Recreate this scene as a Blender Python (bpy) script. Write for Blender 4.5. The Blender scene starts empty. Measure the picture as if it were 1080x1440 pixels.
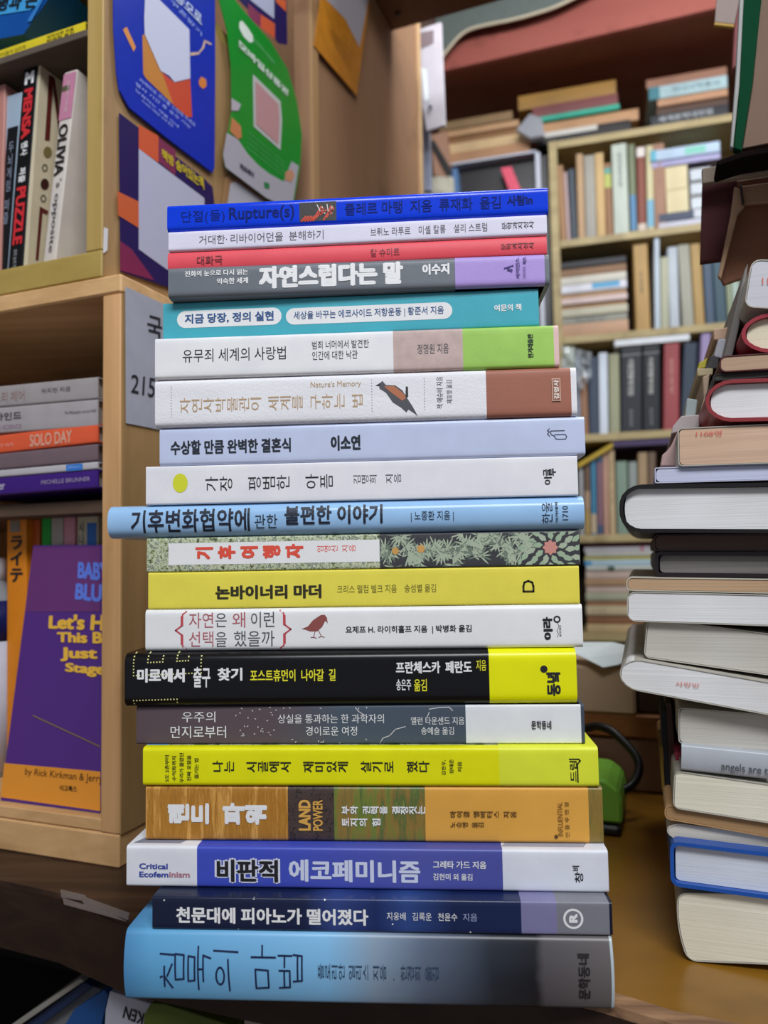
import bpy, bmesh, math, random
from mathutils import Vector, Matrix
random.seed(7)
V = Vector
R_ = math.radians
scene = bpy.context.scene
col = scene.collection

# ---------------------------------------------------------------- camera
FPX = 1060.0
YAW, PITCH, ROLL = R_(3.8), R_(3.4), R_(1.0)
EYE_Z = 0.187
EYE = V((0.0, -0.345, EYE_Z))
fwd = V((-math.sin(YAW) * math.cos(PITCH), math.cos(YAW) * math.cos(PITCH), math.sin(PITCH)))
r0 = V((math.cos(YAW), math.sin(YAW), 0))
u0 = r0.cross(fwd)
RT = r0 * math.cos(ROLL) - u0 * math.sin(ROLL)
UP = RT.cross(fwd)
cam_d = bpy.data.cameras.new('camera')
cam = bpy.data.objects.new('camera', cam_d)
col.objects.link(cam)
cam.matrix_world = Matrix((
    (RT.x, UP.x, -fwd.x, EYE.x), (RT.y, UP.y, -fwd.y, EYE.y), (RT.z, UP.z, -fwd.z, EYE.z), (0, 0, 0, 1)))
cam_d.sensor_fit = 'VERTICAL'
cam_d.sensor_height = 24.0
cam_d.lens = 24.0 * FPX / 1440.0
cam_d.clip_start = 0.01
cam_d.dof.use_dof = True
cam_d.dof.focus_distance = 0.35
cam_d.dof.aperture_fstop = 6.0
scene.camera = cam

# ---------------------------------------------------------------- world, lights, exposure
w = bpy.data.worlds.new('room_light'); scene.world = w; w.use_nodes = True
w.node_tree.nodes['Background'].inputs[0].default_value = (0.80, 0.87, 1.0, 1)
w.node_tree.nodes['Background'].inputs[1].default_value = 0.35
def area(name, loc, target, size, power, color=(1, 1, 1), sy=None):
    l = bpy.data.lights.new(name, 'AREA'); l.energy = power; l.color = color; l.size = size
    if sy: l.shape = 'RECTANGLE'; l.size_y = sy
    o = bpy.data.objects.new(name, l); col.objects.link(o); o.location = loc
    o.rotation_euler = (V(target) - V(loc)).to_track_quat('-Z', 'Y').to_euler()
    return o
area('ceiling_lamp_near', (0.15, -0.95, 1.25), (0, 0, 0.15), 0.9, 19.5, (0.93, 0.96, 1.0), 0.35)
area('ceiling_lamp_far', (0.45, 0.55, 1.44), (0.6, 1.5, 0.35), 0.9, 14, (0.93, 0.96, 1.0), 0.3)
area('fill_light_middle', (0.30, 0.22, 1.42), (0.30, 0.42, 0.0), 0.6, 5, (0.93, 0.96, 1.0), 0.2)  # fill light added to brighten the back of the table
scene.view_settings.view_transform = 'Standard'
scene.view_settings.look = 'None'
scene.view_settings.exposure = 0.0
scene.view_settings.gamma = 1.0
scene.view_settings.use_curve_mapping = False

# ---------------------------------------------------------------- picture measurements -> places in the room
def ray(px, py):
    return (fwd + RT * ((px - 540) / FPX) - UP * ((py - 720) / FPX))
def hit(px, py, p0, n):
    d = ray(px, py)
    return EYE + d * ((p0 - EYE).dot(n) / d.dot(n))
def hit_z(px, py, z):
    return hit(px, py, V((0, 0, z)), V((0, 0, 1)))
class Frame:
    """an upright set of axes turned about Z: u to the right, v away from the viewer"""
    def __init__(s, o, deg):
        a = R_(deg); s.o = V(o)
        s.u = V((math.cos(a), math.sin(a), 0)); s.v = V((-math.sin(a), math.cos(a), 0)); s.z = V((0, 0, 1))
    def w(s, u, v, z): return s.o + s.u * u + s.v * v + s.z * z
    def front(s, px, py, d=0): return hit(px, py, s.o + s.v * d, s.v)
    def side(s, px, py, u=0): return hit(px, py, s.o + s.u * u, s.u)
    def loc(s, p):
        q = p - s.o; return V((q.dot(s.u), q.dot(s.v), q.z))

# ---------------------------------------------------------------- materials
def lin(h, k=1.0):
    out = []
    for i in (0, 2, 4):
        c = int(h[i:i + 2], 16) / 255.0
        c = c / 12.92 if c <= 0.04045 else ((c + 0.055) / 1.055) ** 2.4
        out.append(min(0.88, c * k))
    return (*out, 1)
_m = {}
def nodes(name, rough, spec=0.5):
    m = bpy.data.materials.new(name); m.use_nodes = True
    b = m.node_tree.nodes['Principled BSDF']
    b.inputs['Roughness'].default_value = rough
    b.inputs['Specular IOR Level'].default_value = spec
    return m, m.node_tree, b
def N(nt, t, **kw):
    n = nt.nodes.new(t)
    for k, v in kw.items():
        if k.startswith('i_'): n.inputs[k[2:].replace('_', ' ')].default_value = v
        else: setattr(n, k, v)
    return n
def coords(nt, scale, rot=0.0):
    tc = N(nt, 'ShaderNodeTexCoord'); mp = N(nt, 'ShaderNodeMapping')
    mp.inputs['Scale'].default_value = scale; mp.inputs['Rotation'].default_value = (0, 0, rot)
    nt.links.new(tc.outputs['Object'], mp.inputs['Vector']); return mp.outputs[0]
def ramp(nt, stops):
    r = N(nt, 'ShaderNodeValToRGB'); e = r.color_ramp.elements
    while len(e) < len(stops): e.new(0.5)
    for i, (p, c) in enumerate(stops): e[i].position = p; e[i].color = c
    return r
def paper(h, rough=0.45, k=1.2, var=0.05, bump=0.02, spec=0.35, scale=(60, 60, 60)):
    """printed card or paper: one ink colour with a faint mottling and fine relief"""
    key = ('p', h, rough, k, var, scale)
    if key in _m: return _m[key]
    m, nt, b = nodes('card_' + h, rough, spec); c = lin(h, k)
    n = N(nt, 'ShaderNodeTexNoise', i_Scale=1.0, i_Detail=3.0); nt.links.new(coords(nt, scale), n.inputs['Vector'])
    r = ramp(nt, [(0.3, (*[x * (1 - var) for x in c[:3]], 1)), (0.7, (*[min(.9, x * (1 + var)) for x in c[:3]], 1))])
    nt.links.new(n.outputs['Fac'], r.inputs[0]); nt.links.new(r.outputs[0], b.inputs['Base Color'])
    if bump:
        bp = N(nt, 'ShaderNodeBump', i_Strength=bump * 4, i_Distance=0.0005)
        n2 = N(nt, 'ShaderNodeTexNoise', i_Scale=900.0); nt.links.new(coords(nt, (1, 1, 1)), n2.inputs['Vector'])
        nt.links.new(n2.outputs['Fac'], bp.inputs['Height']); nt.links.new(bp.outputs[0], b.inputs['Normal'])
    _m[key] = m; return m
def ink(h, rough=0.5, k=1.1, metal=0.0):
    key = ('i', h, rough, k, metal)
    if key in _m: return _m[key]
    m, nt, b = nodes('ink_' + h, rough); b.inputs['Base Color'].default_value = lin(h, k)
    b.inputs['Metallic'].default_value = metal
    _m[key] = m; return m
def edges(h, axis='z', k=1.15, dark=0.78, n=700):
    """cut page edges: thin lines running with the sheets"""
    key = ('e', h, axis, k, dark, n)
    if key in _m: return _m[key]
    m, nt, b = nodes('page_edge_' + h, 0.85, 0.2); c = lin(h, k)
    sc = {'z': (5, 5, n), 'x': (n, 5, 5)}[axis]
    t = N(nt, 'ShaderNodeTexNoise', i_Scale=1.0, i_Detail=4.0, i_Roughness=0.7); nt.links.new(coords(nt, sc), t.inputs['Vector'])
    r = ramp(nt, [(0.3, (*[x * dark for x in c[:3]], 1)), (0.55, c)])
    nt.links.new(t.outputs['Fac'], r.inputs[0])
    t2 = N(nt, 'ShaderNodeTexNoise', i_Scale=18.0, i_Detail=2.0); nt.links.new(coords(nt, (1, 1, 1)), t2.inputs['Vector'])
    r2 = ramp(nt, [(0.3, (0.86, 0.84, 0.8, 1)), (0.65, (1, 1, 1, 1))]); nt.links.new(t2.outputs['Fac'], r2.inputs[0])
    mx = N(nt, 'ShaderNodeMix', data_type='RGBA', blend_type='MULTIPLY'); mx.inputs[0].default_value = 1.0
    nt.links.new(r.outputs[0], mx.inputs[6]); nt.links.new(r2.outputs[0], mx.inputs[7]); nt.links.new(mx.outputs[2], b.inputs['Base Color'])
    bp = N(nt, 'ShaderNodeBump', i_Strength=0.5, i_Distance=0.0004)
    nt.links.new(t.outputs['Fac'], bp.inputs['Height']); nt.links.new(bp.outputs[0], b.inputs['Normal'])
    _m[key] = m; return m
def wood(h1, h2, grain='z', rough=0.5, rot=0.0, k=1.2, fine=70, long=4.0, spec=0.4):
    key = ('w', h1, h2, grain, rough, rot, k, fine)
    if key in _m: return _m[key]
    m, nt, b = nodes('wood_' + h1, rough, spec)
    sc = {'z': (fine, fine, long), 'x': (long, fine, fine), 'y': (fine, long, fine)}[grain]
    t = N(nt, 'ShaderNodeTexNoise', i_Scale=1.0, i_Detail=5.0, i_Roughness=0.6, i_Distortion=0.5)
    nt.links.new(coords(nt, sc, rot), t.inputs['Vector'])
    r = ramp(nt, [(0.3, lin(h1, k)), (0.7, lin(h2, k))]); nt.links.new(t.outputs['Fac'], r.inputs[0])
    t2 = N(nt, 'ShaderNodeTexNoise', i_Scale=14.0, i_Detail=3.0); nt.links.new(coords(nt, (1, 1, 1)), t2.inputs['Vector'])
    r2 = ramp(nt, [(0.28, (0.55, 0.5, 0.45, 1)), (0.42, (1, 1, 1, 1))]); nt.links.new(t2.outputs['Fac'], r2.inputs[0])
    mx = N(nt, 'ShaderNodeMix', data_type='RGBA', blend_type='MULTIPLY'); mx.inputs[0].default_value = 0.6
    nt.links.new(r.outputs[0], mx.inputs[6]); nt.links.new(r2.outputs[0], mx.inputs[7]); nt.links.new(mx.outputs[2], b.inputs['Base Color'])
    bp = N(nt, 'ShaderNodeBump', i_Strength=0.15, i_Distance=0.001)
    nt.links.new(t.outputs['Fac'], bp.inputs['Height']); nt.links.new(bp.outputs[0], b.inputs['Normal'])
    _m[key] = m; return m
def speckle(name, cols, scale=300.0, rough=0.5, stretch=(1, 1, 1), detail=2.0, lo=0.3, hi=0.7):
    key = ('s', name)
    if key in _m: return _m[key]
    m, nt, b = nodes(name, rough)
    t = N(nt, 'ShaderNodeTexNoise', i_Scale=scale, i_Detail=detail, i_Roughness=0.7); nt.links.new(coords(nt, stretch), t.inputs['Vector'])
    n = len(cols); r = ramp(nt, [(lo + (hi - lo) * i / (n - 1), lin(c, 1.15)) for i, c in enumerate(cols)])
    nt.links.new(t.outputs['Fac'], r.inputs[0]); nt.links.new(r.outputs[0], b.inputs['Base Color'])
    _m[key] = m; return m
def along(name, width, stops, rough=0.4, noise=0.12, nscale=(14, 14, 14)):
    """an ink gradient printed along a cover, in the cover's own X"""
    key = ('g', name)
    if key in _m: return _m[key]
    m, nt, b = nodes(name, rough)
    tc = N(nt, 'ShaderNodeTexCoord'); sx = N(nt, 'ShaderNodeSeparateXYZ'); nt.links.new(tc.outputs['Object'], sx.inputs[0])
    t = N(nt, 'ShaderNodeTexNoise', i_Scale=1.0, i_Detail=4.0); nt.links.new(coords(nt, nscale), t.inputs['Vector'])
    a = N(nt, 'ShaderNodeMath', operation='MULTIPLY_ADD'); a.inputs[1].default_value = noise; a.inputs[2].default_value = 0.5 - noise / 2
    nt.links.new(t.outputs['Fac'], a.inputs[0])
    d = N(nt, 'ShaderNodeMath', operation='MULTIPLY_ADD'); d.inputs[1].default_value = 1.0 / width
    nt.links.new(sx.outputs[0], d.inputs[0]); nt.links.new(a.outputs[0], d.inputs[2])
    r = ramp(nt, [(p, lin(c, 1.15)) for p, c in stops]); nt.links.new(d.outputs[0], r.inputs[0])
    nt.links.new(r.outputs[0], b.inputs['Base Color']); _m[key] = m; return m
def clear(name, tint=(0.9, 0.93, 0.95, 1), alpha=0.25, rough=0.08):
    m, nt, b = nodes(name, rough, 0.8); b.inputs['Base Color'].default_value = tint; b.inputs['Alpha'].default_value = alpha
    return m

# ---------------------------------------------------------------- building blocks (everything is worked out in room coordinates)
def wloc(o):
    p = V((0, 0, 0))
    while o: p = p + o.location; o = o.parent
    return p
def thing(name, label, cat, loc, group=None):
    o = bpy.data.objects.new(name, None); col.objects.link(o); o.location = loc; o.empty_display_size = 0.01
    o['label'] = label; o['category'] = cat
    if group: o['group'] = group
    return o
def tag(o, label=None, cat=None, group=None, kind=None):
    if label: o['label'] = label
    if cat: o['category'] = cat
    if group: o['group'] = group
    if kind: o['kind'] = kind
    return o
def put(name, verts, faces, mats, parent=None, fm=None, smooth=False, bevel=0.0, seg=1):
    if not isinstance(mats, (list, tuple)): mats = [mats]
    verts = [V(v) for v in verts]
    if parent: base = wloc(parent)
    else:
        lo = V([min(v[i] for v in verts) for i in range(3)]); hi = V([max(v[i] for v in verts) for i in range(3)])
        base = V(((lo.x + hi.x) / 2, (lo.y + hi.y) / 2, lo.z))
    me = bpy.data.meshes.new(name); me.from_pydata([v - base for v in verts], [], faces)
    for m in mats: me.materials.append(m)
    if fm:
        for p, i in zip(me.polygons, fm): p.material_index = i
    me.validate(); me.update()
    bm = bmesh.new(); bm.from_mesh(me); bmesh.ops.recalc_face_normals(bm, faces=bm.faces); bm.to_mesh(me); bm.free()
    if smooth:
        for p in me.polygons: p.use_smooth = True
    o = bpy.data.objects.new(name, me); col.objects.link(o)
    if parent: o.parent = parent
    else: o.location = base
    if bevel:
        b = o.modifiers.new('bevel', 'BEVEL'); b.width = bevel; b.segments = seg; b.limit_method = 'ANGLE'
    return o
BOXF = [(0, 1, 2, 3), (4, 7, 6, 5), (0, 4, 5, 1), (1, 5, 6, 2), (2, 6, 7, 3), (3, 7, 4, 0)]
def box_axes(name, O, a, b, c, mat, parent=None, bevel=0.0, seg=1):
    vs = [O, O + a, O + a + b, O + b]; vs += [p + c for p in vs]
    return put(name, vs, BOXF, mat, parent, bevel=bevel, seg=seg)
def fbox(name, fr, u0_, u1, v0, v1, z0, z1, mat, parent=None, bevel=0.0005, seg=1):
    return box_axes(name, fr.w(u0_, v0, z0), fr.u * (u1 - u0_), fr.v * (v1 - v0), V((0, 0, z1 - z0)), mat, parent, bevel, seg)
def prism(name, pts, vec, mat, parent=None, bevel=0.0, fm=None):
    n = len(pts); vs = [V(p) for p in pts] + [V(p) + vec for p in pts]
    fs = [tuple(range(n)), tuple(range(2 * n - 1, n - 1, -1))] + [(i, (i + 1) % n, n + (i + 1) % n, n + i) for i in range(n)]
    return put(name, vs, fs, mat, parent, bevel=bevel, fm=fm)
def tube(name, pts, r, mat, parent=None, n=8, fine=1):
    pts = [V(p) for p in pts]
    if fine > 1:
        q = [pts[0]] + pts + [pts[-1]]; out = []
        for i in range(1, len(q) - 2):
            for k in range(fine):
                t = k / fine; a, b, c, d = q[i - 1:i + 3]
                out.append(((b * 2) + (c - a) * t + (a * 2 - b * 5 + c * 4 - d) * t * t + (b * 3 - a - c * 3 + d) * t ** 3) * .5)
        pts = out + [pts[-1]]
    vs = []; fs = []
    for i, p in enumerate(pts):
        t = (pts[min(i + 1, len(pts) - 1)] - pts[max(i - 1, 0)]).normalized()
        a = t.cross(V((0.13, 0.2, 1))).normalized(); b = t.cross(a)
        rr = r[i] if isinstance(r, (list, tuple)) else r
        vs += [p + (a * math.cos(k * 2 * math.pi / n) + b * math.sin(k * 2 * math.pi / n)) * rr for k in range(n)]
    for i in range(len(pts) - 1):
        fs += [(i * n + k, i * n + (k + 1) % n, (i + 1) * n + (k + 1) % n, (i + 1) * n + k) for k in range(n)]
    fs += [tuple(range(n)), tuple(range(len(vs) - n, len(vs)))]
    return put(name, vs, fs, mat, parent, smooth=True)

# -- lettering: each Korean character is kept as its outline, other letters use the built-in typeface;
#    both become flat meshes laid on a surface
# character code -> closed outlines, x, y, x, y ... in 1/200 of the type size
OUTLINES = {
183: ((26,81,34,77,38,69,34,61,26,57,18,61,14,69,18,77),),
12452: ((173,144,159,157,135,132,105,110,66,89,17,72,25,57,66,72,101,89,101,15,101,3,100,-6,120,-6,119,3,119,15,119,100,148,121),),
12486: ((43,148,52,147,61,147,102,147,142,147,151,147,161,148,161,131,151,132,142,132,102,132,61,132,52,132,43,131), (19,98,27,97,36,97,102,97,167,97,175,97,183,98,183,81,175,81,167,82,113,82,110,52,101,27,85,7,62,-10,47,1,69,14,85,32,94,55,96,82,36,82,28,82,19,81),),
12521: ((46,149,55,148,64,148,103,148,143,148,152,148,161,149,161,132,153,133,143,133,103,133,64,133,55,133,46,132), (176,96,164,103,160,102,153,102,100,102,48,102,39,102,28,103,28,86,39,87,48,87,102,87,154,87,145,64,130,43,99,20,60,6,72,-8,110,7,144,34,162,61,173,90,174,93),),
44032: ((132,165,149,165,149,92,178,92,178,78,149,78,149,-15,132,-15), (19,146,102,146,83,74,20,19,11,32,64,75,86,132,19,132),),
44036: ((134,165,150,165,150,111,177,111,177,97,150,97,150,33,134,33), (38,47,54,47,54,2,158,2,158,-12,38,-12), (18,151,102,151,79,91,17,54,10,67,62,96,84,138,18,138),),
44040: ((134,165,150,165,150,125,177,125,177,111,150,111,150,73,134,73), (18,157,102,157,79,100,17,69,10,83,62,106,83,143,18,143), (150,65,36,65,36,52,134,52,134,33,36,33,36,0,36,-14,157,-14,157,0,52,0,52,20,150,20),),
44060: ((163,165,147,165,147,93,123,93,123,161,107,161,107,-7,123,-7,123,79,147,79,147,-16,163,-16), (17,142,87,142,73,76,20,23,10,35,55,76,71,128,17,128),),
44144: ((159,165,142,165,142,93,100,93,100,79,142,79,142,-16,159,-16), (18,146,100,146,82,74,19,19,10,32,64,75,84,132,18,132),),
44172: ((148,165,164,165,164,-16,148,-16), (126,161,110,161,110,91,79,91,85,116,87,142,18,142,18,129,71,129,54,77,10,35,20,23,52,48,73,78,110,78,110,-6,126,-6),),
44200: ((159,166,142,166,142,116,98,116,100,131,101,146,18,146,18,132,84,132,64,75,10,32,19,19,69,56,95,102,142,102,142,67,92,67,92,54,142,54,142,-15,159,-15),),
44204: ((159,165,142,165,142,128,102,128,104,139,105,151,22,151,22,138,87,138,64,95,13,66,20,52,68,77,97,114,142,114,142,87,95,87,95,74,142,74,142,31,159,31), (44,44,61,44,61,2,163,2,163,-12,44,-12),),
44208: ((159,165,142,165,142,139,101,139,103,148,103,156,22,156,22,143,85,143,64,106,13,83,19,69,69,91,98,126,142,126,142,105,95,105,95,92,142,92,142,73,159,73), (159,65,42,65,42,51,142,51,142,33,43,33,43,0,43,-14,165,-14,165,0,59,0,59,20,159,20),),
44221: ((100,55,144,46,160,20,144,-5,100,-15,56,-5,40,20,56,46), (100,42,68,36,56,20,68,4,100,-1,132,4,143,20,132,36), (159,165,142,165,142,132,101,132,103,142,103,152,22,152,22,138,85,138,64,97,12,70,19,57,68,81,97,119,142,119,142,94,95,94,95,81,142,81,142,57,159,57),),
44228: ((148,165,164,165,164,-16,148,-16), (127,161,111,161,111,115,85,115,87,129,87,142,18,142,18,129,71,129,54,77,10,35,20,23,60,59,82,102,111,102,111,70,79,70,79,56,111,56,111,-6,127,-6),),
44256: ((27,147,154,147,154,129,153,93,147,46,131,48,137,93,137,129,137,134,27,134), (74,88,90,88,90,24,173,24,173,10,10,10,10,24,74,24),),
44264: ((29,158,153,158,153,146,152,127,149,103,133,105,136,127,136,145,29,145), (77,125,94,125,94,93,173,93,173,80,10,80,10,93,77,93), (153,63,29,63,29,50,137,50,137,32,30,32,30,0,30,-13,158,-13,158,0,46,0,46,20,153,20),),
44277: ((91,51,137,42,154,18,137,-6,91,-15,45,-6,28,18,45,42), (91,38,57,33,45,18,57,3,91,-2,125,3,138,18,125,33), (29,156,153,156,153,141,152,118,148,93,131,95,136,120,136,141,136,143,29,143), (77,116,94,116,94,81,173,81,173,68,10,68,10,81,77,81),),
44284: ((18,146,109,146,109,136,109,107,104,64,88,65,92,105,93,132,18,132), (63,94,46,94,46,38,8,38,10,24,64,25,122,31,121,43,92,40,63,39), (132,165,149,165,149,90,177,90,177,76,149,76,149,-16,132,-16),),
44288: ((20,151,109,151,109,142,109,119,105,88,88,90,92,117,93,138,20,138), (63,111,47,111,47,72,27,72,9,72,11,58,65,59,123,65,122,77,93,74,63,73), (134,165,151,165,151,107,177,107,177,93,151,93,151,29,134,29), (36,42,53,42,53,2,157,2,157,-12,36,-12),),
44396: ((152,154,30,154,30,140,136,140,136,138,135,110,130,76,10,76,10,62,83,62,83,-16,100,-16,100,62,173,62,173,76,147,76,151,110,152,138),),
44397: ((153,157,31,157,31,143,136,143,136,121,132,92,10,92,10,79,83,79,83,46,27,46,27,32,137,32,137,-16,154,-16,154,46,100,46,100,79,174,79,174,92,148,92,152,121,153,144),),
44428: ((159,165,142,165,142,67,103,67,103,54,142,54,142,29,159,29), (25,154,109,154,109,147,109,127,105,97,116,98,126,100,127,88,102,84,76,82,76,40,60,40,60,81,34,80,11,80,9,94,47,94,89,96,92,122,93,141,25,141), (35,44,52,44,52,2,163,2,163,-12,35,-12),),
44536: ((10,25,173,25,173,11,10,11), (28,146,152,146,152,128,151,90,145,40,128,42,134,90,135,128,135,133,28,133),),
44537: ((27,49,154,49,154,-16,137,-16,137,35,27,35), (153,157,31,157,31,143,136,143,136,120,132,89,10,89,10,76,174,76,174,89,148,89,152,120,153,144),),
44540: ((153,155,31,155,31,141,136,141,136,141,136,115,131,82,10,82,10,69,174,69,174,82,148,82,152,115,153,141), (32,48,48,48,48,2,158,2,158,-11,32,-11),),
44544: ((153,158,31,158,31,144,136,144,136,124,132,98,10,98,10,85,174,85,174,98,149,98,152,125,153,146), (153,67,29,67,29,53,137,53,137,34,30,34,30,0,30,-13,158,-13,158,0,46,0,46,21,153,21),),
44552: ((30,51,30,-13,153,-13,153,51), (137,38,46,38,46,0,137,0), (153,156,31,156,31,142,136,142,136,119,131,89,10,89,10,76,174,76,174,89,148,89,152,119,153,142),),
44592: ((142,165,158,165,158,-16,142,-16), (21,146,105,146,86,73,21,18,12,32,67,74,88,132,21,132),),
44600: ((142,165,158,165,158,73,142,73), (22,157,104,157,82,100,19,69,13,83,66,106,86,143,22,143), (158,64,41,64,41,51,142,51,142,33,42,33,42,-1,42,-14,164,-14,164,-1,58,-1,58,20,158,20),),
44608: ((142,165,158,165,158,63,142,63), (41,54,41,-13,158,-13,158,54), (142,41,58,41,58,0,142,0), (22,154,105,154,81,96,19,61,12,74,65,100,87,140,22,140),),
44620: ((135,165,152,165,152,91,179,91,179,77,152,77,152,-16,135,-16), (15,146,64,146,56,82,22,25,9,35,38,80,49,132,15,132), (70,146,114,146,106,78,74,13,61,22,89,75,98,132,70,132),),
44984: ((82,153,23,153,23,139,65,139,64,114,56,78,10,78,10,64,83,64,83,-16,100,-16,100,64,173,64,173,78,148,78,154,118,155,145,155,153,95,153,95,139,139,139,137,114,132,78,73,78,81,121,82,147),),
45208: ((132,165,149,165,149,93,178,93,178,79,149,79,149,-15,132,-15), (34,148,17,148,17,44,17,30,32,30,73,32,118,38,116,52,73,46,34,44),),
45209: ((33,51,150,51,150,-16,134,-16,134,38,33,38), (134,165,150,165,150,121,177,121,177,107,150,107,150,61,134,61), (35,155,19,155,19,88,19,74,33,74,74,76,117,82,115,96,74,90,35,88),),
45236: ((163,165,147,165,147,92,122,92,122,161,106,161,106,-6,122,-6,122,78,147,78,147,-16,163,-16), (35,144,19,144,19,46,19,31,30,31,61,32,95,37,93,52,63,47,35,46),),
45320: ((159,165,142,165,142,106,87,106,87,92,142,92,142,-16,159,-16), (36,145,20,145,20,42,20,28,34,28,75,30,117,35,115,49,76,44,36,42),),
45348: ((148,165,164,165,164,-16,148,-16), (109,161,125,161,125,-6,109,-6,109,91,69,91,69,105,109,105), (35,146,19,146,19,45,19,30,30,30,62,31,96,36,94,50,64,46,35,45),),
45400: ((159,165,142,165,142,145,91,145,91,132,142,132,142,113,91,113,91,101,142,101,142,61,159,61), (37,155,21,155,21,82,21,68,34,68,76,69,113,74,111,88,76,83,37,82), (38,52,159,52,159,-15,142,-15,142,11,36,5,33,19,142,23,142,39,38,39),),
45432: ((30,150,47,150,47,83,155,83,155,70,100,70,100,21,174,21,174,8,10,8,10,21,83,21,83,70,30,70),),
45436: ((48,159,32,159,32,97,84,97,84,71,10,71,10,57,174,57,174,71,100,71,100,97,155,97,155,110,48,110), (31,42,47,42,47,2,156,2,156,-12,31,-12),),
45516: ((141,165,158,165,158,-16,141,-16), (25,148,41,148,41,91,118,91,118,78,79,78,79,39,105,40,129,43,130,30,70,25,13,24,11,37,36,38,63,38,63,78,25,78),),
45576: ((32,159,49,159,49,111,155,111,155,97,32,97), (10,76,174,76,174,63,101,63,101,25,85,25,85,63,10,63), (31,41,47,41,47,2,156,2,156,-12,31,-12),),
45716: ((10,73,174,73,174,60,10,60), (32,159,48,159,48,111,155,111,155,98,32,98), (31,42,47,42,47,2,156,2,156,-11,31,-11),),
45733: ((10,81,174,81,174,67,10,67), (92,51,137,42,153,18,137,-6,92,-15,46,-6,30,18,46,42), (92,38,58,33,46,18,58,3,92,-2,125,3,137,18,125,33), (32,162,49,162,49,115,155,115,155,102,32,102),),
45768: ((142,165,158,165,158,-16,142,-16), (38,148,21,148,21,45,21,31,36,31,79,33,125,40,123,54,79,47,38,45),),
45796: ((132,165,149,165,149,94,179,94,179,80,149,80,149,-16,132,-16), (18,148,18,29,32,29,77,31,118,35,116,50,77,45,34,43,34,134,102,134,102,148),),
45800: ((134,165,150,165,150,112,177,112,177,98,150,98,150,34,134,34), (38,48,54,48,54,2,158,2,158,-12,38,-12), (18,150,18,66,32,66,79,68,117,73,115,86,79,81,35,80,35,136,98,136,98,150),),
45817: ((93,54,136,45,152,19,136,-6,93,-15,49,-6,33,19,49,45), (93,41,61,35,49,19,61,4,93,-2,124,4,136,19,124,35), (134,165,151,165,151,118,177,118,177,105,151,105,151,58,134,58), (18,152,18,72,32,72,79,73,117,78,115,92,79,87,34,86,34,138,98,138,98,152),),
45824: ((163,165,148,165,148,93,122,93,122,161,107,161,107,-6,122,-6,122,79,148,79,148,-16,163,-16), (16,143,16,29,28,29,64,30,95,34,94,48,65,44,33,43,33,130,84,130,84,143),),
45908: ((159,165,142,165,142,100,91,100,91,86,142,86,142,-16,159,-16), (19,148,19,29,33,29,77,30,115,35,113,49,77,44,36,43,36,134,101,134,101,148),),
45912: ((159,165,142,165,142,115,91,115,91,102,142,102,142,33,159,33), (20,150,20,60,34,60,78,61,115,66,113,79,78,75,37,73,37,137,103,137,103,150), (43,43,60,43,60,1,164,1,164,-13,43,-13),),
45936: ((148,165,164,165,164,-16,148,-16), (111,161,127,161,127,-6,111,-6,111,83,72,83,72,96,111,96), (17,143,17,28,28,28,65,29,95,33,94,47,66,43,33,42,33,130,85,130,85,143),),
46020: ((31,151,31,67,83,67,83,21,10,21,10,7,174,7,174,21,100,21,100,67,155,67,155,81,47,81,47,137,153,137,153,151),),
46021: ((28,44,153,44,153,-17,137,-17,137,31,28,31), (31,158,31,97,83,97,83,75,10,75,10,62,173,62,173,75,100,75,100,97,155,97,155,110,47,110,47,145,153,145,153,158),),
46041: ((92,50,137,41,153,17,137,-7,92,-15,46,-7,30,17,46,41), (92,37,58,32,46,17,58,3,92,-2,125,3,137,17,125,32), (31,157,31,97,84,97,84,76,10,76,10,63,174,63,174,76,100,76,100,97,154,97,154,110,47,110,47,144,153,144,153,157),),
46160: ((32,155,32,85,153,85,153,98,49,98,49,141,151,141,151,155), (10,61,174,61,174,47,100,47,100,-15,83,-15,83,47,10,47),),
46300: ((10,23,174,23,174,9,10,9), (31,149,31,65,155,65,155,79,47,79,47,135,153,135,153,149),),
46308: ((10,90,174,90,174,76,10,76), (32,159,32,104,154,104,154,118,48,118,48,146,152,146,152,159), (152,61,30,61,30,48,136,48,136,31,30,31,30,0,30,-13,158,-13,158,0,46,0,46,18,152,18),),
46310: ((10,88,173,88,173,75,10,75), (97,59,97,-14,155,-14,155,59), (141,47,111,47,111,-1,141,-1), (31,160,31,103,154,103,154,117,48,117,48,147,153,147,153,160), (85,59,27,59,27,47,70,47,70,30,28,30,28,-1,28,-14,37,-14,68,-13,91,-10,90,2,69,0,43,-1,43,18,85,18),),
46504: ((15,155,15,80,23,80,41,80,64,83,62,97,46,94,31,93,31,141,60,141,60,155), (161,165,144,165,144,126,111,126,111,113,144,113,144,72,161,72), (70,155,70,80,79,80,105,80,129,84,127,97,107,94,87,93,87,141,120,141,120,155), (161,63,40,63,40,50,144,50,144,32,40,32,40,0,40,-13,167,-13,167,0,57,0,57,20,161,20),),
46972: ((133,165,149,165,149,94,179,94,179,80,149,80,149,-16,133,-16), (17,149,99,149,99,84,34,84,34,42,77,43,117,48,118,34,77,29,32,28,17,28,17,97,82,97,82,135,17,135),),
46976: ((134,165,150,165,150,110,177,110,177,96,150,96,150,32,134,32), (39,42,56,42,56,2,159,2,159,-12,39,-12), (17,153,99,153,99,102,34,102,34,74,77,75,116,80,118,66,77,61,32,60,18,60,18,114,83,114,83,140,17,140),),
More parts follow.
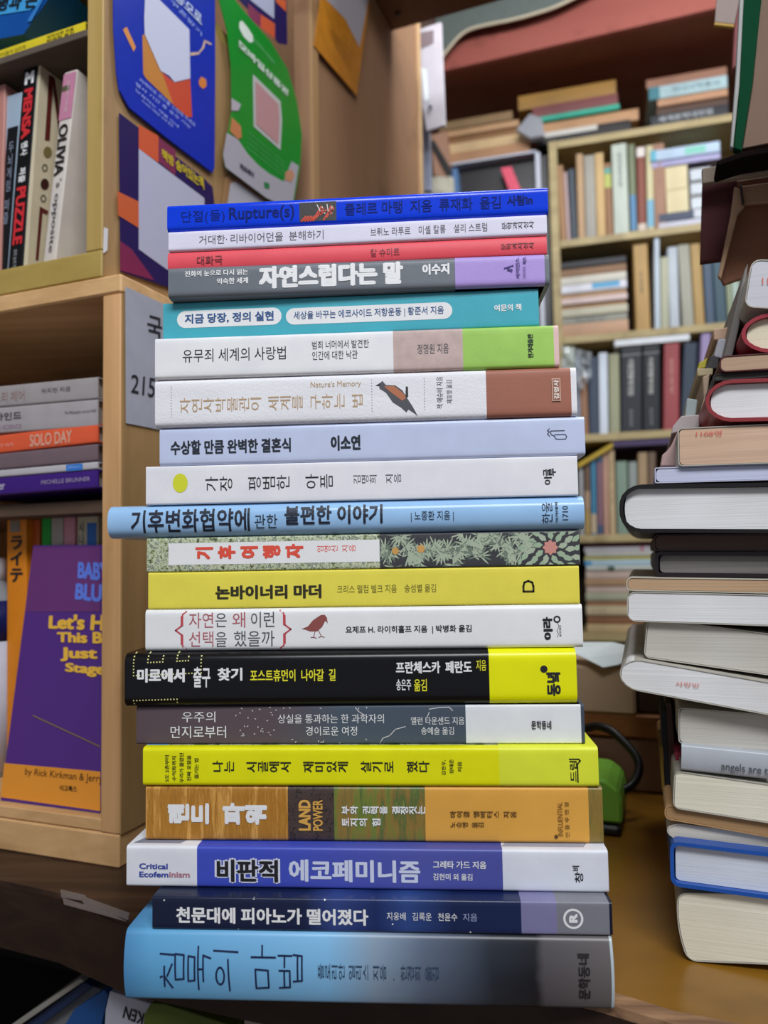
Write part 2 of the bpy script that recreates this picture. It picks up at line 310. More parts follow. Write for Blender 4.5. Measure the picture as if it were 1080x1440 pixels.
46988: ((36,49,36,-13,150,-13,150,49), (134,35,53,35,53,0,134,0), (134,165,150,165,150,119,177,119,177,105,150,105,150,57,134,57), (17,156,99,156,99,106,34,106,34,81,77,82,116,86,118,73,77,68,32,67,18,67,18,119,83,119,83,142,17,142),),
46992: ((134,165,150,165,150,121,177,121,177,107,150,107,150,59,134,59), (69,53,53,53,53,45,44,18,17,-1,25,-13,47,0,61,20,73,0,95,-15,116,0,128,21,142,1,164,-13,172,-1,146,18,136,45,136,53,120,53,120,45,114,22,94,1,76,21,69,45), (17,156,99,156,99,107,34,107,34,82,79,84,116,88,118,75,79,70,32,69,18,69,18,120,83,120,83,143,17,143),),
46993: ((93,51,136,42,152,18,136,-7,93,-15,49,-7,33,18,49,42), (93,38,61,32,49,18,61,3,93,-2,124,3,136,18,124,32), (134,165,150,165,150,120,177,120,177,106,150,106,150,56,134,56), (17,154,99,154,99,105,34,105,34,80,77,81,116,86,118,72,77,68,32,66,18,66,18,118,83,118,83,141,17,141),),
47004: ((162,165,147,165,147,111,122,111,122,162,107,162,107,36,122,36,122,98,147,98,147,31,162,31), (44,43,61,43,61,2,168,2,168,-12,44,-12), (18,150,86,150,86,98,34,98,34,71,66,72,96,76,98,63,65,59,30,58,18,58,18,111,70,111,70,136,18,136),),
47021: ((103,50,147,42,163,18,147,-7,103,-15,59,-7,43,18,59,42), (103,37,71,32,59,18,71,3,103,-2,135,3,147,18,135,32), (162,165,147,165,147,117,122,117,122,162,107,162,107,60,122,60,122,104,147,104,147,54,162,54), (18,152,86,152,86,103,34,103,34,78,66,79,96,83,98,70,65,65,30,64,18,64,18,115,70,115,70,138,18,138),),
47088: ((159,165,142,165,142,118,108,118,108,104,142,104,142,32,159,32), (17,153,97,153,97,100,34,100,34,71,76,72,112,76,113,62,76,58,31,57,17,57,17,113,81,113,81,139,17,139), (42,42,59,42,59,2,164,2,164,-12,42,-12),),
47100: ((41,49,41,-13,159,-13,159,49), (142,36,57,36,57,0,142,0), (159,165,142,165,142,125,108,125,108,111,142,111,142,59,159,59), (17,156,97,156,97,106,34,106,34,80,74,81,112,85,113,72,74,67,31,66,18,66,18,119,81,119,81,143,17,143),),
47101: ((41,57,58,57,58,36,142,36,142,57,159,57,159,-13,41,-13), (58,22,142,22,142,0,58,0), (159,165,142,165,142,128,108,128,108,114,142,114,142,66,159,66), (17,158,97,158,97,109,34,109,34,84,74,85,112,89,113,76,74,72,31,71,18,71,18,121,81,121,81,144,17,144),),
47112: ((148,165,163,165,163,-16,148,-16), (111,161,127,161,127,-6,111,-6,111,87,89,87,89,100,111,100), (16,145,80,145,80,83,32,83,32,43,63,44,95,48,97,34,61,30,28,29,16,29,16,96,64,96,64,132,16,132),),
47140: ((159,165,142,165,142,124,107,124,107,110,142,110,142,75,105,75,105,61,142,61,142,-16,159,-16), (16,149,95,149,95,84,33,84,33,40,71,41,109,46,110,32,70,27,30,26,17,26,17,98,79,98,79,135,16,135),),
47141: ((38,44,159,44,159,-16,142,-16,142,31,38,31), (159,165,142,165,142,138,107,138,107,125,142,125,142,101,107,101,107,87,142,87,142,54,159,54), (17,154,95,154,95,103,34,103,34,76,74,76,105,80,107,67,74,63,30,62,18,62,18,116,79,116,79,141,17,141),),
47196: ((154,152,30,152,30,138,137,138,137,110,30,110,30,68,30,54,83,54,83,21,10,21,10,7,174,7,174,21,100,21,100,54,158,54,158,68,47,68,47,97,154,97),),
47197: ((28,38,154,38,154,-14,137,-14,137,25,28,25), (153,161,31,161,31,148,136,148,136,129,31,129,31,98,31,85,84,85,84,66,10,66,10,52,174,52,174,66,100,66,100,85,157,85,157,98,47,98,47,117,153,117),),
47217: ((92,43,138,36,154,14,138,-8,92,-15,45,-8,29,14,45,36), (92,31,125,26,137,14,125,2,92,-3,58,2,46,14,58,26), (153,160,31,160,31,147,136,147,136,129,31,129,31,99,31,86,84,86,84,69,10,69,10,56,174,56,174,69,100,69,100,86,157,86,157,99,47,99,47,117,153,117),),
47336: ((154,158,29,158,29,145,137,145,137,124,30,124,30,88,30,74,158,74,158,88,47,88,47,111,154,111), (10,56,174,56,174,42,100,42,100,-16,83,-16,83,42,10,42),),
47420: ((142,165,158,165,158,-16,142,-16), (130,53,129,65,67,61,9,61,11,47,36,47,62,47,62,-10,78,-10,78,48,104,50), (113,154,25,154,25,141,96,141,96,123,25,123,25,92,25,79,117,79,117,92,42,92,42,110,113,110),),
47448: ((10,58,174,58,174,44,131,44,131,-16,115,-16,115,44,69,44,69,-16,52,-16,52,44,10,44), (154,158,29,158,29,145,137,145,137,124,30,124,30,90,30,76,158,76,158,90,47,90,47,112,154,112),),
47476: ((10,21,174,21,174,7,10,7), (154,152,30,152,30,138,137,138,137,110,30,110,30,67,30,54,158,54,158,67,47,67,47,97,154,97),),
47484: ((10,81,174,81,174,69,10,69), (153,54,29,54,29,42,137,42,137,27,30,27,30,-1,30,-13,159,-13,159,-1,46,-1,46,16,153,16), (153,160,31,160,31,148,136,148,136,134,31,134,31,107,31,95,156,95,156,107,47,107,47,122,153,122),),
47532: ((142,165,158,165,158,-16,142,-16), (20,149,104,149,104,84,37,84,37,42,80,43,125,48,126,35,80,29,35,28,20,28,20,97,87,97,87,135,20,135),),
47548: ((142,165,158,165,158,58,142,58), (41,48,41,-13,158,-13,158,48), (142,35,58,35,58,0,142,0), (19,154,101,154,101,105,36,105,36,80,79,81,120,86,122,72,79,68,34,67,19,67,19,118,85,118,85,141,19,141),),
47560: ((17,147,17,30,100,30,100,147), (84,134,33,134,33,44,84,44), (132,165,149,165,149,93,179,93,179,79,149,79,149,-16,132,-16),),
47564: ((17,149,17,65,101,65,101,149), (84,136,34,136,34,79,84,79), (134,165,150,165,150,110,177,110,177,97,150,97,150,33,134,33), (38,45,54,45,54,2,158,2,158,-12,38,-12),),
47568: ((17,155,17,83,101,83,101,155), (84,142,34,142,34,96,84,96), (134,165,150,165,150,126,177,126,177,113,150,113,150,73,134,73), (150,65,36,65,36,52,134,52,134,33,36,33,36,0,36,-13,157,-13,157,0,52,0,52,20,150,20),),
47596: ((18,154,18,81,88,81,88,154), (72,141,33,141,33,94,72,94), (162,165,147,165,147,125,123,125,123,162,108,162,108,73,123,73,123,112,147,112,147,71,162,71), (162,63,43,63,43,49,146,49,146,32,43,32,43,0,43,-13,169,-13,169,0,60,0,60,19,162,19),),
47672: ((142,165,159,165,159,-16,142,-16,142,86,99,86,99,30,17,30,17,148,99,148,99,99,142,99), (83,134,34,134,34,43,83,43),),
47676: ((142,165,159,165,159,33,142,33,142,102,101,102,101,65,18,65,18,150,101,150,101,115,142,115), (85,136,35,136,35,79,85,79), (43,45,60,45,60,2,164,2,164,-12,43,-12),),
47700: ((112,162,128,162,128,-6,112,-6,112,84,85,84,85,33,16,33,16,144,85,144,85,97,112,97), (70,131,32,131,32,46,70,46), (148,165,164,165,164,-16,148,-16),),
47704: ((147,165,162,165,162,30,147,30), (128,162,112,162,112,114,88,114,88,148,18,148,18,65,88,65,88,101,112,101,112,35,128,35), (72,135,34,135,34,78,72,78), (44,47,61,47,61,2,168,2,168,-12,44,-12),),
47749: ((159,165,142,165,142,136,101,136,101,152,18,152,18,71,101,71,101,87,142,87,142,58,159,58), (85,138,35,138,35,85,85,85), (142,123,101,123,101,100,142,100), (99,53,143,44,159,19,143,-6,99,-15,55,-6,39,19,55,44), (99,40,67,34,55,19,67,3,99,-2,131,3,143,19,131,34),),
47784: ((29,150,29,65,83,65,83,21,10,21,10,8,174,8,174,21,100,21,100,65,154,65,154,150), (138,137,45,137,45,78,138,78),),
47792: ((31,159,31,104,83,104,83,87,10,87,10,73,173,73,173,87,100,87,100,104,152,104,152,159), (136,146,47,146,47,117,136,117), (152,58,30,58,30,45,136,45,136,30,30,30,30,-1,30,-14,158,-14,158,-1,46,-1,46,17,152,17),),
47924: ((31,155,31,85,153,85,153,155), (136,142,47,142,47,98,136,98), (10,60,174,60,174,47,100,47,100,-15,83,-15,83,47,10,47),),
47928: ((31,157,31,93,152,93,152,157), (136,144,47,144,47,107,136,107), (10,73,174,73,174,59,101,59,101,23,85,23,85,59,10,59), (31,40,47,40,47,2,156,2,156,-12,31,-12),),
47932: ((31,159,31,104,152,104,152,159), (136,146,47,146,47,117,136,117), (173,89,10,89,10,76,83,76,83,58,30,58,30,45,136,45,136,30,30,30,30,-1,30,-14,158,-14,158,-1,46,-1,46,17,152,17,152,58,100,58,100,76,173,76),),
48120: ((20,148,20,30,103,30,103,148), (87,134,37,134,37,43,87,43), (141,165,158,165,158,-16,141,-16),),
48148: ((17,150,34,150,34,102,85,102,85,150,101,150,101,28,17,28), (34,89,85,89,85,42,34,42), (132,165,149,165,149,94,179,94,179,80,149,80,149,-16,132,-16),),
48149: ((33,47,150,47,150,-16,134,-16,134,33,33,33), (17,154,34,154,34,126,85,126,85,154,101,154,101,68,17,68), (34,113,85,113,85,82,34,82), (134,165,150,165,150,118,177,118,177,105,150,105,150,56,134,56),),
48155: ((17,155,34,155,34,128,85,128,85,155,101,155,101,71,17,71), (34,114,85,114,85,84,34,84), (134,165,150,165,150,122,177,122,177,108,150,108,150,60,134,60), (37,0,37,50,152,50,152,36,54,36,54,0,155,0,155,-13,37,-13),),
48156: ((17,158,34,158,34,132,85,132,85,158,101,158,101,79,17,79), (34,119,85,119,85,92,34,92), (134,165,150,165,150,126,177,126,177,113,150,113,150,72,134,72), (150,63,36,63,36,50,134,50,134,32,36,32,36,0,36,-14,157,-14,157,0,52,0,52,19,150,19),),
48169: ((93,52,136,43,152,18,136,-7,93,-15,49,-7,33,18,49,43), (93,39,61,33,50,18,61,3,93,-2,124,3,136,18,124,33), (17,154,34,154,34,127,85,127,85,154,101,154,101,71,17,71), (34,114,85,114,85,84,34,84), (134,165,150,165,150,120,177,120,177,106,150,106,150,57,134,57),),
48176: ((16,148,32,148,32,104,70,104,70,148,86,148,86,30,16,30), (32,91,70,91,70,43,32,43), (164,165,148,165,148,94,123,94,123,162,108,162,108,-6,123,-6,123,80,148,80,148,-16,164,-16),),
48177: ((18,154,34,154,34,125,72,125,72,154,88,154,88,69,18,69), (34,112,72,112,72,83,34,83), (41,46,162,46,162,-16,146,-16,146,32,41,32), (162,165,147,165,147,118,123,118,123,162,108,162,108,58,123,58,123,105,147,105,147,57,162,57),),
48260: ((159,165,142,165,142,98,100,98,100,151,84,151,84,104,34,104,34,151,17,151,17,30,100,30,100,85,142,85,142,-16,159,-16), (34,91,84,91,84,43,34,43),),
48276: ((142,165,159,165,159,60,142,60,142,106,101,106,101,70,19,70,19,155,35,155,35,127,84,127,84,155,101,155,101,120,142,120), (35,113,84,113,84,84,35,84), (41,51,41,-13,159,-13,159,51), (143,38,58,38,58,0,143,0),),
48277: ((142,165,159,165,159,67,142,67,142,107,101,107,101,73,19,73,19,156,35,156,35,128,84,128,84,156,101,156,101,121,142,121), (35,115,84,115,84,87,35,87), (43,58,59,58,59,36,142,36,142,58,159,58,159,-13,43,-13), (59,23,142,23,142,1,59,1),),
48296: ((147,165,162,165,162,70,147,70), (127,162,111,162,111,124,88,124,88,155,72,155,72,131,34,131,34,155,18,155,18,79,88,79,88,111,111,111,111,71,127,71), (34,118,72,118,72,92,34,92), (162,61,43,61,43,48,146,48,146,31,43,31,43,0,43,-14,169,-14,169,0,60,0,60,19,162,19),),
48317: ((142,165,159,165,159,58,142,58,142,86,101,86,101,68,19,68,19,155,35,155,35,125,84,125,84,155,101,155,101,136,142,136), (101,123,142,123,142,100,101,100), (35,112,84,112,84,82,35,82), (38,48,159,48,159,-16,142,-16,142,35,38,35),),
48320: ((159,165,142,165,142,132,101,132,101,153,84,153,84,121,35,121,35,153,19,153,19,62,101,62,101,80,142,80,142,31,159,31), (142,119,101,119,101,93,142,93), (35,108,84,108,84,76,35,76), (43,44,59,44,59,2,163,2,163,-12,43,-12),),
48324: ((159,165,142,165,142,140,101,140,101,157,84,157,84,131,35,131,35,157,19,157,19,78,101,78,101,94,142,94,142,71,159,71), (142,127,101,127,101,107,142,107), (35,118,84,118,84,92,35,92), (159,62,42,62,42,49,142,49,142,32,43,32,43,0,43,-13,165,-13,165,0,59,0,59,19,159,19),),
48337: ((142,165,159,165,159,56,142,56,142,85,101,85,101,69,19,69,19,154,35,154,35,125,84,125,84,154,101,154,101,136,142,136), (101,122,142,122,142,99,101,99), (35,112,84,112,84,82,35,82), (99,52,143,43,159,18,143,-6,99,-15,55,-6,39,18,55,43), (99,39,131,34,143,18,131,3,99,-2,67,3,55,18,67,34),),
48512: ((31,158,47,158,47,133,136,133,136,158,153,158,153,80,31,80), (47,120,136,120,136,93,47,93), (10,58,174,58,174,45,100,45,100,-16,83,-16,83,45,10,45),),
48513: ((32,161,48,161,48,141,136,141,136,161,152,161,152,93,32,93), (48,128,136,128,136,107,48,107), (173,77,10,77,10,63,83,63,83,42,28,42,28,29,137,29,137,-16,153,-16,153,42,100,42,100,63,173,63),),
48516: ((32,160,48,160,48,137,136,137,136,160,152,160,152,87,32,87), (48,124,136,124,136,101,48,101), (10,70,174,70,174,56,101,56,101,21,85,21,85,56,10,56), (31,38,47,38,47,2,156,2,156,-12,31,-12),),
48520: ((32,163,48,163,48,146,136,146,136,163,152,163,152,103,32,103), (48,133,136,133,136,116,48,116), (173,88,10,88,10,75,83,75,83,57,30,57,30,45,136,45,136,29,30,29,30,-1,30,-14,158,-14,158,-1,46,-1,46,17,152,17,152,57,100,57,100,75,173,75),),
48652: ((10,22,174,22,174,8,10,8), (29,152,46,152,46,119,138,119,138,152,154,152,154,58,29,58), (46,106,138,106,138,72,46,72),),
48708: ((141,165,158,165,158,-16,141,-16), (20,150,37,150,37,102,89,102,89,150,105,150,105,28,20,28), (37,89,89,89,89,42,37,42),),
49324: ((54,150,71,150,71,117,84,71,117,40,106,27,80,49,63,83,45,47,18,23,7,36,41,69,54,117), (132,165,149,165,149,92,179,92,179,78,149,78,149,-16,132,-16),),
49332: ((54,159,71,159,71,145,83,112,115,91,106,78,80,94,63,117,45,90,17,73,9,86,42,109,54,145), (134,165,150,165,150,126,177,126,177,112,150,112,150,71,134,71), (150,63,36,63,36,50,134,50,134,32,36,32,36,0,36,-14,157,-14,157,0,52,0,52,19,150,19),),
49345: ((93,51,136,42,152,18,136,-7,93,-15,49,-7,33,18,49,42), (93,38,124,32,136,18,124,3,93,-2,61,3,50,18,61,32), (54,156,70,156,70,136,83,102,114,80,106,67,80,83,63,108,45,80,18,62,9,75,42,100,54,138), (134,165,150,165,150,119,177,119,177,105,150,105,150,56,134,56),),
49436: ((142,165,159,165,159,-16,142,-16,142,90,100,90,100,104,142,104), (57,150,73,150,73,117,87,71,120,39,110,26,83,49,65,83,47,47,20,23,10,36,43,69,57,117),),
49440: ((142,165,159,165,159,30,142,30,142,109,103,109,103,123,142,123), (55,154,72,154,72,132,84,96,116,73,107,60,81,77,64,103,46,74,19,56,10,69,43,94,55,132), (43,45,59,45,59,2,163,2,163,-12,43,-12),),
49452: ((41,52,41,-13,159,-13,159,52), (143,39,58,39,58,0,143,0), (159,165,142,165,142,130,103,130,103,116,142,116,142,61,159,61), (55,158,71,158,71,138,84,105,116,83,107,70,81,86,63,110,46,83,19,66,10,79,43,102,55,139),),
49457: ((99,53,143,44,159,19,143,-6,99,-15,55,-6,39,19,55,44), (99,40,67,34,55,19,67,4,99,-2,131,4,143,19,131,34), (159,165,142,165,142,127,103,127,103,113,142,113,142,58,159,58), (56,155,72,155,72,137,84,102,116,80,107,67,81,83,64,108,47,80,19,61,10,75,43,99,56,137),),
49464: ((148,165,164,165,164,-16,148,-16), (111,162,127,162,127,-6,111,-6,111,87,81,87,81,101,111,101), (48,148,64,148,64,114,73,72,101,40,91,27,70,49,56,79,41,46,18,23,8,36,37,69,48,114),),
49468: ((147,165,162,165,162,30,147,30), (111,162,127,162,127,35,111,35,111,106,83,106,83,120,111,120), (47,153,63,153,63,126,73,95,99,73,90,60,69,76,56,97,42,73,20,56,10,68,38,93,47,126), (44,46,61,46,61,2,168,2,168,-12,44,-12),),
49500: ((142,165,159,165,159,71,142,71,142,101,107,101,107,114,142,114,142,134,107,134,107,147,142,147), (55,161,71,161,71,142,84,108,116,86,107,73,81,90,64,115,46,88,19,70,10,83,43,106,55,142), (159,62,42,62,42,49,142,49,142,31,43,31,43,0,43,-13,165,-13,165,0,59,0,59,19,159,19),),
49528: ((147,165,162,165,162,68,147,68), (111,162,127,162,127,70,111,70,111,101,86,101,86,114,111,114,111,131,86,131,86,144,111,144), (47,158,63,158,63,137,72,107,98,85,90,73,68,88,55,110,41,86,19,69,10,82,37,106,47,138), (162,60,43,60,43,47,146,47,146,30,43,30,43,0,43,-14,169,-14,169,0,60,0,60,18,162,18),),
49548: ((82,153,100,153,100,139,121,99,166,77,159,63,119,81,91,114,63,81,24,63,16,77,61,99,82,139), (83,66,99,66,99,22,174,22,174,8,10,8,10,22,83,22),),
49552: ((31,40,48,40,48,2,155,2,155,-12,31,-12), (83,161,100,161,100,153,119,119,163,100,156,87,118,102,92,129,65,102,27,87,21,100,64,119,83,153), (83,99,100,99,100,68,174,68,174,55,10,55,10,68,83,68),),
49569: ((92,47,137,39,153,16,137,-7,92,-15,46,-7,30,16,46,39), (92,34,58,30,46,16,58,2,92,-2,125,2,137,16,125,30), (83,163,100,163,100,154,120,123,163,106,157,93,118,106,92,132,65,106,26,93,20,106,64,123,83,154), (100,102,83,102,83,76,10,76,10,62,173,62,173,76,100,76),),
49688: ((83,159,100,159,100,149,121,115,165,97,159,83,119,98,92,125,65,98,25,83,18,97,63,115,83,149), (10,64,173,64,173,50,100,50,100,-16,83,-16,83,50,10,50),),
49689: ((83,163,100,163,100,155,120,124,164,107,158,94,119,108,92,133,65,108,26,94,19,107,63,124,83,155), (173,80,10,80,10,66,83,66,83,43,28,43,28,30,137,30,137,-16,153,-16,153,43,100,43,100,66,173,66),),
49704: ((10,82,173,82,173,69,100,69,100,46,153,46,153,-13,30,-13,30,46,83,46,83,69,10,69), (137,33,46,33,46,0,137,0), (83,164,100,164,100,155,120,125,164,109,158,96,119,109,92,134,65,109,25,96,19,109,63,125,83,155),),
49707: ((10,83,174,83,174,69,100,69,100,49,83,49,83,69,10,69), (83,41,100,41,100,35,118,10,161,-2,156,-15,117,-4,91,16,66,-4,27,-15,22,-2,65,11,83,35), (83,163,100,163,100,155,120,125,164,109,158,96,119,109,92,134,65,109,25,96,19,109,63,125,83,155),),
49800: ((10,62,174,62,174,48,132,48,132,-17,116,-17,116,48,68,48,68,-17,52,-17,52,48,10,48), (83,159,100,159,100,149,121,115,165,96,159,82,119,97,92,125,65,97,25,82,18,96,63,115,83,149),),
49828: ((10,23,174,23,174,9,10,9), (82,153,100,153,100,139,121,98,166,75,158,61,119,79,91,113,64,79,24,61,17,75,61,98,82,139),),
49836: ((10,89,173,89,173,76,10,76), (83,164,100,164,100,157,120,128,164,113,159,101,119,113,92,137,65,113,25,101,19,113,63,128,83,157), (152,59,30,59,30,47,136,47,136,30,30,30,30,-1,30,-14,158,-14,158,-1,46,-1,46,18,152,18),),
49849: ((10,79,173,79,173,66,10,66), (92,49,137,41,153,17,137,-7,92,-15,46,-7,30,17,46,41), (92,36,58,31,46,17,58,3,92,-2,125,3,137,17,125,31), (83,162,100,162,100,154,120,123,164,107,158,93,119,107,92,133,65,107,26,93,19,107,63,123,83,154),),
49884: ((141,165,158,165,158,-16,141,-16), (58,150,74,150,74,117,88,70,122,39,112,26,85,48,66,83,48,46,19,22,9,36,43,68,58,117),),
49885: ((37,47,158,47,158,-16,142,-16,142,34,37,34), (142,165,158,165,158,57,142,57), (57,157,74,157,74,139,86,104,119,80,111,67,83,84,66,110,48,82,20,64,12,77,44,102,57,139),),
49888: ((142,165,158,165,158,33,142,33), (42,45,59,45,59,2,164,2,164,-12,42,-12), (57,155,74,155,74,137,86,100,119,75,110,62,83,80,66,107,48,78,21,59,12,72,45,98,57,137),),
49892: ((142,165,158,165,158,72,142,72), (158,63,41,63,41,49,142,49,142,32,42,32,42,0,42,-14,164,-14,164,0,58,0,58,19,158,19), (57,160,74,160,74,146,87,112,119,90,111,77,84,93,66,118,48,91,20,73,11,87,44,110,57,146),),
49900: ((142,165,158,165,158,63,142,63), (41,52,41,-13,158,-13,158,52), (142,39,58,39,58,0,142,0), (57,158,74,158,74,141,87,106,119,83,111,71,84,87,66,112,48,85,20,67,11,80,44,104,57,141),),
50500: ((58,151,25,134,13,88,25,42,58,25,91,42,103,88,91,134), (58,137,37,123,28,88,37,53,58,40,79,53,88,88,79,123), (132,165,149,165,149,93,179,93,179,79,149,79,149,-16,132,-16),),
50504: ((60,153,94,140,108,108,94,76,60,63,27,76,13,108,27,140), (60,138,38,130,29,108,38,86,60,78,83,86,92,108,83,130), (134,165,150,165,150,110,177,110,177,97,150,97,150,32,134,32), (38,46,54,46,54,2,158,2,158,-12,38,-12),),
50528: ((51,150,23,133,12,87,23,41,51,24,79,41,89,87,79,133), (51,135,34,122,28,87,34,53,51,40,68,53,74,87,68,122), (164,165,148,165,148,94,123,94,123,162,108,162,108,-6,123,-6,123,80,148,80,148,-16,164,-16),),
50536: ((53,157,82,146,94,117,82,88,53,77,23,88,12,117,23,146), (53,144,34,136,27,117,34,98,53,91,71,98,79,117,71,136), (162,165,147,165,147,125,123,125,123,162,108,162,108,73,123,73,123,112,147,112,147,71,162,71), (162,63,43,63,43,49,146,49,146,32,43,32,43,0,43,-13,169,-13,169,0,60,0,60,20,162,20),),
50556: ((58,151,25,134,13,88,25,42,58,25,91,42,103,88,91,134), (58,137,37,123,28,88,37,53,58,40,79,53,88,88,79,123), (132,165,149,165,149,120,178,120,178,106,149,106,149,66,178,66,178,52,149,52,149,-16,132,-16),),
50557: ((33,49,150,49,150,-16,134,-16,134,36,33,36), (60,155,94,143,108,112,94,81,60,69,27,81,13,112,27,143), (60,140,38,132,29,112,38,91,60,83,83,91,92,112,83,132), (134,165,150,165,150,138,177,138,177,124,150,124,150,99,177,99,177,85,150,85,150,58,134,58),),
50612: ((142,165,159,165,159,-16,142,-16,142,83,103,83,89,41,58,25,26,42,13,88,26,134,58,151,89,137,103,96,142,96), (58,137,37,123,29,88,37,53,58,40,79,53,88,88,79,123),),
50616: ((159,165,142,165,142,115,105,115,90,143,59,154,26,141,13,109,26,77,59,64,90,75,105,102,142,102,142,32,159,32), (59,139,81,131,90,109,81,87,59,79,37,87,29,109,37,131), (43,45,60,45,60,2,164,2,164,-12,43,-12),),
50640: ((148,165,164,165,164,-16,148,-16), (128,162,112,162,112,95,89,95,77,135,51,150,23,133,12,87,23,41,51,24,78,40,89,81,112,81,112,-6,128,-6), (51,135,68,122,74,87,68,53,51,40,34,53,28,87,34,122),),
50644: ((147,165,162,165,162,30,147,30), (112,162,128,162,128,35,112,35,112,100,94,100,80,74,53,63,23,76,12,107,23,139,53,151,80,141,94,114,112,114), (53,137,72,129,79,107,72,86,53,78,34,86,27,107,34,129), (44,47,61,47,61,2,168,2,168,-12,44,-12),),
50668: ((142,165,159,165,159,-16,142,-16,142,54,97,54,81,33,58,25,26,42,13,88,26,134,58,151,80,144,96,125,142,125), (58,137,37,123,29,88,37,53,58,40,79,53,88,88,79,123), (101,111,142,111,142,68,101,68,103,78,103,88,103,100),),
50672: ((159,165,142,165,142,137,96,137,80,149,59,154,26,141,13,108,26,76,59,63,81,68,96,80,142,80,142,32,159,32), (59,139,37,130,29,108,37,86,59,78,81,86,90,108,81,130), (142,123,103,123,105,116,106,108,105,101,104,94,142,94), (43,45,60,45,60,2,164,2,164,-12,43,-12),),
50689: ((142,165,159,165,159,58,142,58,142,84,96,84,80,73,59,69,26,81,13,112,26,143,59,155,80,150,96,139,142,139), (59,140,37,132,29,112,37,91,59,83,81,91,90,112,81,132), (103,126,142,126,142,98,104,98,105,104,106,112,105,119), (99,54,143,45,159,19,143,-6,99,-15,55,-6,39,19,55,45), (99,41,67,35,55,19,67,4,99,-2,131,4,143,19,131,35),),
50696: ((148,165,164,165,164,-16,148,-16), (128,162,112,162,112,122,84,122,71,143,51,150,23,133,12,87,23,41,51,24,71,32,84,53,112,53,112,-6,128,-6), (51,135,34,122,27,87,34,53,51,40,68,53,74,87,68,122), (112,108,88,108,89,98,89,87,89,77,88,67,112,67),),
50724: ((139,141,92,154,45,141,26,106,42,74,83,59,83,21,10,21,10,8,174,8,174,21,100,21,100,59,141,74,157,106), (92,140,56,131,42,106,56,81,92,72,127,81,141,106,127,131),),
50732: ((138,155,92,163,45,155,28,132,43,110,83,101,83,87,10,87,10,74,173,74,173,87,100,87,100,101,141,110,155,132), (92,151,57,146,45,132,57,118,92,113,126,118,138,132,126,146), (152,59,30,59,30,46,136,46,136,30,30,30,30,-1,30,-14,158,-14,158,-1,46,-1,46,18,152,18),),
50734: ((97,58,97,-14,155,-14,155,58), (141,46,111,46,111,-1,141,-1), (92,163,138,155,155,131,141,109,100,99,100,86,173,86,173,73,10,73,10,86,83,86,83,99,43,109,28,131,45,155), (92,151,57,145,45,131,57,117,92,112,126,117,138,131,126,145), (85,58,27,58,27,46,70,46,70,29,28,29,28,-1,28,-14,37,-14,68,-13,91,-10,90,2,69,0,43,-1,43,18,85,18),),
50752: ((98,142,64,154,30,142,16,111,27,83,56,69,56,38,31,38,8,37,10,24,64,24,122,30,121,43,97,40,72,39,72,69,101,83,112,111), (64,139,41,132,32,111,41,90,64,83,87,90,96,111,87,132), (132,165,149,165,149,91,178,91,178,77,149,77,149,-16,132,-16),),
50756: ((97,147,65,157,32,147,20,121,30,97,57,86,57,68,32,67,10,67,12,54,65,55,123,61,122,73,98,70,73,69,73,86,99,98,109,121), (65,144,44,138,36,121,44,105,65,98,86,105,94,121,86,138), (134,165,150,165,150,104,177,104,177,90,150,90,150,27,134,27), (36,39,52,39,52,2,157,2,157,-11,36,-11),),
50780: ((54,148,84,138,95,110,86,84,62,72,62,42,82,43,101,45,102,33,54,28,10,27,8,41,26,41,46,41,46,72,22,84,13,110,25,138), (54,135,36,128,28,110,36,92,54,85,73,92,80,110,73,128), (162,165,146,165,146,90,125,90,125,161,109,161,109,-6,125,-6,125,76,146,76,146,-16,162,-16),),
50808: ((103,142,69,154,34,142,20,111,31,83,60,69,60,38,34,37,11,37,13,24,69,25,130,31,129,44,103,40,77,39,77,69,106,83,117,111), (69,139,46,131,36,111,46,91,69,83,92,91,101,111,92,131), (141,165,157,165,157,-16,141,-16),),
50836: ((92,154,139,141,157,107,151,86,134,70,134,21,174,21,174,8,10,8,10,21,50,21,50,70,32,86,26,107,44,141), (92,141,56,132,42,107,56,83,92,74,127,83,141,107,127,132), (67,21,67,64,79,62,92,61,105,62,117,64,117,21),),
50857: ((92,49,137,41,153,17,137,-7,92,-15,46,-7,30,17,46,41), (92,36,125,31,137,17,125,3,92,-2,58,3,46,17,58,31), (92,162,138,153,155,128,149,112,133,101,133,76,173,76,173,63,10,63,10,76,50,76,50,101,34,112,28,128,45,153), (92,149,57,144,45,128,57,113,92,108,126,113,138,128,126,144), (67,76,67,97,79,95,92,95,105,95,117,97,117,76),),
50864: ((91,158,137,147,155,118,137,90,91,79,46,90,28,118,46,147), (91,145,58,138,45,118,58,99,91,92,125,99,138,118,125,138), (10,62,174,62,174,48,100,48,100,-16,83,-16,83,48,10,48),),
50868: ((92,161,138,151,155,124,138,98,92,88,46,98,28,124,46,151), (92,147,58,141,46,124,58,108,92,102,125,108,137,124,125,141), (10,74,174,74,174,60,102,60,102,23,85,23,85,60,10,60), (31,41,47,41,47,2,156,2,156,-12,31,-12),),
50872: ((92,163,138,155,155,132,138,109,92,101,45,109,28,132,45,155), (92,151,57,146,45,132,57,118,92,113,126,118,138,132,126,146), (173,89,10,89,10,75,83,75,83,59,30,59,30,46,136,46,136,30,30,30,30,-1,30,-14,158,-14,158,-1,46,-1,46,18,152,18,152,59,100,59,100,75,173,75),),
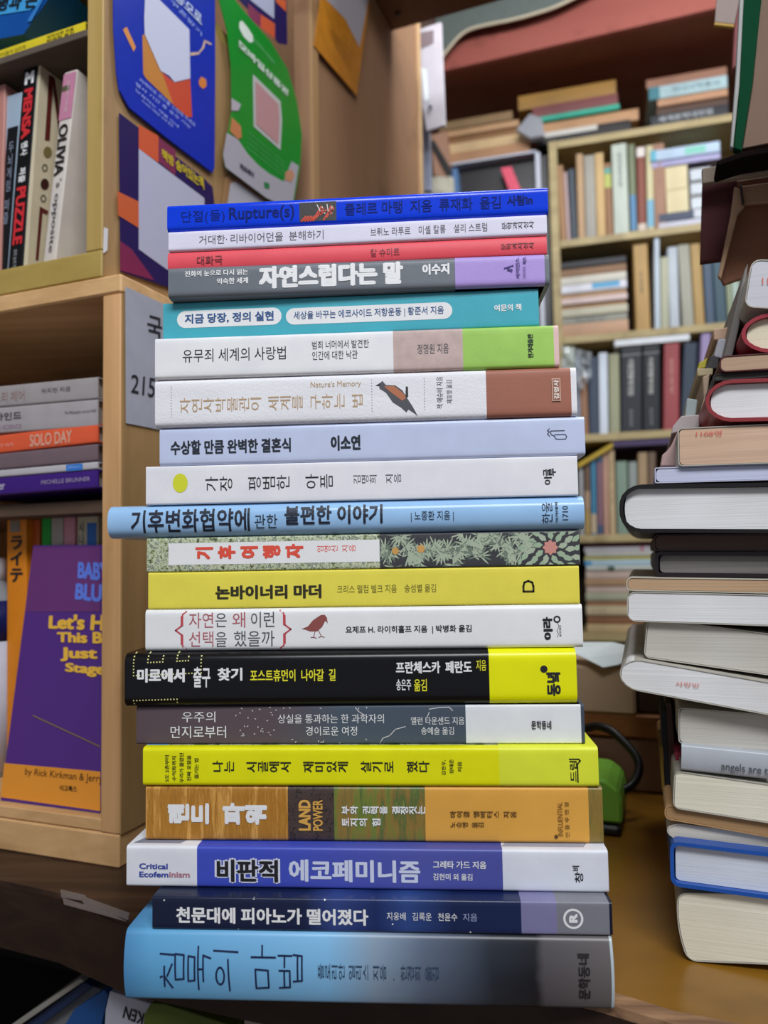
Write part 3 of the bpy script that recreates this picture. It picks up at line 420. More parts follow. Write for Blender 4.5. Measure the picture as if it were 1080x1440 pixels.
50885: ((10,80,173,80,173,66,100,66,100,49,139,40,153,17,137,-7,92,-15,46,-7,30,17,44,40,83,49,83,66,10,66), (92,36,58,31,46,17,58,3,92,-2,125,3,137,17,125,31), (92,162,138,153,155,127,138,102,92,93,45,102,28,127,45,153), (92,149,58,143,45,127,58,112,92,107,126,112,138,127,126,143),),
50892: ((159,165,142,165,142,42,101,42,101,29,142,29,142,-16,159,-16), (68,156,101,147,114,121,101,95,68,85,35,95,23,121,35,147), (68,144,47,137,38,121,47,104,68,98,90,104,98,121,90,137), (129,64,128,76,67,71,9,70,11,56,34,56,59,57,59,-10,76,-10,76,58,102,60),),
50896: ((158,165,141,165,141,58,105,58,105,46,141,46,141,28,158,28), (68,158,100,149,112,126,100,103,68,95,36,103,23,126,36,149), (68,146,47,140,39,126,47,113,68,107,88,113,96,126,88,140), (127,75,126,87,65,83,9,82,11,68,35,68,61,69,61,34,78,34,78,70,103,72), (35,41,51,41,51,2,162,2,162,-12,35,-12),),
50948: ((69,157,102,147,115,120,102,93,69,82,36,93,23,120,36,147), (69,143,47,137,39,120,47,103,69,96,91,103,99,120,91,137), (142,165,158,165,158,-16,142,-16), (130,61,129,74,67,68,10,67,12,53,36,53,62,54,62,-10,78,-10,78,55,104,58),),
50976: ((91,158,137,147,155,119,137,90,91,79,46,90,28,119,46,147), (91,145,58,138,45,119,58,100,91,93,125,100,138,119,125,138), (10,62,174,62,174,49,131,49,131,-16,114,-16,114,49,69,49,69,-16,52,-16,52,49,10,49),),
50980: ((92,161,138,151,155,125,138,98,92,89,46,98,28,125,46,151), (92,147,58,141,46,125,58,108,92,102,125,108,137,125,125,141), (10,75,174,75,174,61,132,61,132,24,115,24,115,61,84,61,84,24,67,24,67,61,10,61), (30,39,47,39,47,2,157,2,157,-12,30,-12),),
51004: ((92,154,45,140,26,104,45,68,92,54,139,68,157,104,139,140), (92,140,56,130,42,104,56,78,92,68,127,78,141,104,127,130), (10,22,174,22,174,8,10,8),),
51008: ((10,70,173,70,173,57,10,57), (92,159,138,150,155,123,138,97,92,87,45,97,28,123,45,150), (92,146,58,140,45,123,58,107,92,101,126,107,138,123,126,140), (31,41,48,41,48,2,155,2,155,-12,31,-12),),
51012: ((92,162,138,154,155,131,138,108,92,100,45,108,28,131,45,154), (92,150,57,145,45,131,57,117,92,112,126,117,138,131,126,145), (10,87,173,87,173,74,10,74), (152,59,30,59,30,46,136,46,136,30,30,30,30,-1,30,-14,158,-14,158,-1,46,-1,46,18,152,18),),
51020: ((92,161,138,152,155,127,138,102,92,93,45,102,28,127,45,152), (92,148,58,143,45,127,58,112,92,106,126,112,138,127,126,143), (30,46,30,-13,153,-13,153,46), (137,33,46,33,46,0,137,0), (10,78,173,78,173,64,10,64),),
51025: ((10,77,173,77,173,64,10,64), (92,49,137,41,153,17,137,-7,92,-16,46,-7,30,17,46,41), (92,36,125,31,137,17,125,2,92,-3,58,2,46,17,58,31), (92,161,138,152,155,126,138,101,92,92,45,101,28,126,45,152), (92,148,58,142,45,126,58,111,92,105,126,111,138,126,126,142),),
51032: ((69,152,103,140,117,110,103,79,69,67,34,79,20,110,34,140), (69,138,46,130,36,110,46,89,69,81,92,89,101,110,92,130), (141,165,157,165,157,-16,141,-16), (130,32,129,44,68,39,11,38,13,24,69,25),),
51060: ((141,165,158,165,158,-16,141,-16), (63,151,30,134,17,88,30,42,63,25,95,42,108,88,95,134), (63,137,41,123,33,88,41,53,63,40,84,53,92,88,84,123),),
51061: ((37,48,158,48,158,-16,142,-16,142,34,37,34), (142,165,158,165,158,58,142,58), (61,155,95,143,108,112,95,81,61,69,27,81,14,112,27,143), (61,140,39,132,30,112,39,91,61,83,83,91,92,112,83,132),),
51064: ((142,165,158,165,158,33,142,33), (42,47,59,47,59,2,164,2,164,-12,42,-12), (61,153,95,140,108,108,95,76,61,64,28,76,14,108,28,140), (61,138,39,130,30,108,39,87,61,78,83,87,92,108,83,130),),
51068: ((61,159,94,148,107,119,94,90,61,79,27,90,14,119,27,148), (61,145,39,138,30,119,39,100,61,92,83,100,91,119,83,138), (142,165,158,165,158,73,142,73), (158,64,41,64,41,51,142,51,142,32,42,32,42,0,42,-13,164,-13,164,0,58,0,58,20,158,20),),
51069: ((142,165,158,165,158,69,142,69), (33,61,92,61,92,19,49,19,49,0,78,0,105,4,106,-9,78,-13,44,-13,33,-13,33,31,76,31,76,49,33,49), (100,61,158,61,158,-14,142,-14,142,48,100,48), (61,157,94,146,107,117,94,87,61,76,27,87,14,117,27,146), (61,143,39,136,30,117,39,97,61,90,83,97,91,117,83,136),),
51076: ((142,165,158,165,158,62,142,62), (41,52,41,-13,158,-13,158,52), (142,39,58,39,58,0,142,0), (61,156,95,144,108,113,95,83,61,71,27,83,14,113,27,144), (61,142,39,134,30,113,39,93,61,85,83,93,92,113,83,134),),
51080: ((142,165,158,165,158,62,142,62), (61,155,95,143,108,112,95,82,61,70,27,82,14,112,27,143), (61,141,39,133,30,112,39,92,61,84,83,92,92,112,83,133), (71,54,55,54,55,44,45,18,19,-1,27,-13,49,1,63,20,75,0,97,-15,117,0,130,21,144,1,166,-13,174,-1,148,18,138,44,138,54,122,54,122,44,115,22,96,2,77,21,71,44),),
51088: ((13,147,111,147,111,133,71,133,71,110,84,67,117,37,108,24,81,46,63,79,44,43,17,19,7,32,41,65,55,110,55,133,13,133), (132,165,149,165,149,92,179,92,179,78,149,78,149,-16,132,-16),),
51109: ((93,51,136,43,152,18,136,-6,93,-15,49,-6,33,18,49,43), (93,38,61,33,50,18,61,3,93,-2,124,3,136,18,124,33), (14,152,111,152,111,138,71,138,71,131,83,99,115,78,107,65,80,80,63,104,46,77,18,59,9,73,42,96,55,131,55,138,14,138), (134,165,150,165,150,119,177,119,177,106,150,106,150,56,134,56),),
51116: ((164,165,148,165,148,92,125,92,125,162,109,162,109,-6,125,-6,125,78,148,78,148,-16,164,-16), (12,144,96,144,96,130,63,130,63,116,73,71,102,41,92,28,70,48,56,77,42,44,18,22,8,34,37,67,47,116,47,130,12,130),),
51117: ((41,46,162,46,162,-16,146,-16,146,32,41,32), (14,150,95,150,95,137,63,137,63,128,72,98,98,77,90,64,69,78,56,99,42,76,19,59,10,72,38,95,47,128,47,137,14,137), (162,165,147,165,147,118,124,118,124,162,108,162,108,57,124,57,124,104,147,104,147,56,162,56),),
51200: ((159,165,142,165,142,100,103,100,103,86,142,86,142,-16,159,-16), (15,147,113,147,113,133,73,133,73,112,86,68,120,37,110,24,83,47,64,81,46,44,18,20,8,33,42,66,56,112,56,133,15,133),),
51201: ((38,47,159,47,159,-16,142,-16,142,34,38,34), (142,165,159,165,159,57,142,57,142,104,107,104,107,118,142,118), (16,153,112,153,112,139,73,139,73,132,85,99,117,77,108,64,82,80,65,105,47,78,19,60,11,73,43,97,56,132,56,139,16,139),),
51204: ((142,165,159,165,159,33,142,33,142,102,106,102,106,115,142,115), (16,151,112,151,112,137,73,137,73,128,85,95,117,73,108,60,82,76,65,101,47,73,19,56,11,69,43,92,56,128,56,137,16,137), (43,44,60,44,60,2,164,2,164,-12,43,-12),),
51208: ((142,165,159,165,159,72,142,72,142,112,107,112,107,125,142,125), (16,156,112,156,112,142,72,142,72,138,85,107,116,87,108,74,81,89,64,112,47,86,19,70,11,83,43,105,56,138,56,142,16,142), (159,63,42,63,42,50,142,50,142,32,43,32,43,0,43,-14,165,-14,165,0,59,0,59,19,159,19),),
51221: ((99,52,143,43,159,18,143,-7,99,-15,55,-7,39,18,55,43), (99,39,67,34,55,18,67,3,99,-2,131,3,143,18,131,34), (142,165,159,165,159,58,142,58,142,105,107,105,107,118,142,118), (16,152,112,152,112,139,73,139,73,133,85,100,117,77,108,64,82,80,65,105,47,77,19,59,11,72,43,96,56,132,56,139,16,139),),
51228: ((148,165,163,165,163,-16,148,-16), (111,161,127,161,127,-6,111,-6,111,87,82,87,82,100,111,100), (13,144,95,144,95,131,63,131,63,114,73,69,101,37,91,25,69,47,55,78,41,44,18,21,8,33,37,67,47,114,47,131,13,131),),
51276: ((159,165,142,165,142,131,109,131,109,118,142,118,142,101,109,101,109,88,142,88,142,60,159,60), (16,153,112,153,112,140,73,140,73,131,85,98,117,76,108,63,82,79,65,103,47,76,19,59,11,72,44,95,56,131,56,140,16,140), (72,54,56,54,56,45,47,18,20,-1,28,-13,50,1,64,20,76,0,98,-15,118,0,131,21,145,1,167,-13,176,-1,149,18,139,45,139,54,123,54,123,45,117,22,97,1,78,21,72,45),),
51312: ((24,149,160,149,160,135,100,135,100,131,122,93,166,73,160,60,120,76,92,107,64,76,25,59,18,72,62,93,83,131,83,135,24,135), (84,65,100,65,100,21,174,21,174,8,10,8,10,21,84,21),),
51333: ((92,47,137,39,153,16,137,-7,92,-15,46,-7,30,16,46,39), (92,34,58,29,46,16,58,2,92,-2,125,2,137,16,125,29), (25,157,159,157,159,144,102,144,122,118,164,105,158,92,118,104,92,129,66,104,25,92,19,105,61,118,81,144,25,144), (100,101,83,101,83,75,10,75,10,62,173,62,173,75,100,75),),
51396: ((141,165,157,165,157,-16,141,-16), (20,148,119,148,119,134,78,134,78,132,90,102,124,82,116,69,88,84,70,107,51,82,22,66,14,79,48,100,61,132,61,134,20,134), (78,74,61,74,61,37,35,36,11,36,13,23,69,24,130,30,129,43,104,40,78,38),),
51452: ((25,154,158,154,158,141,101,141,101,140,120,108,164,91,158,78,118,92,92,119,65,92,26,78,20,91,63,108,82,140,82,141,25,141), (10,62,173,62,173,49,100,49,100,-15,83,-15,83,49,10,49),),
51456: ((25,156,159,156,159,143,102,143,121,114,164,99,157,85,117,99,92,125,66,99,26,85,20,99,62,114,81,143,25,143), (10,72,174,72,174,59,101,59,101,22,85,22,85,59,10,59), (31,40,47,40,47,2,156,2,156,-12,31,-12),),
51473: ((10,81,173,81,173,67,100,67,100,48,139,39,153,17,137,-7,92,-15,46,-7,30,17,44,39,83,48,83,67,10,67), (92,35,58,30,46,17,58,3,92,-2,125,3,137,17,125,30), (25,157,159,157,159,144,102,144,122,118,164,105,158,92,118,104,92,128,66,104,25,92,19,105,61,118,81,144,25,144),),
51600: ((10,88,173,88,173,75,10,75), (152,59,30,59,30,46,136,46,136,30,30,30,30,-1,30,-14,158,-14,158,-1,46,-1,46,17,152,17), (25,158,159,158,159,145,101,145,122,122,165,110,159,97,118,108,92,130,65,108,24,97,19,110,62,122,82,145,25,145),),
51608: ((30,48,30,-13,153,-13,153,48), (137,35,46,35,46,0,137,0), (10,81,173,81,173,67,10,67), (25,157,159,157,159,144,102,144,122,118,164,105,158,91,118,104,92,128,66,104,25,91,19,105,62,118,81,144,25,144),),
51648: ((141,165,158,165,158,-16,141,-16), (16,147,117,147,117,133,75,133,75,110,89,66,123,37,114,24,85,46,66,79,48,43,20,19,10,32,44,64,58,110,58,133,16,133),),
51652: ((142,165,158,165,158,33,142,33), (42,45,59,45,59,2,164,2,164,-12,42,-12), (17,150,116,150,116,137,75,137,75,127,88,94,121,72,112,59,85,75,67,100,49,73,21,55,12,68,46,92,58,127,58,137,17,137),),
51665: ((142,165,158,165,158,67,142,67), (42,59,58,59,58,37,142,37,142,59,158,59,158,-13,42,-13), (58,24,142,24,142,0,58,0), (17,153,116,153,116,140,75,140,75,136,88,104,121,83,113,70,85,86,67,110,49,84,21,67,12,80,45,102,58,136,58,140,17,140),),
51667: ((142,165,158,165,158,42,142,42), (91,52,108,52,108,48,126,16,169,-2,162,-15,125,-1,100,25,75,-1,37,-15,31,-2,73,16,91,48), (17,152,116,152,116,138,75,138,75,133,88,100,121,78,112,65,85,81,67,105,49,78,21,60,13,73,46,97,58,133,58,138,17,138),),
51676: ((137,165,153,165,153,94,178,94,178,79,153,79,153,-16,137,-16), (65,147,13,147,13,133,35,133,35,112,30,70,7,35,18,22,34,42,43,68,52,42,68,21,85,41,94,68,103,42,119,22,130,35,107,69,102,112,102,133,122,133,122,147,72,147,72,133,86,133,86,112,83,77,69,43,54,77,51,112,51,133,65,133),),
52268: ((55,164,72,164,72,141,112,141,112,127,72,127,72,123,84,91,116,70,107,57,81,72,64,95,46,70,19,53,10,67,43,89,55,123,55,127,15,127,15,141,55,141), (134,165,150,165,150,109,177,109,177,95,150,95,150,31,134,31), (38,43,54,43,54,2,158,2,158,-12,38,-12),),
52280: ((37,50,37,-13,150,-13,150,50), (134,37,53,37,53,0,134,0), (55,166,72,166,72,144,112,144,112,131,72,131,72,128,84,98,116,78,108,65,81,80,64,102,46,78,18,62,10,75,43,95,55,128,55,131,15,131,15,144,55,144), (134,165,150,165,150,120,177,120,177,106,150,106,150,58,134,58),),
52285: ((93,50,136,42,152,17,136,-7,93,-15,49,-7,33,17,49,42), (93,37,61,32,50,17,61,3,93,-2,124,3,136,17,124,32), (55,166,72,166,72,143,112,143,112,130,72,130,72,126,84,96,116,77,108,64,81,78,64,101,46,75,18,59,10,72,43,93,55,126,55,130,15,130,15,143,55,143), (134,165,150,165,150,119,177,119,177,105,150,105,150,55,134,55),),
52286: ((55,166,72,166,72,144,112,144,112,131,72,131,72,128,84,98,116,79,108,66,81,80,64,102,46,78,18,62,10,75,43,96,55,128,55,131,15,131,15,144,55,144), (134,165,150,165,150,121,177,121,177,107,150,107,150,60,134,60), (35,51,153,51,153,37,103,37,122,12,160,-2,154,-15,118,-2,94,20,70,-2,34,-15,28,-2,67,12,85,37,35,37),),
52293: ((41,45,162,45,162,-16,146,-16,146,31,41,31), (48,163,63,163,63,142,95,142,95,128,63,128,63,126,73,96,100,76,92,63,70,78,56,99,42,76,19,60,11,72,38,94,48,126,48,128,15,128,15,142,48,142), (162,165,147,165,147,117,124,117,124,162,108,162,108,55,124,55,124,103,147,103,147,54,162,54),),
52380: ((142,165,159,165,159,30,142,30,142,96,105,96,105,110,142,110), (55,164,72,164,72,141,112,141,112,128,72,128,72,122,84,90,117,69,109,56,81,71,64,95,46,69,19,52,10,65,43,88,55,122,55,128,15,128,15,141,55,141), (43,42,60,42,60,2,164,2,164,-12,43,-12),),
52384: ((55,166,72,166,72,147,112,147,112,134,72,134,72,130,85,103,118,87,111,74,82,87,64,107,45,84,17,70,9,83,42,101,55,130,55,134,15,134,15,147,55,147), (142,165,159,165,159,71,142,71,142,107,106,107,106,120,142,120), (159,62,42,62,42,49,142,49,142,31,43,31,43,0,43,-14,165,-14,165,0,59,0,59,19,159,19),),
52392: ((41,49,41,-13,159,-13,159,49), (143,36,58,36,58,0,143,0), (55,166,72,166,72,144,112,144,112,131,72,131,72,127,84,97,117,77,109,64,82,79,64,102,46,77,18,61,10,74,43,95,55,127,55,131,15,131,15,144,55,144), (142,165,159,165,159,58,142,58,142,101,106,101,106,115,142,115),),
52404: ((148,165,163,165,163,-16,148,-16), (111,161,127,161,127,-6,111,-6,111,80,84,80,84,94,111,94), (47,159,63,159,63,132,96,132,96,118,63,118,63,110,73,68,101,38,92,25,69,46,55,75,41,44,18,21,8,34,37,66,47,110,47,118,13,118,13,132,47,132),),
52492: ((100,166,83,166,83,146,27,146,27,133,83,133,63,106,20,93,25,80,65,92,92,114,118,92,158,80,163,93,120,106,101,133,157,133,157,146,100,146), (83,89,100,89,100,66,173,66,173,52,10,52,10,66,83,66), (31,38,48,38,48,2,155,2,155,-12,31,-12),),
52509: ((92,45,137,37,153,15,137,-7,92,-15,46,-7,30,15,46,37), (92,32,58,28,46,15,58,2,92,-3,125,2,137,15,125,28), (100,166,83,166,83,148,27,148,27,134,83,134,63,110,19,98,25,85,65,95,92,117,118,95,159,85,164,98,120,110,101,134,157,134,157,148,100,148), (83,94,100,94,100,72,173,72,173,58,10,58,10,72,83,72),),
52636: ((173,85,10,85,10,72,83,72,83,56,30,56,30,43,136,43,136,28,30,28,30,-1,30,-14,158,-14,158,-1,46,-1,46,16,152,16,152,56,100,56,100,72,173,72), (100,166,83,166,83,150,27,150,27,137,82,137,62,115,19,106,24,93,65,102,92,122,118,102,160,93,165,106,121,115,101,137,157,137,157,150,100,150),),
52852: ((22,147,103,147,86,73,21,14,12,27,52,55,76,88,15,82,12,97,81,102,85,117,86,133,22,133), (132,165,149,165,149,92,178,92,178,78,149,78,149,-15,132,-15),),
52860: ((21,157,102,157,81,100,19,66,13,79,50,94,73,114,15,110,12,124,80,127,82,135,84,144,21,144), (134,165,150,165,150,124,177,124,177,110,150,110,150,71,134,71), (150,63,36,63,36,50,134,50,134,32,36,32,36,0,36,-13,157,-13,157,0,52,0,52,20,150,20),),
52884: ((162,165,147,165,147,109,123,109,123,162,107,162,107,35,123,35,123,96,147,96,147,29,162,29), (44,46,61,46,61,2,168,2,168,-12,44,-12), (20,150,90,150,74,91,20,49,12,61,44,80,64,104,14,98,11,112,69,116,72,126,74,136,20,136),),
52972: ((142,165,159,165,159,72,142,72,142,108,103,108,103,122,142,122), (23,157,103,157,83,100,21,66,15,79,52,93,75,114,17,109,14,123,81,126,84,134,85,143,23,143), (159,64,42,64,42,50,142,50,142,32,43,32,43,0,43,-13,165,-13,165,0,59,0,59,20,159,20),),
52980: ((42,51,42,-13,159,-13,159,51), (142,38,58,38,58,0,142,0), (142,165,159,165,159,61,142,61,142,104,103,104,103,118,142,118), (23,155,103,155,83,96,21,58,15,72,51,88,75,110,17,105,14,119,81,122,84,131,86,141,23,141),),
53076: ((30,148,154,148,154,131,153,94,146,47,130,49,134,71,136,92,27,85,24,100,137,104,137,118,137,131,137,134,30,134), (74,70,90,70,90,23,173,23,173,9,10,9,10,23,74,23),),
53216: ((153,154,31,154,31,141,137,141,137,138,137,127,136,115,25,111,28,97,136,102,133,86,130,68,10,68,10,54,84,54,84,-15,100,-15,100,54,173,54,173,68,146,68,152,107,153,138),),
53356: ((10,23,173,23,173,10,10,10), (30,147,153,147,153,125,152,85,146,37,129,38,134,62,136,84,27,78,25,92,137,97,137,111,137,125,137,133,30,133),),
53364: ((153,157,31,157,31,143,136,143,136,143,136,126,26,123,29,110,135,114,134,103,132,91,10,91,10,78,173,78,173,91,149,91,152,120,153,143), (154,61,29,61,29,48,138,48,138,31,30,31,30,0,30,-13,160,-13,160,0,46,0,46,19,154,19),),
53372: ((30,48,30,-13,153,-13,153,48), (137,35,46,35,46,0,137,0), (153,158,31,158,31,144,136,144,136,143,136,133,136,123,26,119,29,106,135,111,134,97,131,83,10,83,10,69,174,69,174,83,148,83,152,116,153,143),),
53440: ((18,149,18,28,32,28,77,29,117,34,116,47,77,43,34,42,34,85,98,85,98,98,34,98,34,135,102,135,102,149), (132,165,149,165,149,93,179,93,179,79,149,79,149,-16,132,-16),),
53444: ((18,151,18,59,32,59,78,60,114,64,113,77,78,73,35,72,35,99,98,99,98,112,35,112,35,137,101,137,101,151), (134,165,150,165,150,109,177,109,177,95,150,95,150,31,134,31), (38,43,54,43,54,2,158,2,158,-12,38,-12),),
53468: ((17,145,17,29,29,29,66,30,96,34,95,48,66,44,33,43,33,84,86,84,86,97,33,97,33,131,88,131,88,145), (164,165,148,165,148,93,124,93,124,162,108,162,108,-6,124,-6,124,79,148,79,148,-16,164,-16),),
53469: ((41,46,162,46,162,-16,146,-16,146,33,41,33), (18,152,18,65,29,65,66,66,96,70,95,84,67,80,34,79,34,103,86,103,86,116,34,116,34,139,88,139,88,152), (162,165,147,165,147,118,122,118,122,162,107,162,107,57,122,57,122,105,147,105,147,56,162,56),),
53552: ((159,165,142,165,142,97,105,97,105,84,142,84,142,-16,159,-16), (18,149,18,28,32,28,76,29,115,33,113,47,77,42,35,41,35,85,94,85,94,98,35,98,35,135,102,135,102,149),),
53664: ((31,151,31,58,83,58,83,21,10,21,10,7,174,7,174,21,100,21,100,58,155,58,155,71,48,71,48,98,149,98,149,112,48,112,48,137,153,137,153,151),),
53685: ((92,43,137,35,153,14,137,-8,92,-15,46,-8,30,14,46,35), (92,30,125,26,137,14,125,2,92,-3,58,2,46,14,58,26), (31,160,31,87,83,87,83,70,10,70,10,56,173,56,173,70,100,70,100,87,154,87,154,100,48,100,48,118,148,118,148,130,48,130,48,147,153,147,153,160),),
53804: ((10,56,174,56,174,42,100,42,100,-16,83,-16,83,42,10,42), (32,157,32,74,155,74,155,88,48,88,48,110,149,110,149,123,48,123,48,144,153,144,153,157),),
53944: ((10,22,174,22,174,8,10,8), (31,150,31,54,155,54,155,68,48,68,48,96,149,96,149,110,48,110,48,136,153,136,153,150),),
54028: ((113,146,12,146,12,132,32,132,32,43,8,43,10,29,64,30,122,36,121,48,107,47,93,46,93,132,113,132), (48,132,48,44,77,45,77,132), (132,165,149,165,149,93,179,93,179,79,149,79,149,-16,132,-16),),
54032: ((112,148,15,148,15,135,33,135,33,73,10,73,12,59,65,60,122,65,121,78,108,76,94,75,94,135,112,135), (49,135,49,73,78,74,78,135), (134,165,150,165,150,110,177,110,177,96,150,96,150,32,134,32), (38,45,54,45,54,2,158,2,158,-12,38,-12),),
54140: ((159,165,142,165,142,97,108,97,108,84,142,84,142,-16,159,-16), (114,146,14,146,14,133,32,133,32,43,9,43,10,29,64,30,121,36,120,48,107,46,94,45,94,133,114,133), (49,133,49,44,78,45,78,133),),
54168: ((148,165,164,165,164,-16,148,-16), (113,161,129,161,129,-6,113,-6,113,82,89,82,89,97,113,97), (94,142,12,142,12,129,27,129,27,43,8,43,10,29,53,30,99,35,98,47,89,46,79,45,79,129,94,129), (42,129,42,43,64,44,64,129),),
54187: ((147,165,163,165,163,41,147,41), (94,49,111,49,111,43,130,14,173,-2,167,-15,129,-2,103,22,77,-2,39,-15,33,-2,76,14,94,43), (114,161,129,161,129,58,114,58,114,102,90,102,90,115,114,115), (97,150,12,150,12,136,28,136,28,79,9,79,11,65,54,66,101,71,101,83,91,82,81,81,81,136,97,136), (43,136,43,79,66,80,66,136),),
54200: ((159,165,142,165,142,131,112,131,112,117,142,117,142,97,112,97,112,83,142,83,142,31,159,31), (111,151,15,151,15,137,33,137,33,72,10,72,12,58,63,59,117,64,116,76,105,75,93,74,93,137,111,137), (49,137,49,72,77,73,77,137), (43,42,60,42,60,2,164,2,164,-12,43,-12),),
54217: ((99,50,143,42,159,17,143,-7,99,-15,55,-7,39,17,55,42), (99,37,67,32,55,17,67,3,99,-2,131,3,143,17,131,32), (142,165,159,165,159,54,142,54,142,87,112,87,112,101,142,101,142,120,112,120,112,133,142,133), (111,152,15,152,15,138,33,138,33,79,10,78,12,64,63,65,117,71,116,83,105,82,93,81,93,138,111,138), (49,138,49,79,77,80,77,138),),
54252: ((159,148,24,148,24,134,52,134,52,75,25,75,25,62,83,62,83,21,10,21,10,7,174,7,174,21,100,21,100,62,158,62,158,75,130,75,130,134,159,134), (69,134,69,75,114,75,114,134),),
54256: ((158,157,25,157,25,144,52,144,52,103,26,103,26,89,83,89,83,67,10,67,10,54,173,54,173,67,100,67,100,89,157,89,157,103,131,103,131,144,158,144), (69,144,69,103,114,103,114,144), (31,38,48,38,48,2,155,2,155,-12,31,-12),),
54408: ((173,78,10,78,10,65,83,65,83,43,30,43,30,-13,153,-13,153,43,100,43,100,65,173,65), (137,30,46,30,46,0,137,0), (158,160,25,160,25,146,52,146,52,108,26,108,26,95,157,95,157,108,131,108,131,146,158,146), (69,146,69,108,114,108,114,146),),
54532: ((10,22,174,22,174,8,10,8), (159,147,24,147,24,134,52,134,52,71,25,71,25,57,158,57,158,71,130,71,130,134,159,134), (69,134,69,71,114,71,114,134),),
54540: ((10,85,173,85,173,71,10,71), (158,160,25,160,25,147,52,147,52,113,26,113,26,100,157,100,157,113,131,113,131,147,158,147), (69,147,69,113,114,113,114,147), (152,56,30,56,30,43,136,43,136,28,30,28,30,-1,30,-14,158,-14,158,-1,46,-1,46,16,152,16),),
54548: ((10,76,173,76,173,62,10,62), (30,44,30,-13,153,-13,153,44), (137,31,46,31,46,0,137,0), (158,159,25,159,25,145,52,145,52,107,26,107,26,94,157,94,157,107,131,107,131,145,158,145), (69,145,69,107,114,107,114,145),),
54588: ((142,165,158,165,158,-16,142,-16), (117,146,14,146,14,132,34,132,34,43,10,43,12,29,67,30,127,36,126,48,112,47,97,46,97,132,117,132), (50,132,50,44,81,45,81,132),),
54616: ((63,108,95,96,107,66,95,36,63,25,32,36,19,66,32,96), (63,94,43,86,35,66,43,46,63,39,83,46,91,66,83,86), (133,165,149,165,149,91,179,91,179,77,149,77,149,-16,133,-16), (55,163,71,163,71,136,116,136,116,123,9,123,9,136,55,136),),
54617: ((64,123,95,115,107,91,95,67,64,58,32,67,20,91,32,115), (64,111,44,105,36,91,44,76,64,71,84,76,91,91,84,105), (33,42,150,42,150,-16,134,-16,134,29,33,29), (56,166,72,166,72,146,117,146,117,133,10,133,10,146,56,146), (134,165,150,165,150,115,177,115,177,102,150,102,150,52,134,52),),
54620: ((64,120,95,111,107,86,95,62,64,53,32,62,20,86,32,111), (64,107,44,101,36,86,44,71,64,66,84,71,91,86,84,101), (134,165,150,165,150,106,177,106,177,92,150,92,150,30,134,30), (38,40,54,40,54,2,158,2,158,-12,38,-12), (56,165,72,165,72,143,117,143,117,130,10,130,10,143,56,143),),
54624: ((64,128,95,120,107,98,95,77,64,69,32,77,20,98,32,120), (64,116,44,111,36,98,44,86,64,81,84,86,91,98,84,111), (134,166,150,166,150,122,177,122,177,109,150,109,150,66,134,66), (150,57,36,57,36,44,134,44,134,28,36,28,36,-1,36,-14,157,-14,157,-1,52,-1,52,16,150,16), (56,167,72,167,72,149,117,149,117,136,10,136,10,149,56,149),),
54637: ((94,47,137,39,152,16,137,-7,94,-15,50,-7,35,16,50,39), (94,34,62,30,51,16,62,2,94,-2,125,2,136,16,125,30), (64,123,95,114,107,91,95,67,64,59,32,67,20,91,32,114), (64,110,44,105,36,91,44,77,64,71,84,77,91,91,84,105), (134,165,150,165,150,115,177,115,177,101,150,101,150,49,134,49), (56,167,72,167,72,145,117,145,117,132,10,132,10,145,56,145),),
54644: ((55,109,82,97,93,68,82,38,55,26,27,38,16,68,27,97), (55,95,37,87,31,68,37,48,55,40,72,48,79,68,72,87), (46,160,63,160,63,134,99,134,99,121,10,121,10,134,46,134), (163,165,147,165,147,89,124,89,124,161,108,161,108,-7,124,-7,124,76,147,76,147,-16,163,-16),),
54664: ((55,122,83,114,94,91,83,69,55,60,27,69,17,91,27,114), (55,110,38,105,31,91,38,78,55,73,72,78,79,91,72,105), (162,165,147,165,147,116,124,116,124,162,108,162,108,56,124,56,124,102,147,102,147,53,162,53), (47,165,63,165,63,145,101,145,101,131,9,131,9,145,47,145), (74,48,58,48,58,42,48,17,21,-1,29,-13,51,0,65,19,78,-1,99,-15,120,0,132,20,146,0,169,-13,177,-1,150,16,140,42,140,48,124,48,124,42,118,20,99,1,80,19,74,42),),
54665: ((55,121,83,113,94,90,83,68,55,59,27,68,17,90,27,113), (55,109,38,104,31,90,38,77,55,72,72,77,79,90,72,104), (103,48,147,40,163,16,147,-7,103,-15,59,-7,43,16,59,40), (103,35,71,30,59,16,71,2,103,-2,135,2,147,16,135,30), (162,165,147,165,147,116,123,116,123,162,108,162,108,57,123,57,123,103,147,103,147,51,162,51), (47,164,63,164,63,144,101,144,101,131,9,131,9,144,47,144),),
54788: ((61,120,91,110,102,85,91,60,61,51,32,60,21,85,32,110), (61,107,43,101,36,85,43,70,61,64,80,70,87,85,80,101), (53,165,70,165,70,143,112,143,112,130,10,130,10,143,53,143), (159,165,142,165,142,117,112,117,112,104,142,104,142,79,112,79,112,66,142,66,142,27,159,27), (43,39,59,39,59,2,163,2,163,-12,43,-12),),
54801: ((61,125,91,116,102,92,91,69,61,60,32,69,21,92,32,116), (61,112,43,107,36,92,43,78,61,72,80,78,87,92,80,107), (42,51,58,51,58,32,142,32,142,51,159,51,159,-13,42,-13), (58,19,142,19,142,0,58,0), (53,167,70,167,70,147,112,147,112,134,10,134,10,147,53,147), (142,165,159,165,159,58,142,58,142,74,111,74,111,88,142,88,142,110,112,110,112,123,142,123),),
54844: ((92,128,135,121,150,100,137,81,100,73,100,59,173,59,173,45,10,45,10,59,83,59,83,73,46,81,33,100,49,121), (92,116,61,112,50,100,61,89,92,85,122,89,133,100,122,112), (31,34,48,34,48,2,155,2,155,-12,31,-12), (83,167,100,167,100,149,164,149,164,136,19,136,19,149,83,149),),
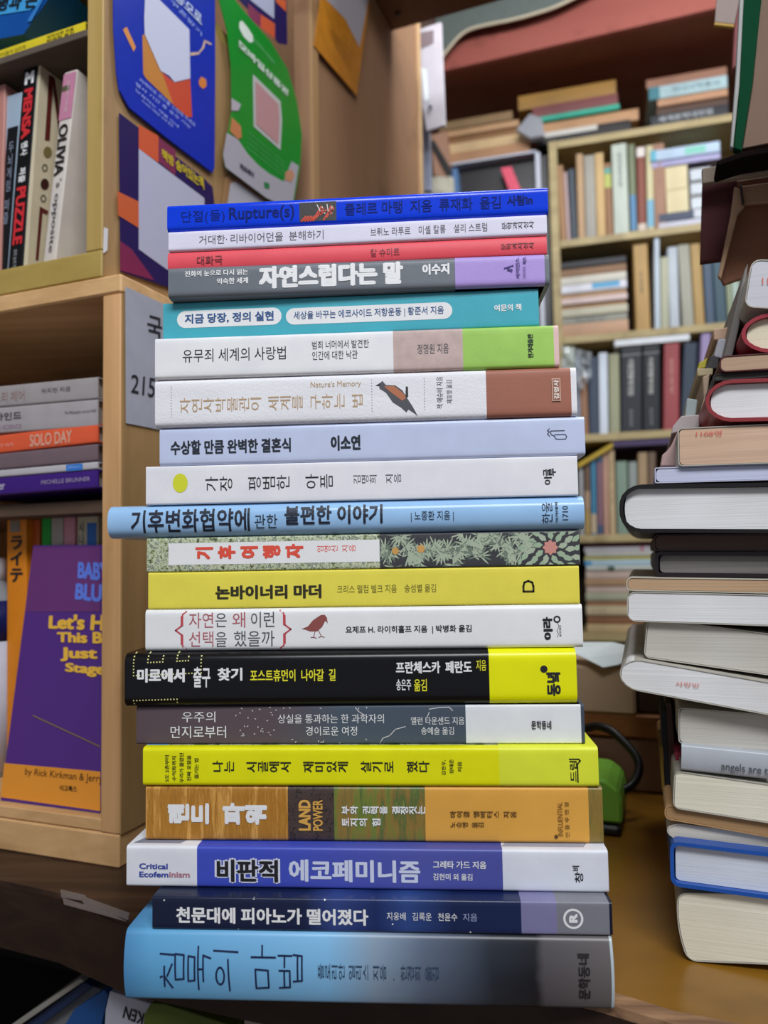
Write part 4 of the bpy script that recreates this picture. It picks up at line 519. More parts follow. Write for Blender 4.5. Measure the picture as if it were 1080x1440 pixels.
54848: ((135,127,92,133,48,127,33,110,46,93,83,87,83,74,10,74,10,62,173,62,173,74,100,74,100,87,137,93,150,110), (92,122,61,119,51,110,61,101,92,98,122,101,133,110,122,119), (83,168,100,168,100,153,164,153,164,141,19,141,19,153,83,153), (152,50,30,50,30,38,136,38,136,25,30,25,30,-1,30,-14,158,-14,158,-1,47,-1,47,13,152,13),),
54868: ((65,120,96,110,108,86,98,64,73,53,73,34,98,36,122,38,123,26,64,20,10,19,8,33,31,33,57,33,57,53,32,64,23,86,34,110), (65,107,46,101,38,86,46,71,65,66,85,71,92,86,85,101), (133,165,149,165,149,89,178,89,178,75,149,75,149,-16,133,-16), (57,165,73,165,73,143,119,143,119,130,11,130,11,143,57,143),),
54872: ((65,128,96,120,108,100,98,81,74,72,74,60,99,61,123,64,124,53,65,46,11,45,9,58,32,58,57,59,57,72,32,81,23,100,35,120), (65,116,46,112,39,100,46,88,65,84,85,88,92,100,85,112), (134,165,150,165,150,102,177,102,177,88,150,88,150,24,134,24), (36,33,52,33,52,2,157,2,157,-12,36,-12), (57,166,74,166,74,148,117,148,117,135,14,135,14,148,57,148),),
54889: ((92,40,136,33,151,12,136,-8,92,-15,48,-8,33,12,48,33), (92,28,61,24,50,12,61,1,92,-3,124,1,135,12,124,24), (65,130,96,123,108,104,98,87,74,79,74,65,99,67,123,70,124,58,65,52,11,51,9,64,32,64,57,64,57,79,32,87,23,104,35,123), (65,118,46,115,39,104,46,94,65,90,85,94,92,104,85,115), (134,165,150,165,150,111,177,111,177,97,150,97,150,43,134,43), (57,167,74,167,74,150,117,150,117,137,14,137,14,150,57,150),),
54924: ((141,165,157,165,157,-16,141,-16), (70,120,101,110,113,86,104,64,78,53,78,34,104,36,129,38,130,26,69,20,13,19,11,33,35,33,62,34,62,53,36,64,26,86,38,110), (70,107,50,101,42,86,50,71,70,66,90,71,97,86,90,101), (62,165,78,165,78,143,125,143,125,130,15,130,15,143,62,143),),
54952: ((92,113,135,104,151,79,145,63,130,52,130,19,174,19,174,5,10,5,10,19,53,19,53,52,38,63,32,79,48,104), (92,100,60,95,49,79,60,64,92,59,123,64,134,79,123,95), (70,19,70,47,80,46,92,46,103,46,114,47,114,19), (83,162,100,162,100,139,165,139,165,125,18,125,18,139,83,139),),
54980: ((92,121,135,113,150,91,135,68,92,61,48,68,33,91,48,113), (92,108,61,104,50,91,61,78,92,73,122,78,133,91,122,104), (83,166,100,166,100,145,164,145,164,131,19,131,19,145,83,145), (10,48,174,48,174,34,100,34,100,-16,83,-16,83,34,10,34),),
55092: ((92,122,135,114,150,92,135,70,92,62,48,70,33,92,48,114), (92,109,61,105,50,92,61,79,92,75,122,79,133,92,122,105), (10,50,174,50,174,36,131,36,131,-16,115,-16,115,36,69,36,69,-16,52,-16,52,36,10,36), (83,166,100,166,100,145,164,145,164,132,19,132,19,145,83,145),),
55148: ((141,165,157,165,157,-16,141,-16), (130,27,129,39,68,35,11,34,13,20,69,21), (70,118,101,108,113,84,101,59,70,50,39,59,27,84,39,108), (70,105,50,99,42,84,50,68,70,63,90,68,97,84,90,99), (61,163,78,163,78,141,125,141,125,128,15,128,15,141,61,141),),
55176: ((141,165,158,165,158,-16,141,-16), (69,108,101,96,113,66,101,36,69,25,36,36,24,66,36,96), (69,94,48,86,40,66,48,46,69,39,89,46,97,66,89,86), (60,164,77,164,77,136,122,136,122,123,14,123,14,136,60,136),),
55192: ((142,165,158,165,158,56,142,56), (41,46,41,-13,158,-13,158,46), (142,33,58,33,58,0,142,0), (68,124,100,115,112,92,100,68,68,59,36,68,23,92,36,115), (68,111,47,106,39,92,47,77,68,72,88,77,96,92,88,106), (59,167,76,167,76,146,122,146,122,133,13,133,13,146,59,146),),
}
_out = {chr(c): [[(l[j] / 200, l[j + 1] / 200) for j in range(0, len(l), 2)] for l in ls] for c, ls in OUTLINES.items()}
_ts = bpy.data.scenes.new('type_setting'); _tv = _ts.view_layers[0]
_tc = bpy.data.curves.new('type_setter', 'FONT'); _to = bpy.data.objects.new('type_setter', _tc); _ts.collection.objects.link(_to)
_gc = {}
def _mesh(o):
    _tv.update(); me = bpy.data.meshes.new_from_object(o.evaluated_get(_tv.depsgraph))
    r = [tuple(v.co[:2]) for v in me.vertices], [tuple(p.vertices) for p in me.polygons]
    bpy.data.meshes.remove(me); return r
def _latin(body):
    if ('L', body) not in _gc:
        _tc.body = body; _tc.resolution_u = 3; _gc[('L', body)] = _mesh(_to)
    return _gc[('L', body)]
def _glyph(ch):
    if ('K', ch) not in _gc:
        cv = bpy.data.curves.new('glyph', 'CURVE'); cv.dimensions = '2D'; cv.fill_mode = 'BOTH'
        for lp in _out[ch]:
            sp = cv.splines.new('POLY'); sp.points.add(len(lp) - 1); sp.use_cyclic_u = True
            for q, (x, y) in zip(sp.points, lp): q.co = (x, y, 0, 1)
        o = bpy.data.objects.new('glyph', cv); _ts.collection.objects.link(o)
        _gc[('K', ch)] = _mesh(o); bpy.data.objects.remove(o); bpy.data.curves.remove(cv)
    return _gc[('K', ch)]
def set_type(body, bold, space=1.0):
    key = (body, bold, space)
    if key in _gc: return _gc[key]
    vs, fs, adv, i = [], [], 0.0, 0
    while i < len(body):
        ch = body[i]
        if ch == ' ': adv += 0.26 * space; i += 1; continue
        if ch in _out: g, f = _glyph(ch); w_ = 0.92 * space if ch != '·' else .45; i += 1
        else:
            j = i
            while j < len(body) and body[j] not in _out and (body[j] != ' ' or (j + 1 < len(body) and body[j + 1] not in _out)): j += 1
            g, f = _latin(body[i:j].rstrip()); w_ = max(x for x, y in g) + 0.08; i = j
        n = len(vs); vs += [(adv + x, y) for x, y in g]; fs += [tuple(k + n for k in q) for q in f]; adv += w_
    vs = [(x, y, 0) for x, y in vs]
    if bold > 0:      # a bold face: the strokes thickened by setting them again a hair aside
        n = len(vs); av, af = [], []
        for k, (dx, dy) in enumerate(((-1, -.5), (1, -.5), (-1, .5), (1, .5), (0, .8), (0, -.8))):
            av += [(x + dx * bold, y + dy * bold, k) for x, y, _ in vs]; af += [tuple(i + k * n for i in f) for f in fs]
        vs, fs = av, af
    _gc[key] = (vs, fs); return _gc[key]
def glyphs(body, bold=0.0, mode='H', space=1.0):
    if mode == 'T':
        vs, fs, adv = [], [], 0.0
        for ch in body:
            if ch == ' ': adv -= 0.5 * space; continue
            g, f = set_type(ch, bold); b = len(vs)
            vs += [(x, adv + y, k) for x, y, k in g]; fs += [tuple(i + b for i in q) for q in f]; adv -= 1.0 * space
    elif mode != 'V':
        vs, fs = set_type(body, bold, space); vs = list(vs); fs = list(fs)
    else:
        vs, fs, adv = [], [], 0.0
        for ch in body:
            if ch == ' ': adv += 0.5 * space; continue
            g, f = set_type(ch, bold); b = len(vs)
            vs += [(adv + 0.9 - y, x, k) for x, y, k in g]; fs += [tuple(i + b for i in q) for q in f]; adv += 1.0 * space
    xs = [v[0] for v in vs]; ys = [v[1] for v in vs]
    x0, x1, y0, y1 = min(xs), max(xs), min(ys), max(ys)
    return [((x - x0) / (x1 - x0), (y - y0) / (y1 - y0), k) for x, y, k in vs], fs
def letter(parent, name, body, fn, mat, bold=0.0, mode='H', cuts=0, space=1.0):
    """fn(s, t) maps the unit square of the words onto a surface"""
    vs, fs = glyphs(body, max(0.0, bold), mode, space)
    if mode == 'R': vs = [(1 - t, s, k) for s, t, k in vs]
    if mode == 'L': vs = [(t, 1 - s, k) for s, t, k in vs]
    if mode == 'U': vs = [(1 - s, 1 - t, k) for s, t, k in vs]
    if cuts:
        bm = bmesh.new(); bv = [bm.verts.new(v) for v in vs]
        for f in fs:
            try: bm.faces.new([bv[i] for i in f])
            except ValueError: pass
        bmesh.ops.triangulate(bm, faces=bm.faces)
        for k in range(1, cuts + 1):
            bmesh.ops.bisect_plane(bm, geom=bm.verts[:] + bm.edges[:] + bm.faces[:], plane_co=(0, k / (cuts + 1), 0), plane_no=(0, 1, 0))
        bm.verts.index_update(); vs = [tuple(v.co) for v in bm.verts]; fs = [tuple(v.index for v in f.verts) for f in bm.faces]; bm.free()
    nn = (fn(.6, .5) - fn(.5, .5)).cross(fn(.5, .6) - fn(.5, .5)).normalized()
    if nn.dot(EYE - fn(.5, .5)) < 0: nn = -nn
    return put(name, [fn(s, t) + nn * (k * 0.000015) for s, t, k in vs], fs, mat, parent)
def quadmap(bl, br, tr, tl, off=V((0, 0, 0))):
    return lambda s, t: (bl * (1 - s) + br * s) * (1 - t) + (tl * (1 - s) + tr * s) * t + off

# -- a bound volume: cover wrapped round a block of pages
def profile(A, B, r, bulge, n=4, m=8):
    pts = [(A, 0.0)]
    for i in range(n + 1):
        a = math.pi / 2 * i / n; pts.append((r - r * math.sin(a), r - r * math.cos(a)))
    for i in range(1, m): pts.append((0.0, r + (B - 2 * r) * i / m))
    for i in range(n, -1, -1):
        a = math.pi / 2 * i / n; pts.append((r - r * math.sin(a), B - r + r * math.cos(a)))
    pts = [pts[0]] + [(a + bulge * ((2 * b / B - 1) ** 2), b) for a, b in pts[1:]]
    pts.append((A, B)); return pts
def cover(name, parent, O, ea, eb, ec, A, B, C, r, bulge, t, mats, segs=None, smooth=True, m=8):
    """U-shaped cover; segs = [(c, material index), ...] along the spine"""
    segs = segs or [(0, 0)]
    cs = [s[0] for s in segs] + [C]
    po = profile(A, B, r, bulge, m=m); pi = [(a if i in (0, len(po) - 1) else a + t, b + t) for i, (a, b) in enumerate(profile(A, B - 2 * t, max(r - t, r * .2, .0001), bulge, m=m))]
    n = len(po); vs = []; fs = []; fm = []
    for c in cs:
        vs += [O + ea * a + eb * b + ec * c for a, b in po] + [O + ea * a + eb * b + ec * c for a, b in pi]
    for k in range(len(cs) - 1):
        p, q = k * 2 * n, (k + 1) * 2 * n; mi = segs[k][1]
        for i in range(n - 1):
            fs.append((p + i, p + i + 1, q + i + 1, q + i)); fm.append(mi)
            fs.append((p + n + i, p + n + i + 1, q + n + i + 1, q + n + i)); fm.append(mi)
        for i in (0, n - 1): fs.append((p + i, p + n + i, q + n + i, q + i)); fm.append(mi)
    for p, mi in ((0, segs[0][1]), ((len(cs) - 1) * 2 * n, segs[-1][1])):
        for i in range(n - 1): fs.append((p + i, p + i + 1, p + n + i + 1, p + n + i)); fm.append(mi)
    o = put(name, vs, fs, mats, parent, fm=fm)
    if smooth:
        for p in o.data.polygons: p.use_smooth = True
        try: o.data.set_sharp_from_angle(angle=R_(40))
        except Exception: pass
    return o
def pages(parent, O, ea, eb, ec, A, B, C, t, inset, mat, curve=0.0, bulge=0.0):
    """block of sheets, its spine side following the cover's curve"""
    po = profile(A - inset, B - 2 * t, min(0.0015, B * .1), bulge, m=6)
    pts = [(a + t * 1.5 if 0 < i < len(po) - 1 else a - curve, b + t) for i, (a, b) in enumerate(po)]
    vs = [O + ea * a + eb * b + ec * inset for a, b in pts]; n = len(vs)
    vs += [O + ea * a + eb * b + ec * (C - inset) for a, b in pts]
    fs = [tuple(range(n)), tuple(range(n, 2 * n))] + [(i, (i + 1) % n, n + (i + 1) % n, n + i) for i in range(n)]
    return put('pages', vs, fs, mat, parent)

# ================================================================ the setting
T = Frame(hit_z(167, 1222, 0.0), -17)          # shelf unit and table: origin at the crate's front right foot
B = Frame((0.55, 1.42, 0), -11.6)               # bookcase across the room
ROOM = Frame((0, 0, 0), -14)
plaster = paper('b9b2a6', 0.9, 1.0, 0.06)
def room_box(name, u0_, u1, v0, v1, z0, z1, mat):
    return tag(fbox(name, ROOM, u0_, u1, v0, v1, z0, z1, mat, bevel=0), kind='structure')
room_box('floor', -2.0, 2.6, -1.9, 2.4, -0.80, -0.75, wood('6a5442', '856a50', 'x', 0.5, fine=20, long=1.5))
room_box('wall_back', -2.0, 2.6, 2.3, 2.4, -0.75, 1.5, plaster)
room_box('wall_left', -2.0, -1.95, -1.9, 2.3, -0.75, 1.5, plaster)
room_box('wall_right', 2.55, 2.6, -1.9, 2.3, -0.75, 1.5, plaster)
room_box('ceiling', -2.0, 2.6, -1.9, 2.4, 1.5, 1.55, paper('c8c6c0', 0.9, 1.0))

# ---- table the stacks stand on
ochre = wood('7a5418', '96691f', 'x', 0.28, rot=R_(17), k=1.05, fine=12, long=3, spec=0.6)
darkwood = wood('281a14', '4a3426', 'x', 0.45, rot=R_(17), k=1.0, fine=90, long=5)
worn = wood('6e4f3a', 'b18a66', 'x', 0.7, rot=R_(17), k=1.0, fine=160, long=14)
TB = 0.034
tbl = thing('reading_table', 'long wooden table carrying the stacks of books, dark stained edge and worn ochre top', 'table', T.w(0.3, 0.1, -0.75))
edge = [hit_z(x, y, 0) for x, y in ((0, 1238), (85, 1256), (180, 1292), (330, 1319), (490, 1346), (600, 1368), (700, 1381), (760, 1389), (860, 1415), (954, 1443))]
edge = [edge[0] - T.u * 0.6] + edge + [edge[-1] + T.u * 0.5]
VB = 0.66                                         # depth of the table behind the crate's front
def back(p, v): q = T.loc(p); return T.w(q.x, v, 0)
split = 5
def slab(name, front, vback, mat, z=0.0, th=TB):
    pts = [p + V((0, 0, z)) for p in front] + [back(front[-1], vback) + V((0, 0, z)), back(front[0], vback) + V((0, 0, z))]
    return prism(name, pts, V((0, 0, -th)), mat, tbl)
slab('table_top', edge[:split + 1], VB, darkwood)
slab('table_top', edge[split:], VB, ochre)
rim = []
for i, p in enumerate(edge[split:]):
    rim.append(p - T.v * 0.0006)
inner = [p + T.v * (0.007 + 0.005 * random.random()) for p in edge[split:]]
prism('worn_edge', [p + V((0, 0, 0.0006)) for p in rim + inner[::-1]], V((0, 0, -0.006)), worn, tbl)
ff = [p - T.v * 0.0012 for p in edge]
prism('front_rail', [p + V((0, 0, -0.0035)) for p in ff + [p + T.v * 0.02 for p in ff[::-1]]], V((0, 0, -TB)), wood('20140f', '34231b', 'x', 0.4, rot=R_(17), k=1.0), tbl)
for u, v in ((-0.70, 0.02), (0.95, 0.02), (-0.70, 0.56), (0.95, 0.56)):
    fbox('leg', T, u - .03, u + .03, v - .0, v + .06, -0.75, -TB, darkwood, tbl, 0.002)
tape = clear('clear_tape', (0.35, 0.33, 0.34, 1), 0.22, 0.12)
for q in (((85, 1251), (120, 1259), (124, 1268), (86, 1262)), ((112, 1259), (182, 1284), (180, 1294), (118, 1272)), ((88, 1263), (150, 1282), (178, 1296), (90, 1272))):
    pts = [hit_z(x, y, 0.0006) for x, y in q]
    prism('tape', pts, V((0, 0, 0.0002)), tape, tbl)

# ================================================================ the tall stack of books
WHITE = 'e6e6ea'
pagew = edges('d9d2c4', 'z')
pts_ = {  # TLx TLy BLx BLy TRx TRy BRx BRy yL yR
 1: (234, 288.5, 236, 324, 770, 261, 771, 301, 0, 0), 2: (236, 325, 238, 352, 769, 302, 769, 331, 0, 0),
 3: (235.5, 353, 236, 378, 769, 331.5, 769, 357, 0, 0), 4: (236, 379, 237, 420, 772, 357, 773, 402, -5, -2),
 5: (229, 424, 230, 475, 758, 404, 757, 459, 1, 1), 6: (217, 475, 219, 532, 786, 460, 786, 516, -3, -1),
 7: (217, 534, 219, 600, 811, 516, 811, 585, -2, -1), 8: (224, 602, 225, 653, 822, 586, 823, 641, 0, 0),
 9: (204.5, 654, 206, 707.5, 812, 644, 813, 699, 0, 0), 10: (150, 709, 152, 755, 822, 699.5, 822, 745, -2, -2),
 11: (207, 757, 206, 803, 815.5, 747, 816, 797, 1, 1), 12: (208, 804, 209, 857.5, 814.5, 797, 815, 848, 1, 1),
 13: (206, 858.5, 203, 913, 818.5, 849, 820, 909, 0, 0), 14: (174.5, 926, 176, 997, 810, 910, 812, 987, -5, -2),
 15: (192, 997, 191.5, 1049, 822, 989, 822, 1044, -1, -1), 16: (201, 1053, 201, 1106, 841, 1048, 842, 1105, -6, -6),
 17: (205, 1107, 205, 1184, 848, 1107, 848, 1187, -5, -5), 18: (180, 1186, 176, 1244, 854.5, 1197, 857, 1261, -11, -12),
 19: (214, 1264, 214.5, 1309, 861, 1264, 861, 1313.5, -20, -20), 20: (174, 1318, 174, 1356, 863, 1315, 863, 1368, -23, -23)}
geo = {}
for k, (a, b, c, d, e, f, g, h, yl, yr) in pts_.items():
    ny = V((0, 1, 0)); L0 = V((0, yl / 1000, 0)); R0 = V((0, yr / 1000, 0))
    tl, bl, tr, br = hit(a, b, L0, ny), hit(c, d, L0, ny), hit(e, f, R0, ny), hit(g, h, R0, ny)
    geo[k] = dict(tl=tl, bl=bl, tr=tr, br=br, px=((a + c) / 2, (e + g) / 2),
                  xl=(tl.x + bl.x) / 2, xr=(tr.x + br.x) / 2, yl=yl / 1000, yr=yr / 1000)
zi = {20: 0.0}
for k in range(19, 0, -1):
    g, n = geo[k], geo[k + 1]
    zi[k] = (g['bl'].z + g['br'].z + n['tl'].z + n['tr'].z) / 4
zi[0] = (geo[1]['tl'].z + geo[1]['tr'].z) / 2
STACK = 'books of the tall stack on the table'
class Spine:
    def __init__(s, k, label, mats, segs=None, depth=0.15, r=0.0012, bulge=0.0, t=0.0007, page=pagew, rough=None, hard=False, over=0.0, name='stacked_book'):
        g = geo[k]; s.g = g; s.k = k
        gap = 0.00012
        s.z0, s.z1 = zi[k] + (gap if k < 20 else 0.0003), zi[k - 1] - gap if k > 1 else zi[0]
        s.O = V((g['xl'], g['yl'], s.z0)); d = V((g['xr'] - g['xl'], g['yr'] - g['yl'], 0)); s.W = d.length
        s.ec = d.normalized(); s.ea = V((-s.ec.y, s.ec.x, 0)); s.eb = V((0, 0, 1)); s.B = s.z1 - s.z0
        s.r = r; s.bulge = bulge; s.D = depth
        s.prof = profile(depth, s.B, r, bulge)[1:-1]
        s.bands = []
        s.root = thing(name, label, 'book', s.O + s.ec * s.W / 2 + s.ea * depth / 2, STACK)
        ms = [(s.c(px) if px else 0.0, i) for px, i in (segs or [(0, 0)])]
        s.cover = cover('cover', s.root, s.O, s.ea, s.eb, s.ec, depth, s.B, s.W, r, bulge, t, mats, ms)
        pages(s.root, s.O, s.ea, s.eb, s.ec, depth - 0.001, s.B, s.W, t + 0.0001, 0.0006 + over, page, bulge=bulge)
    def c(s, px, v=0.5):
        g = s.g; py = (g['tl'].z, 0)
        # px on the spine plane: intersect with the vertical plane through the spine
        yy = lerp_y(s, px); n = s.ea
        p = hit(px, yy, s.O, n); return (p - s.O).dot(s.ec)
    def on(s, c, v, e=0.00012):
        b = (1 - v) * s.B; a = s.bulge * ((2 * b / s.B - 1) ** 2)
        if b < s.r: a += s.r - math.sqrt(max(0, s.r ** 2 - (s.r - b) ** 2))
        if b > s.B - s.r: a += s.r - math.sqrt(max(0, s.r ** 2 - (b - s.B + s.r) ** 2))
        return s.O + s.ec * c + s.eb * b + s.ea * (a - e)
    def text(s, body, x0, x1, v0, v1, mat, bold=0.0, mode='H', name='lettering', space=1.0, e=0.00015):
        c0, c1 = s.c(x0), s.c(x1)
        return letter(s.holder(x0) if e > .0005 else s.root, name, body, lambda a, b: s.on(c0 + (c1 - c0) * a, v1 + (v0 - v1) * b, e + s.bulge * 0.05), mat, bold, mode, cuts=3 if s.bulge else 0, space=space)
    def patch(s, name, pts, mat, e=0.00010):
        """flat print: outline in (px, v)"""
        return put(name, [s.on(s.c(x), v, e + s.bulge * 0.03) for x, v in pts], [tuple(range(len(pts)))], mat, s.root)
    def rect(s, name, x0, x1, v0, v1, mat, rad=0.0, e=0.00010):
        c0, c1 = s.c(x0), s.c(x1); b0, b1 = v0 * s.B, v1 * s.B; pts = []
        if rad <= 0: pts = [(c0, b0), (c1, b0), (c1, b1), (c0, b1)]
        else:
            R = rad * (b1 - b0)
            for cx, cy, a0 in ((c1 - R, b0 + R, -90), (c1 - R, b1 - R, 0), (c0 + R, b1 - R, 90), (c0 + R, b0 + R, 180)):
                pts += [(cx + R * math.cos(R_(a0 + q * 15)), cy + R * math.sin(R_(a0 + q * 15))) for q in range(7)]
        return put(name, [s.on(c, b / s.B, e + s.bulge * 0.03) for c, b in pts], [tuple(range(len(pts)))], mat, s.root)
    def strokes(s, name, lines, wd, mat, e=0.00016):
        """pen lines in (px, v); wd in metres"""
        vs, fs = [], []
        for ln in lines:
            P = [(s.c(x), (1 - v) * s.B) for x, v in ln]
            if s.bulge: P = [(a[0] + (b[0] - a[0]) * i / 6, a[1] + (b[1] - a[1]) * i / 6) for a, b in zip(P, P[1:]) for i in range(6)] + P[-1:]
            for (x0, y0), (x1, y1) in zip(P, P[1:]):
                dx, dy = x1 - x0, y1 - y0; L = math.hypot(dx, dy) or 1; nx, ny = -dy / L * wd / 2, dx / L * wd / 2; ex, ey = dx / L * wd / 3, dy / L * wd / 3
                b = len(vs)
                for q in ((x0 - ex + nx, y0 - ey + ny), (x1 + ex + nx, y1 + ey + ny), (x1 + ex - nx, y1 + ey - ny), (x0 - ex - nx, y0 - ey - ny)):
                    vs.append(s.on(q[0], 1 - q[1] / s.B, e))
                fs.append((b, b + 1, b + 2, b + 3))
        return put(name, vs, fs, mat, s.root)
    def disc(s, name, px, v, rad, mat, e=0.00014, sx=1.0, ring=0):
        c = s.c(px); b = (1 - v) * s.B; n = 24
        P = lambda R: [s.on(c + R * sx * math.cos(2 * math.pi * i / n), 1 - (b + R * math.sin(2 * math.pi * i / n)) / s.B, e) for i in range(n)]
        if ring: return put(name, P(rad) + P(rad - ring), [(i, (i + 1) % n, n + (i + 1) % n, n + i) for i in range(n)], mat, s.root)
        return put(name, P(rad), [tuple(range(n))], mat, s.root)
    def dots(s, name, lines, size, step, mat):
        vs, fs = [], []
        for ln in lines:
            P = [(s.c(x), (1 - v) * s.B) for x, v in ln]
            for (x0, y0), (x1, y1) in zip(P, P[1:]):
                L = math.hypot(x1 - x0, y1 - y0); n = max(1, round(L / step))
                for i in range(n):
                    x = x0 + (x1 - x0) * i / n; y = y0 + (y1 - y0) * i / n; b = len(vs); h = size / 2
                    vs += [s.on(x + a * h, 1 - (y + c * h) / s.B, 0.00015) for a, c in ((-1, -1), (1, -1), (1, 1), (-1, 1))]; fs.append((b, b + 1, b + 2, b + 3))
        return put(name, vs, fs, mat, s.root)
    def band(s, name, x0, x1, mat, label=None, t=0.00035, dep=0.11):
        """paper band wrapped round the cover"""
        c0, c1 = s.c(x0), s.c(x1); e = 0.0002
        o = cover(name, s.root, s.O + s.ec * c0 - s.ea * e, s.ea, s.eb, s.ec, dep, s.B, c1 - c0, s.r, s.bulge, t, [mat])
        if label: o['label'] = label
        s.bands.append((x0, x1, o)); return o
    def holder(s, x):
        for a, b, o in s.bands:
            if a <= x <= b: return o
        return s.root
def lerp_y(s, px):
    g = s.g; a, b = g['px']; f = (px - a) / (b - a)
    p = pts_[s.k]; l = (p[1] + p[3]) / 2; r = (p[5] + p[7]) / 2
    return l + (r - l) * f
blk = ink('1c1c20'); gry = ink('4a4a50'); wht = ink('f2f2f5', k=1.2); sea = ink('1d2e66')

# 1 blue
S = Spine(1, 'cobalt blue book with dark lettering, topmost of the tall stack', [paper('0038d0', 0.16, 1.15, bump=0.0)], r=0.0022)
nv = ink('001c6e', 0.15)
S.text('단절(들)', 255, 316, .28, .78, nv, .0); S.text('Rupture(s)', 322, 414, .22, .82, nv, .02)
S.rect('cover_picture', 421, 473, .18, .88, paper('33302f', .4))
S.strokes('picture_print', [[(424 + i * 4, .86), (430 + i * 4, .7)] for i in range(5)] + [[(440 + i * 5, .85 - .1 * (i % 3)), (452 + i * 3.4, .35 + .07 * (i % 4))] for i in range(6)], .0008, ink('c23c22'))
S.strokes('picture_print', [[(446 + i * 7, .28 + .08 * (i % 2)), (452 + i * 5, .62)] for i in range(4)], .0004, ink('d8d2cc'))
S.text('클레르 마랭  지음  류재화  옮김', 485, 704, .28, .74, nv, .01); S.text('사람in', 713, 749, .28, .66, nv, .04)
# 2 lavender white
S = Spine(2, 'slim pale lavender book with thin black lettering, second from the top of the stack', [paper('d0cdee', .5)])
S.text('거대한·리바이어던을  분해하기', 280, 455, .28, .74, gry); S.rect('rule', 504.5, 506.5, 0.02, .98, ink('5a3ca8'))
S.text('브뤼노 라투르    미셸 칼롱    셜리 스트럼', 521, 685, .3, .72, gry); S.text('문학과지성사', 706, 751, .3, .68, gry, .01, 'V')
# 3 red
S = Spine(3, 'slim coral red book, under the pale lavender one near the top of the stack', [paper('d84a55', .5)], bulge=.0008)
mr = ink('6e2028')
S.text('대화극', 277, 313, .3, .78, mr, .01); S.rect('rule', 503.5, 505.5, 0.02, .98, ink('4c2a2a'))
S.text('칼 슈미트', 521, 562, .32, .74, mr); S.text('문학과지성사', 705, 751, .32, .68, mr, .01, 'V')
# 4 grey
S = Spine(4, 'dark grey book with heavy white title and lilac band at its right end', [paper('666b72', .42), paper('8fa0a4', .3)], r=.0022, depth=.145, name='banded_book')
S.band('paper_band', 640, 766, paper('a48ccc', .45), 'lilac paper band')
S.text('진화의 눈으로 다시 읽는', 260, 349, .15, .34, wht, .03); S.text('익숙한 세계', 305, 349, .42, .62, wht, .03)
S.text('자연스럽다는 말', 364, 567, .08, .82, wht, .065); S.text('이수지', 594, 632, .2, .56, wht, .05)
pu = ink('3c1f78')
S.text('사이언스', 725, 731, .12, .78, pu, .02, 'R', e=.0006); S.text('북스', 735, 741, .10, .32, pu, .03, 'R', e=.0006); S.text('SCIENCE BOOKS', 735, 739, .4, .78, pu, .0, 'R', e=.0006)
S.strokes('emblem', [[(709, .44), (722, .36)], [(714, .42), (714, .5), (718, .52)], [(714, .46), (720, .5), (719, .56)]], .0005, pu, e=.0006)
# 5 teal
S = Spine(5, 'teal book with two white rounded title labels', [paper('45a3b2', .3)])
pill = paper('dfe6f4', .3); ti = ink('24518a')
S.rect('title_label', 249, 396, .24, .70, pill, .5, .00009); S.rect('title_label', 402, 636, .28, .72, pill, .5, .00009)
S.text('지금 당장, 정의 실현', 260, 385, .33, .60, ti, .03, e=.0002); S.text('세상을 바꾸는 에코사이드 저항운동 | 황준서 지음', 413, 624, .37, .62, ti, .008, e=.0002)
S.text('여문의 책', 695, 733, .4, .58, wht, .03)
# 6 white pink green
S = Spine(6, 'white book with a beige panel and apple green right end', [paper('dcdcea', .5), paper('b8a29c', .6, var=.1, scale=(200, 200, 200)), paper('96bf58', .55, var=.08), paper('d4b4ae', .6)], [(0, 0), (553, 1), (651, 2), (779, 3)], r=.0016)
S.text('유무죄 세계의 사랑법', 257, 402, .3, .62, blk); S.text('범죄 너머에서 발견한', 439, 519, .2, .4, blk); S.text('인간에 대한 낙관', 439, 503, .45, .66, blk)
S.text('정명원 지음', 587, 631, .36, .6, gry); S.text('한겨레출판', 742, 750, .2, .78, ink('1e3a12'), .04, 'R')
# 7 white textured / brown
S = Spine(7, 'cream white book with small pigeon picture and brown stitched band', [paper('dbdae4', .6, bump=.08, var=.04, scale=(25, 25, 160))], r=.0024, name='banded_book')
gold = ink('b89a74', .3); silv = ink('9a9aa0')
S.text('자연사박물관이 세계를 구하는 법', 253, 510, .4, .72, gold, .0, 'V'); S.text("Nature's Memory", 437, 508, .14, .30, gold)
for x in (241, 523, 597): S.dots('dotted_rule', [[(x, .15), (x, .85)]], .0004, .0013, silv)
S.patch('bird_print', [(533, .24), (538, .17), (543, .26), (556, .27), (566, .38), (574, .58), (580, .72), (587, .92), (574, .78), (571, .84), (564, .74), (552, .62), (543, .42), (534, .33)], ink('4c4c52'))
S.patch('bird_print', [(540, .29), (554, .28), (564, .40), (572, .52), (566, .60), (552, .44)], ink('b06a48'), .00018)
S.patch('bird_print', [(571, .30), (574, .31), (574, .52), (570, .53)], ink('2c2a2c'), .00018); S.patch('bird_print', [(528, .27), (535, .21), (534, .28)], ink('2c2a2c'))
S.text('잭 애슈비 지음', 614, 623, .12, .78, gry, .0, 'R'); S.text('제효영 옮김', 628, 636, .2, .68, gry, .0, 'R')
S.band('paper_band', 684, 803, paper('97604e', .5), 'brown paper band with dotted stitching')
st = ink('d8b8a4'); 
for x in (688, 797): S.dots('stitching', [[(x, .03), (x, .97)]], .0005, .0013, st)
o = S.root
S.rect('publisher_label', 776, 788, .24, .70, ink('d8b8a4'), 0, .0007); S.rect('publisher_label', 777, 787, .255, .685, ink('97604e'), 0, .0008); S.text('김영사', 778.3, 785.7, .27, .67, ink('e8d8cc'), .05, 'R', e=.001)
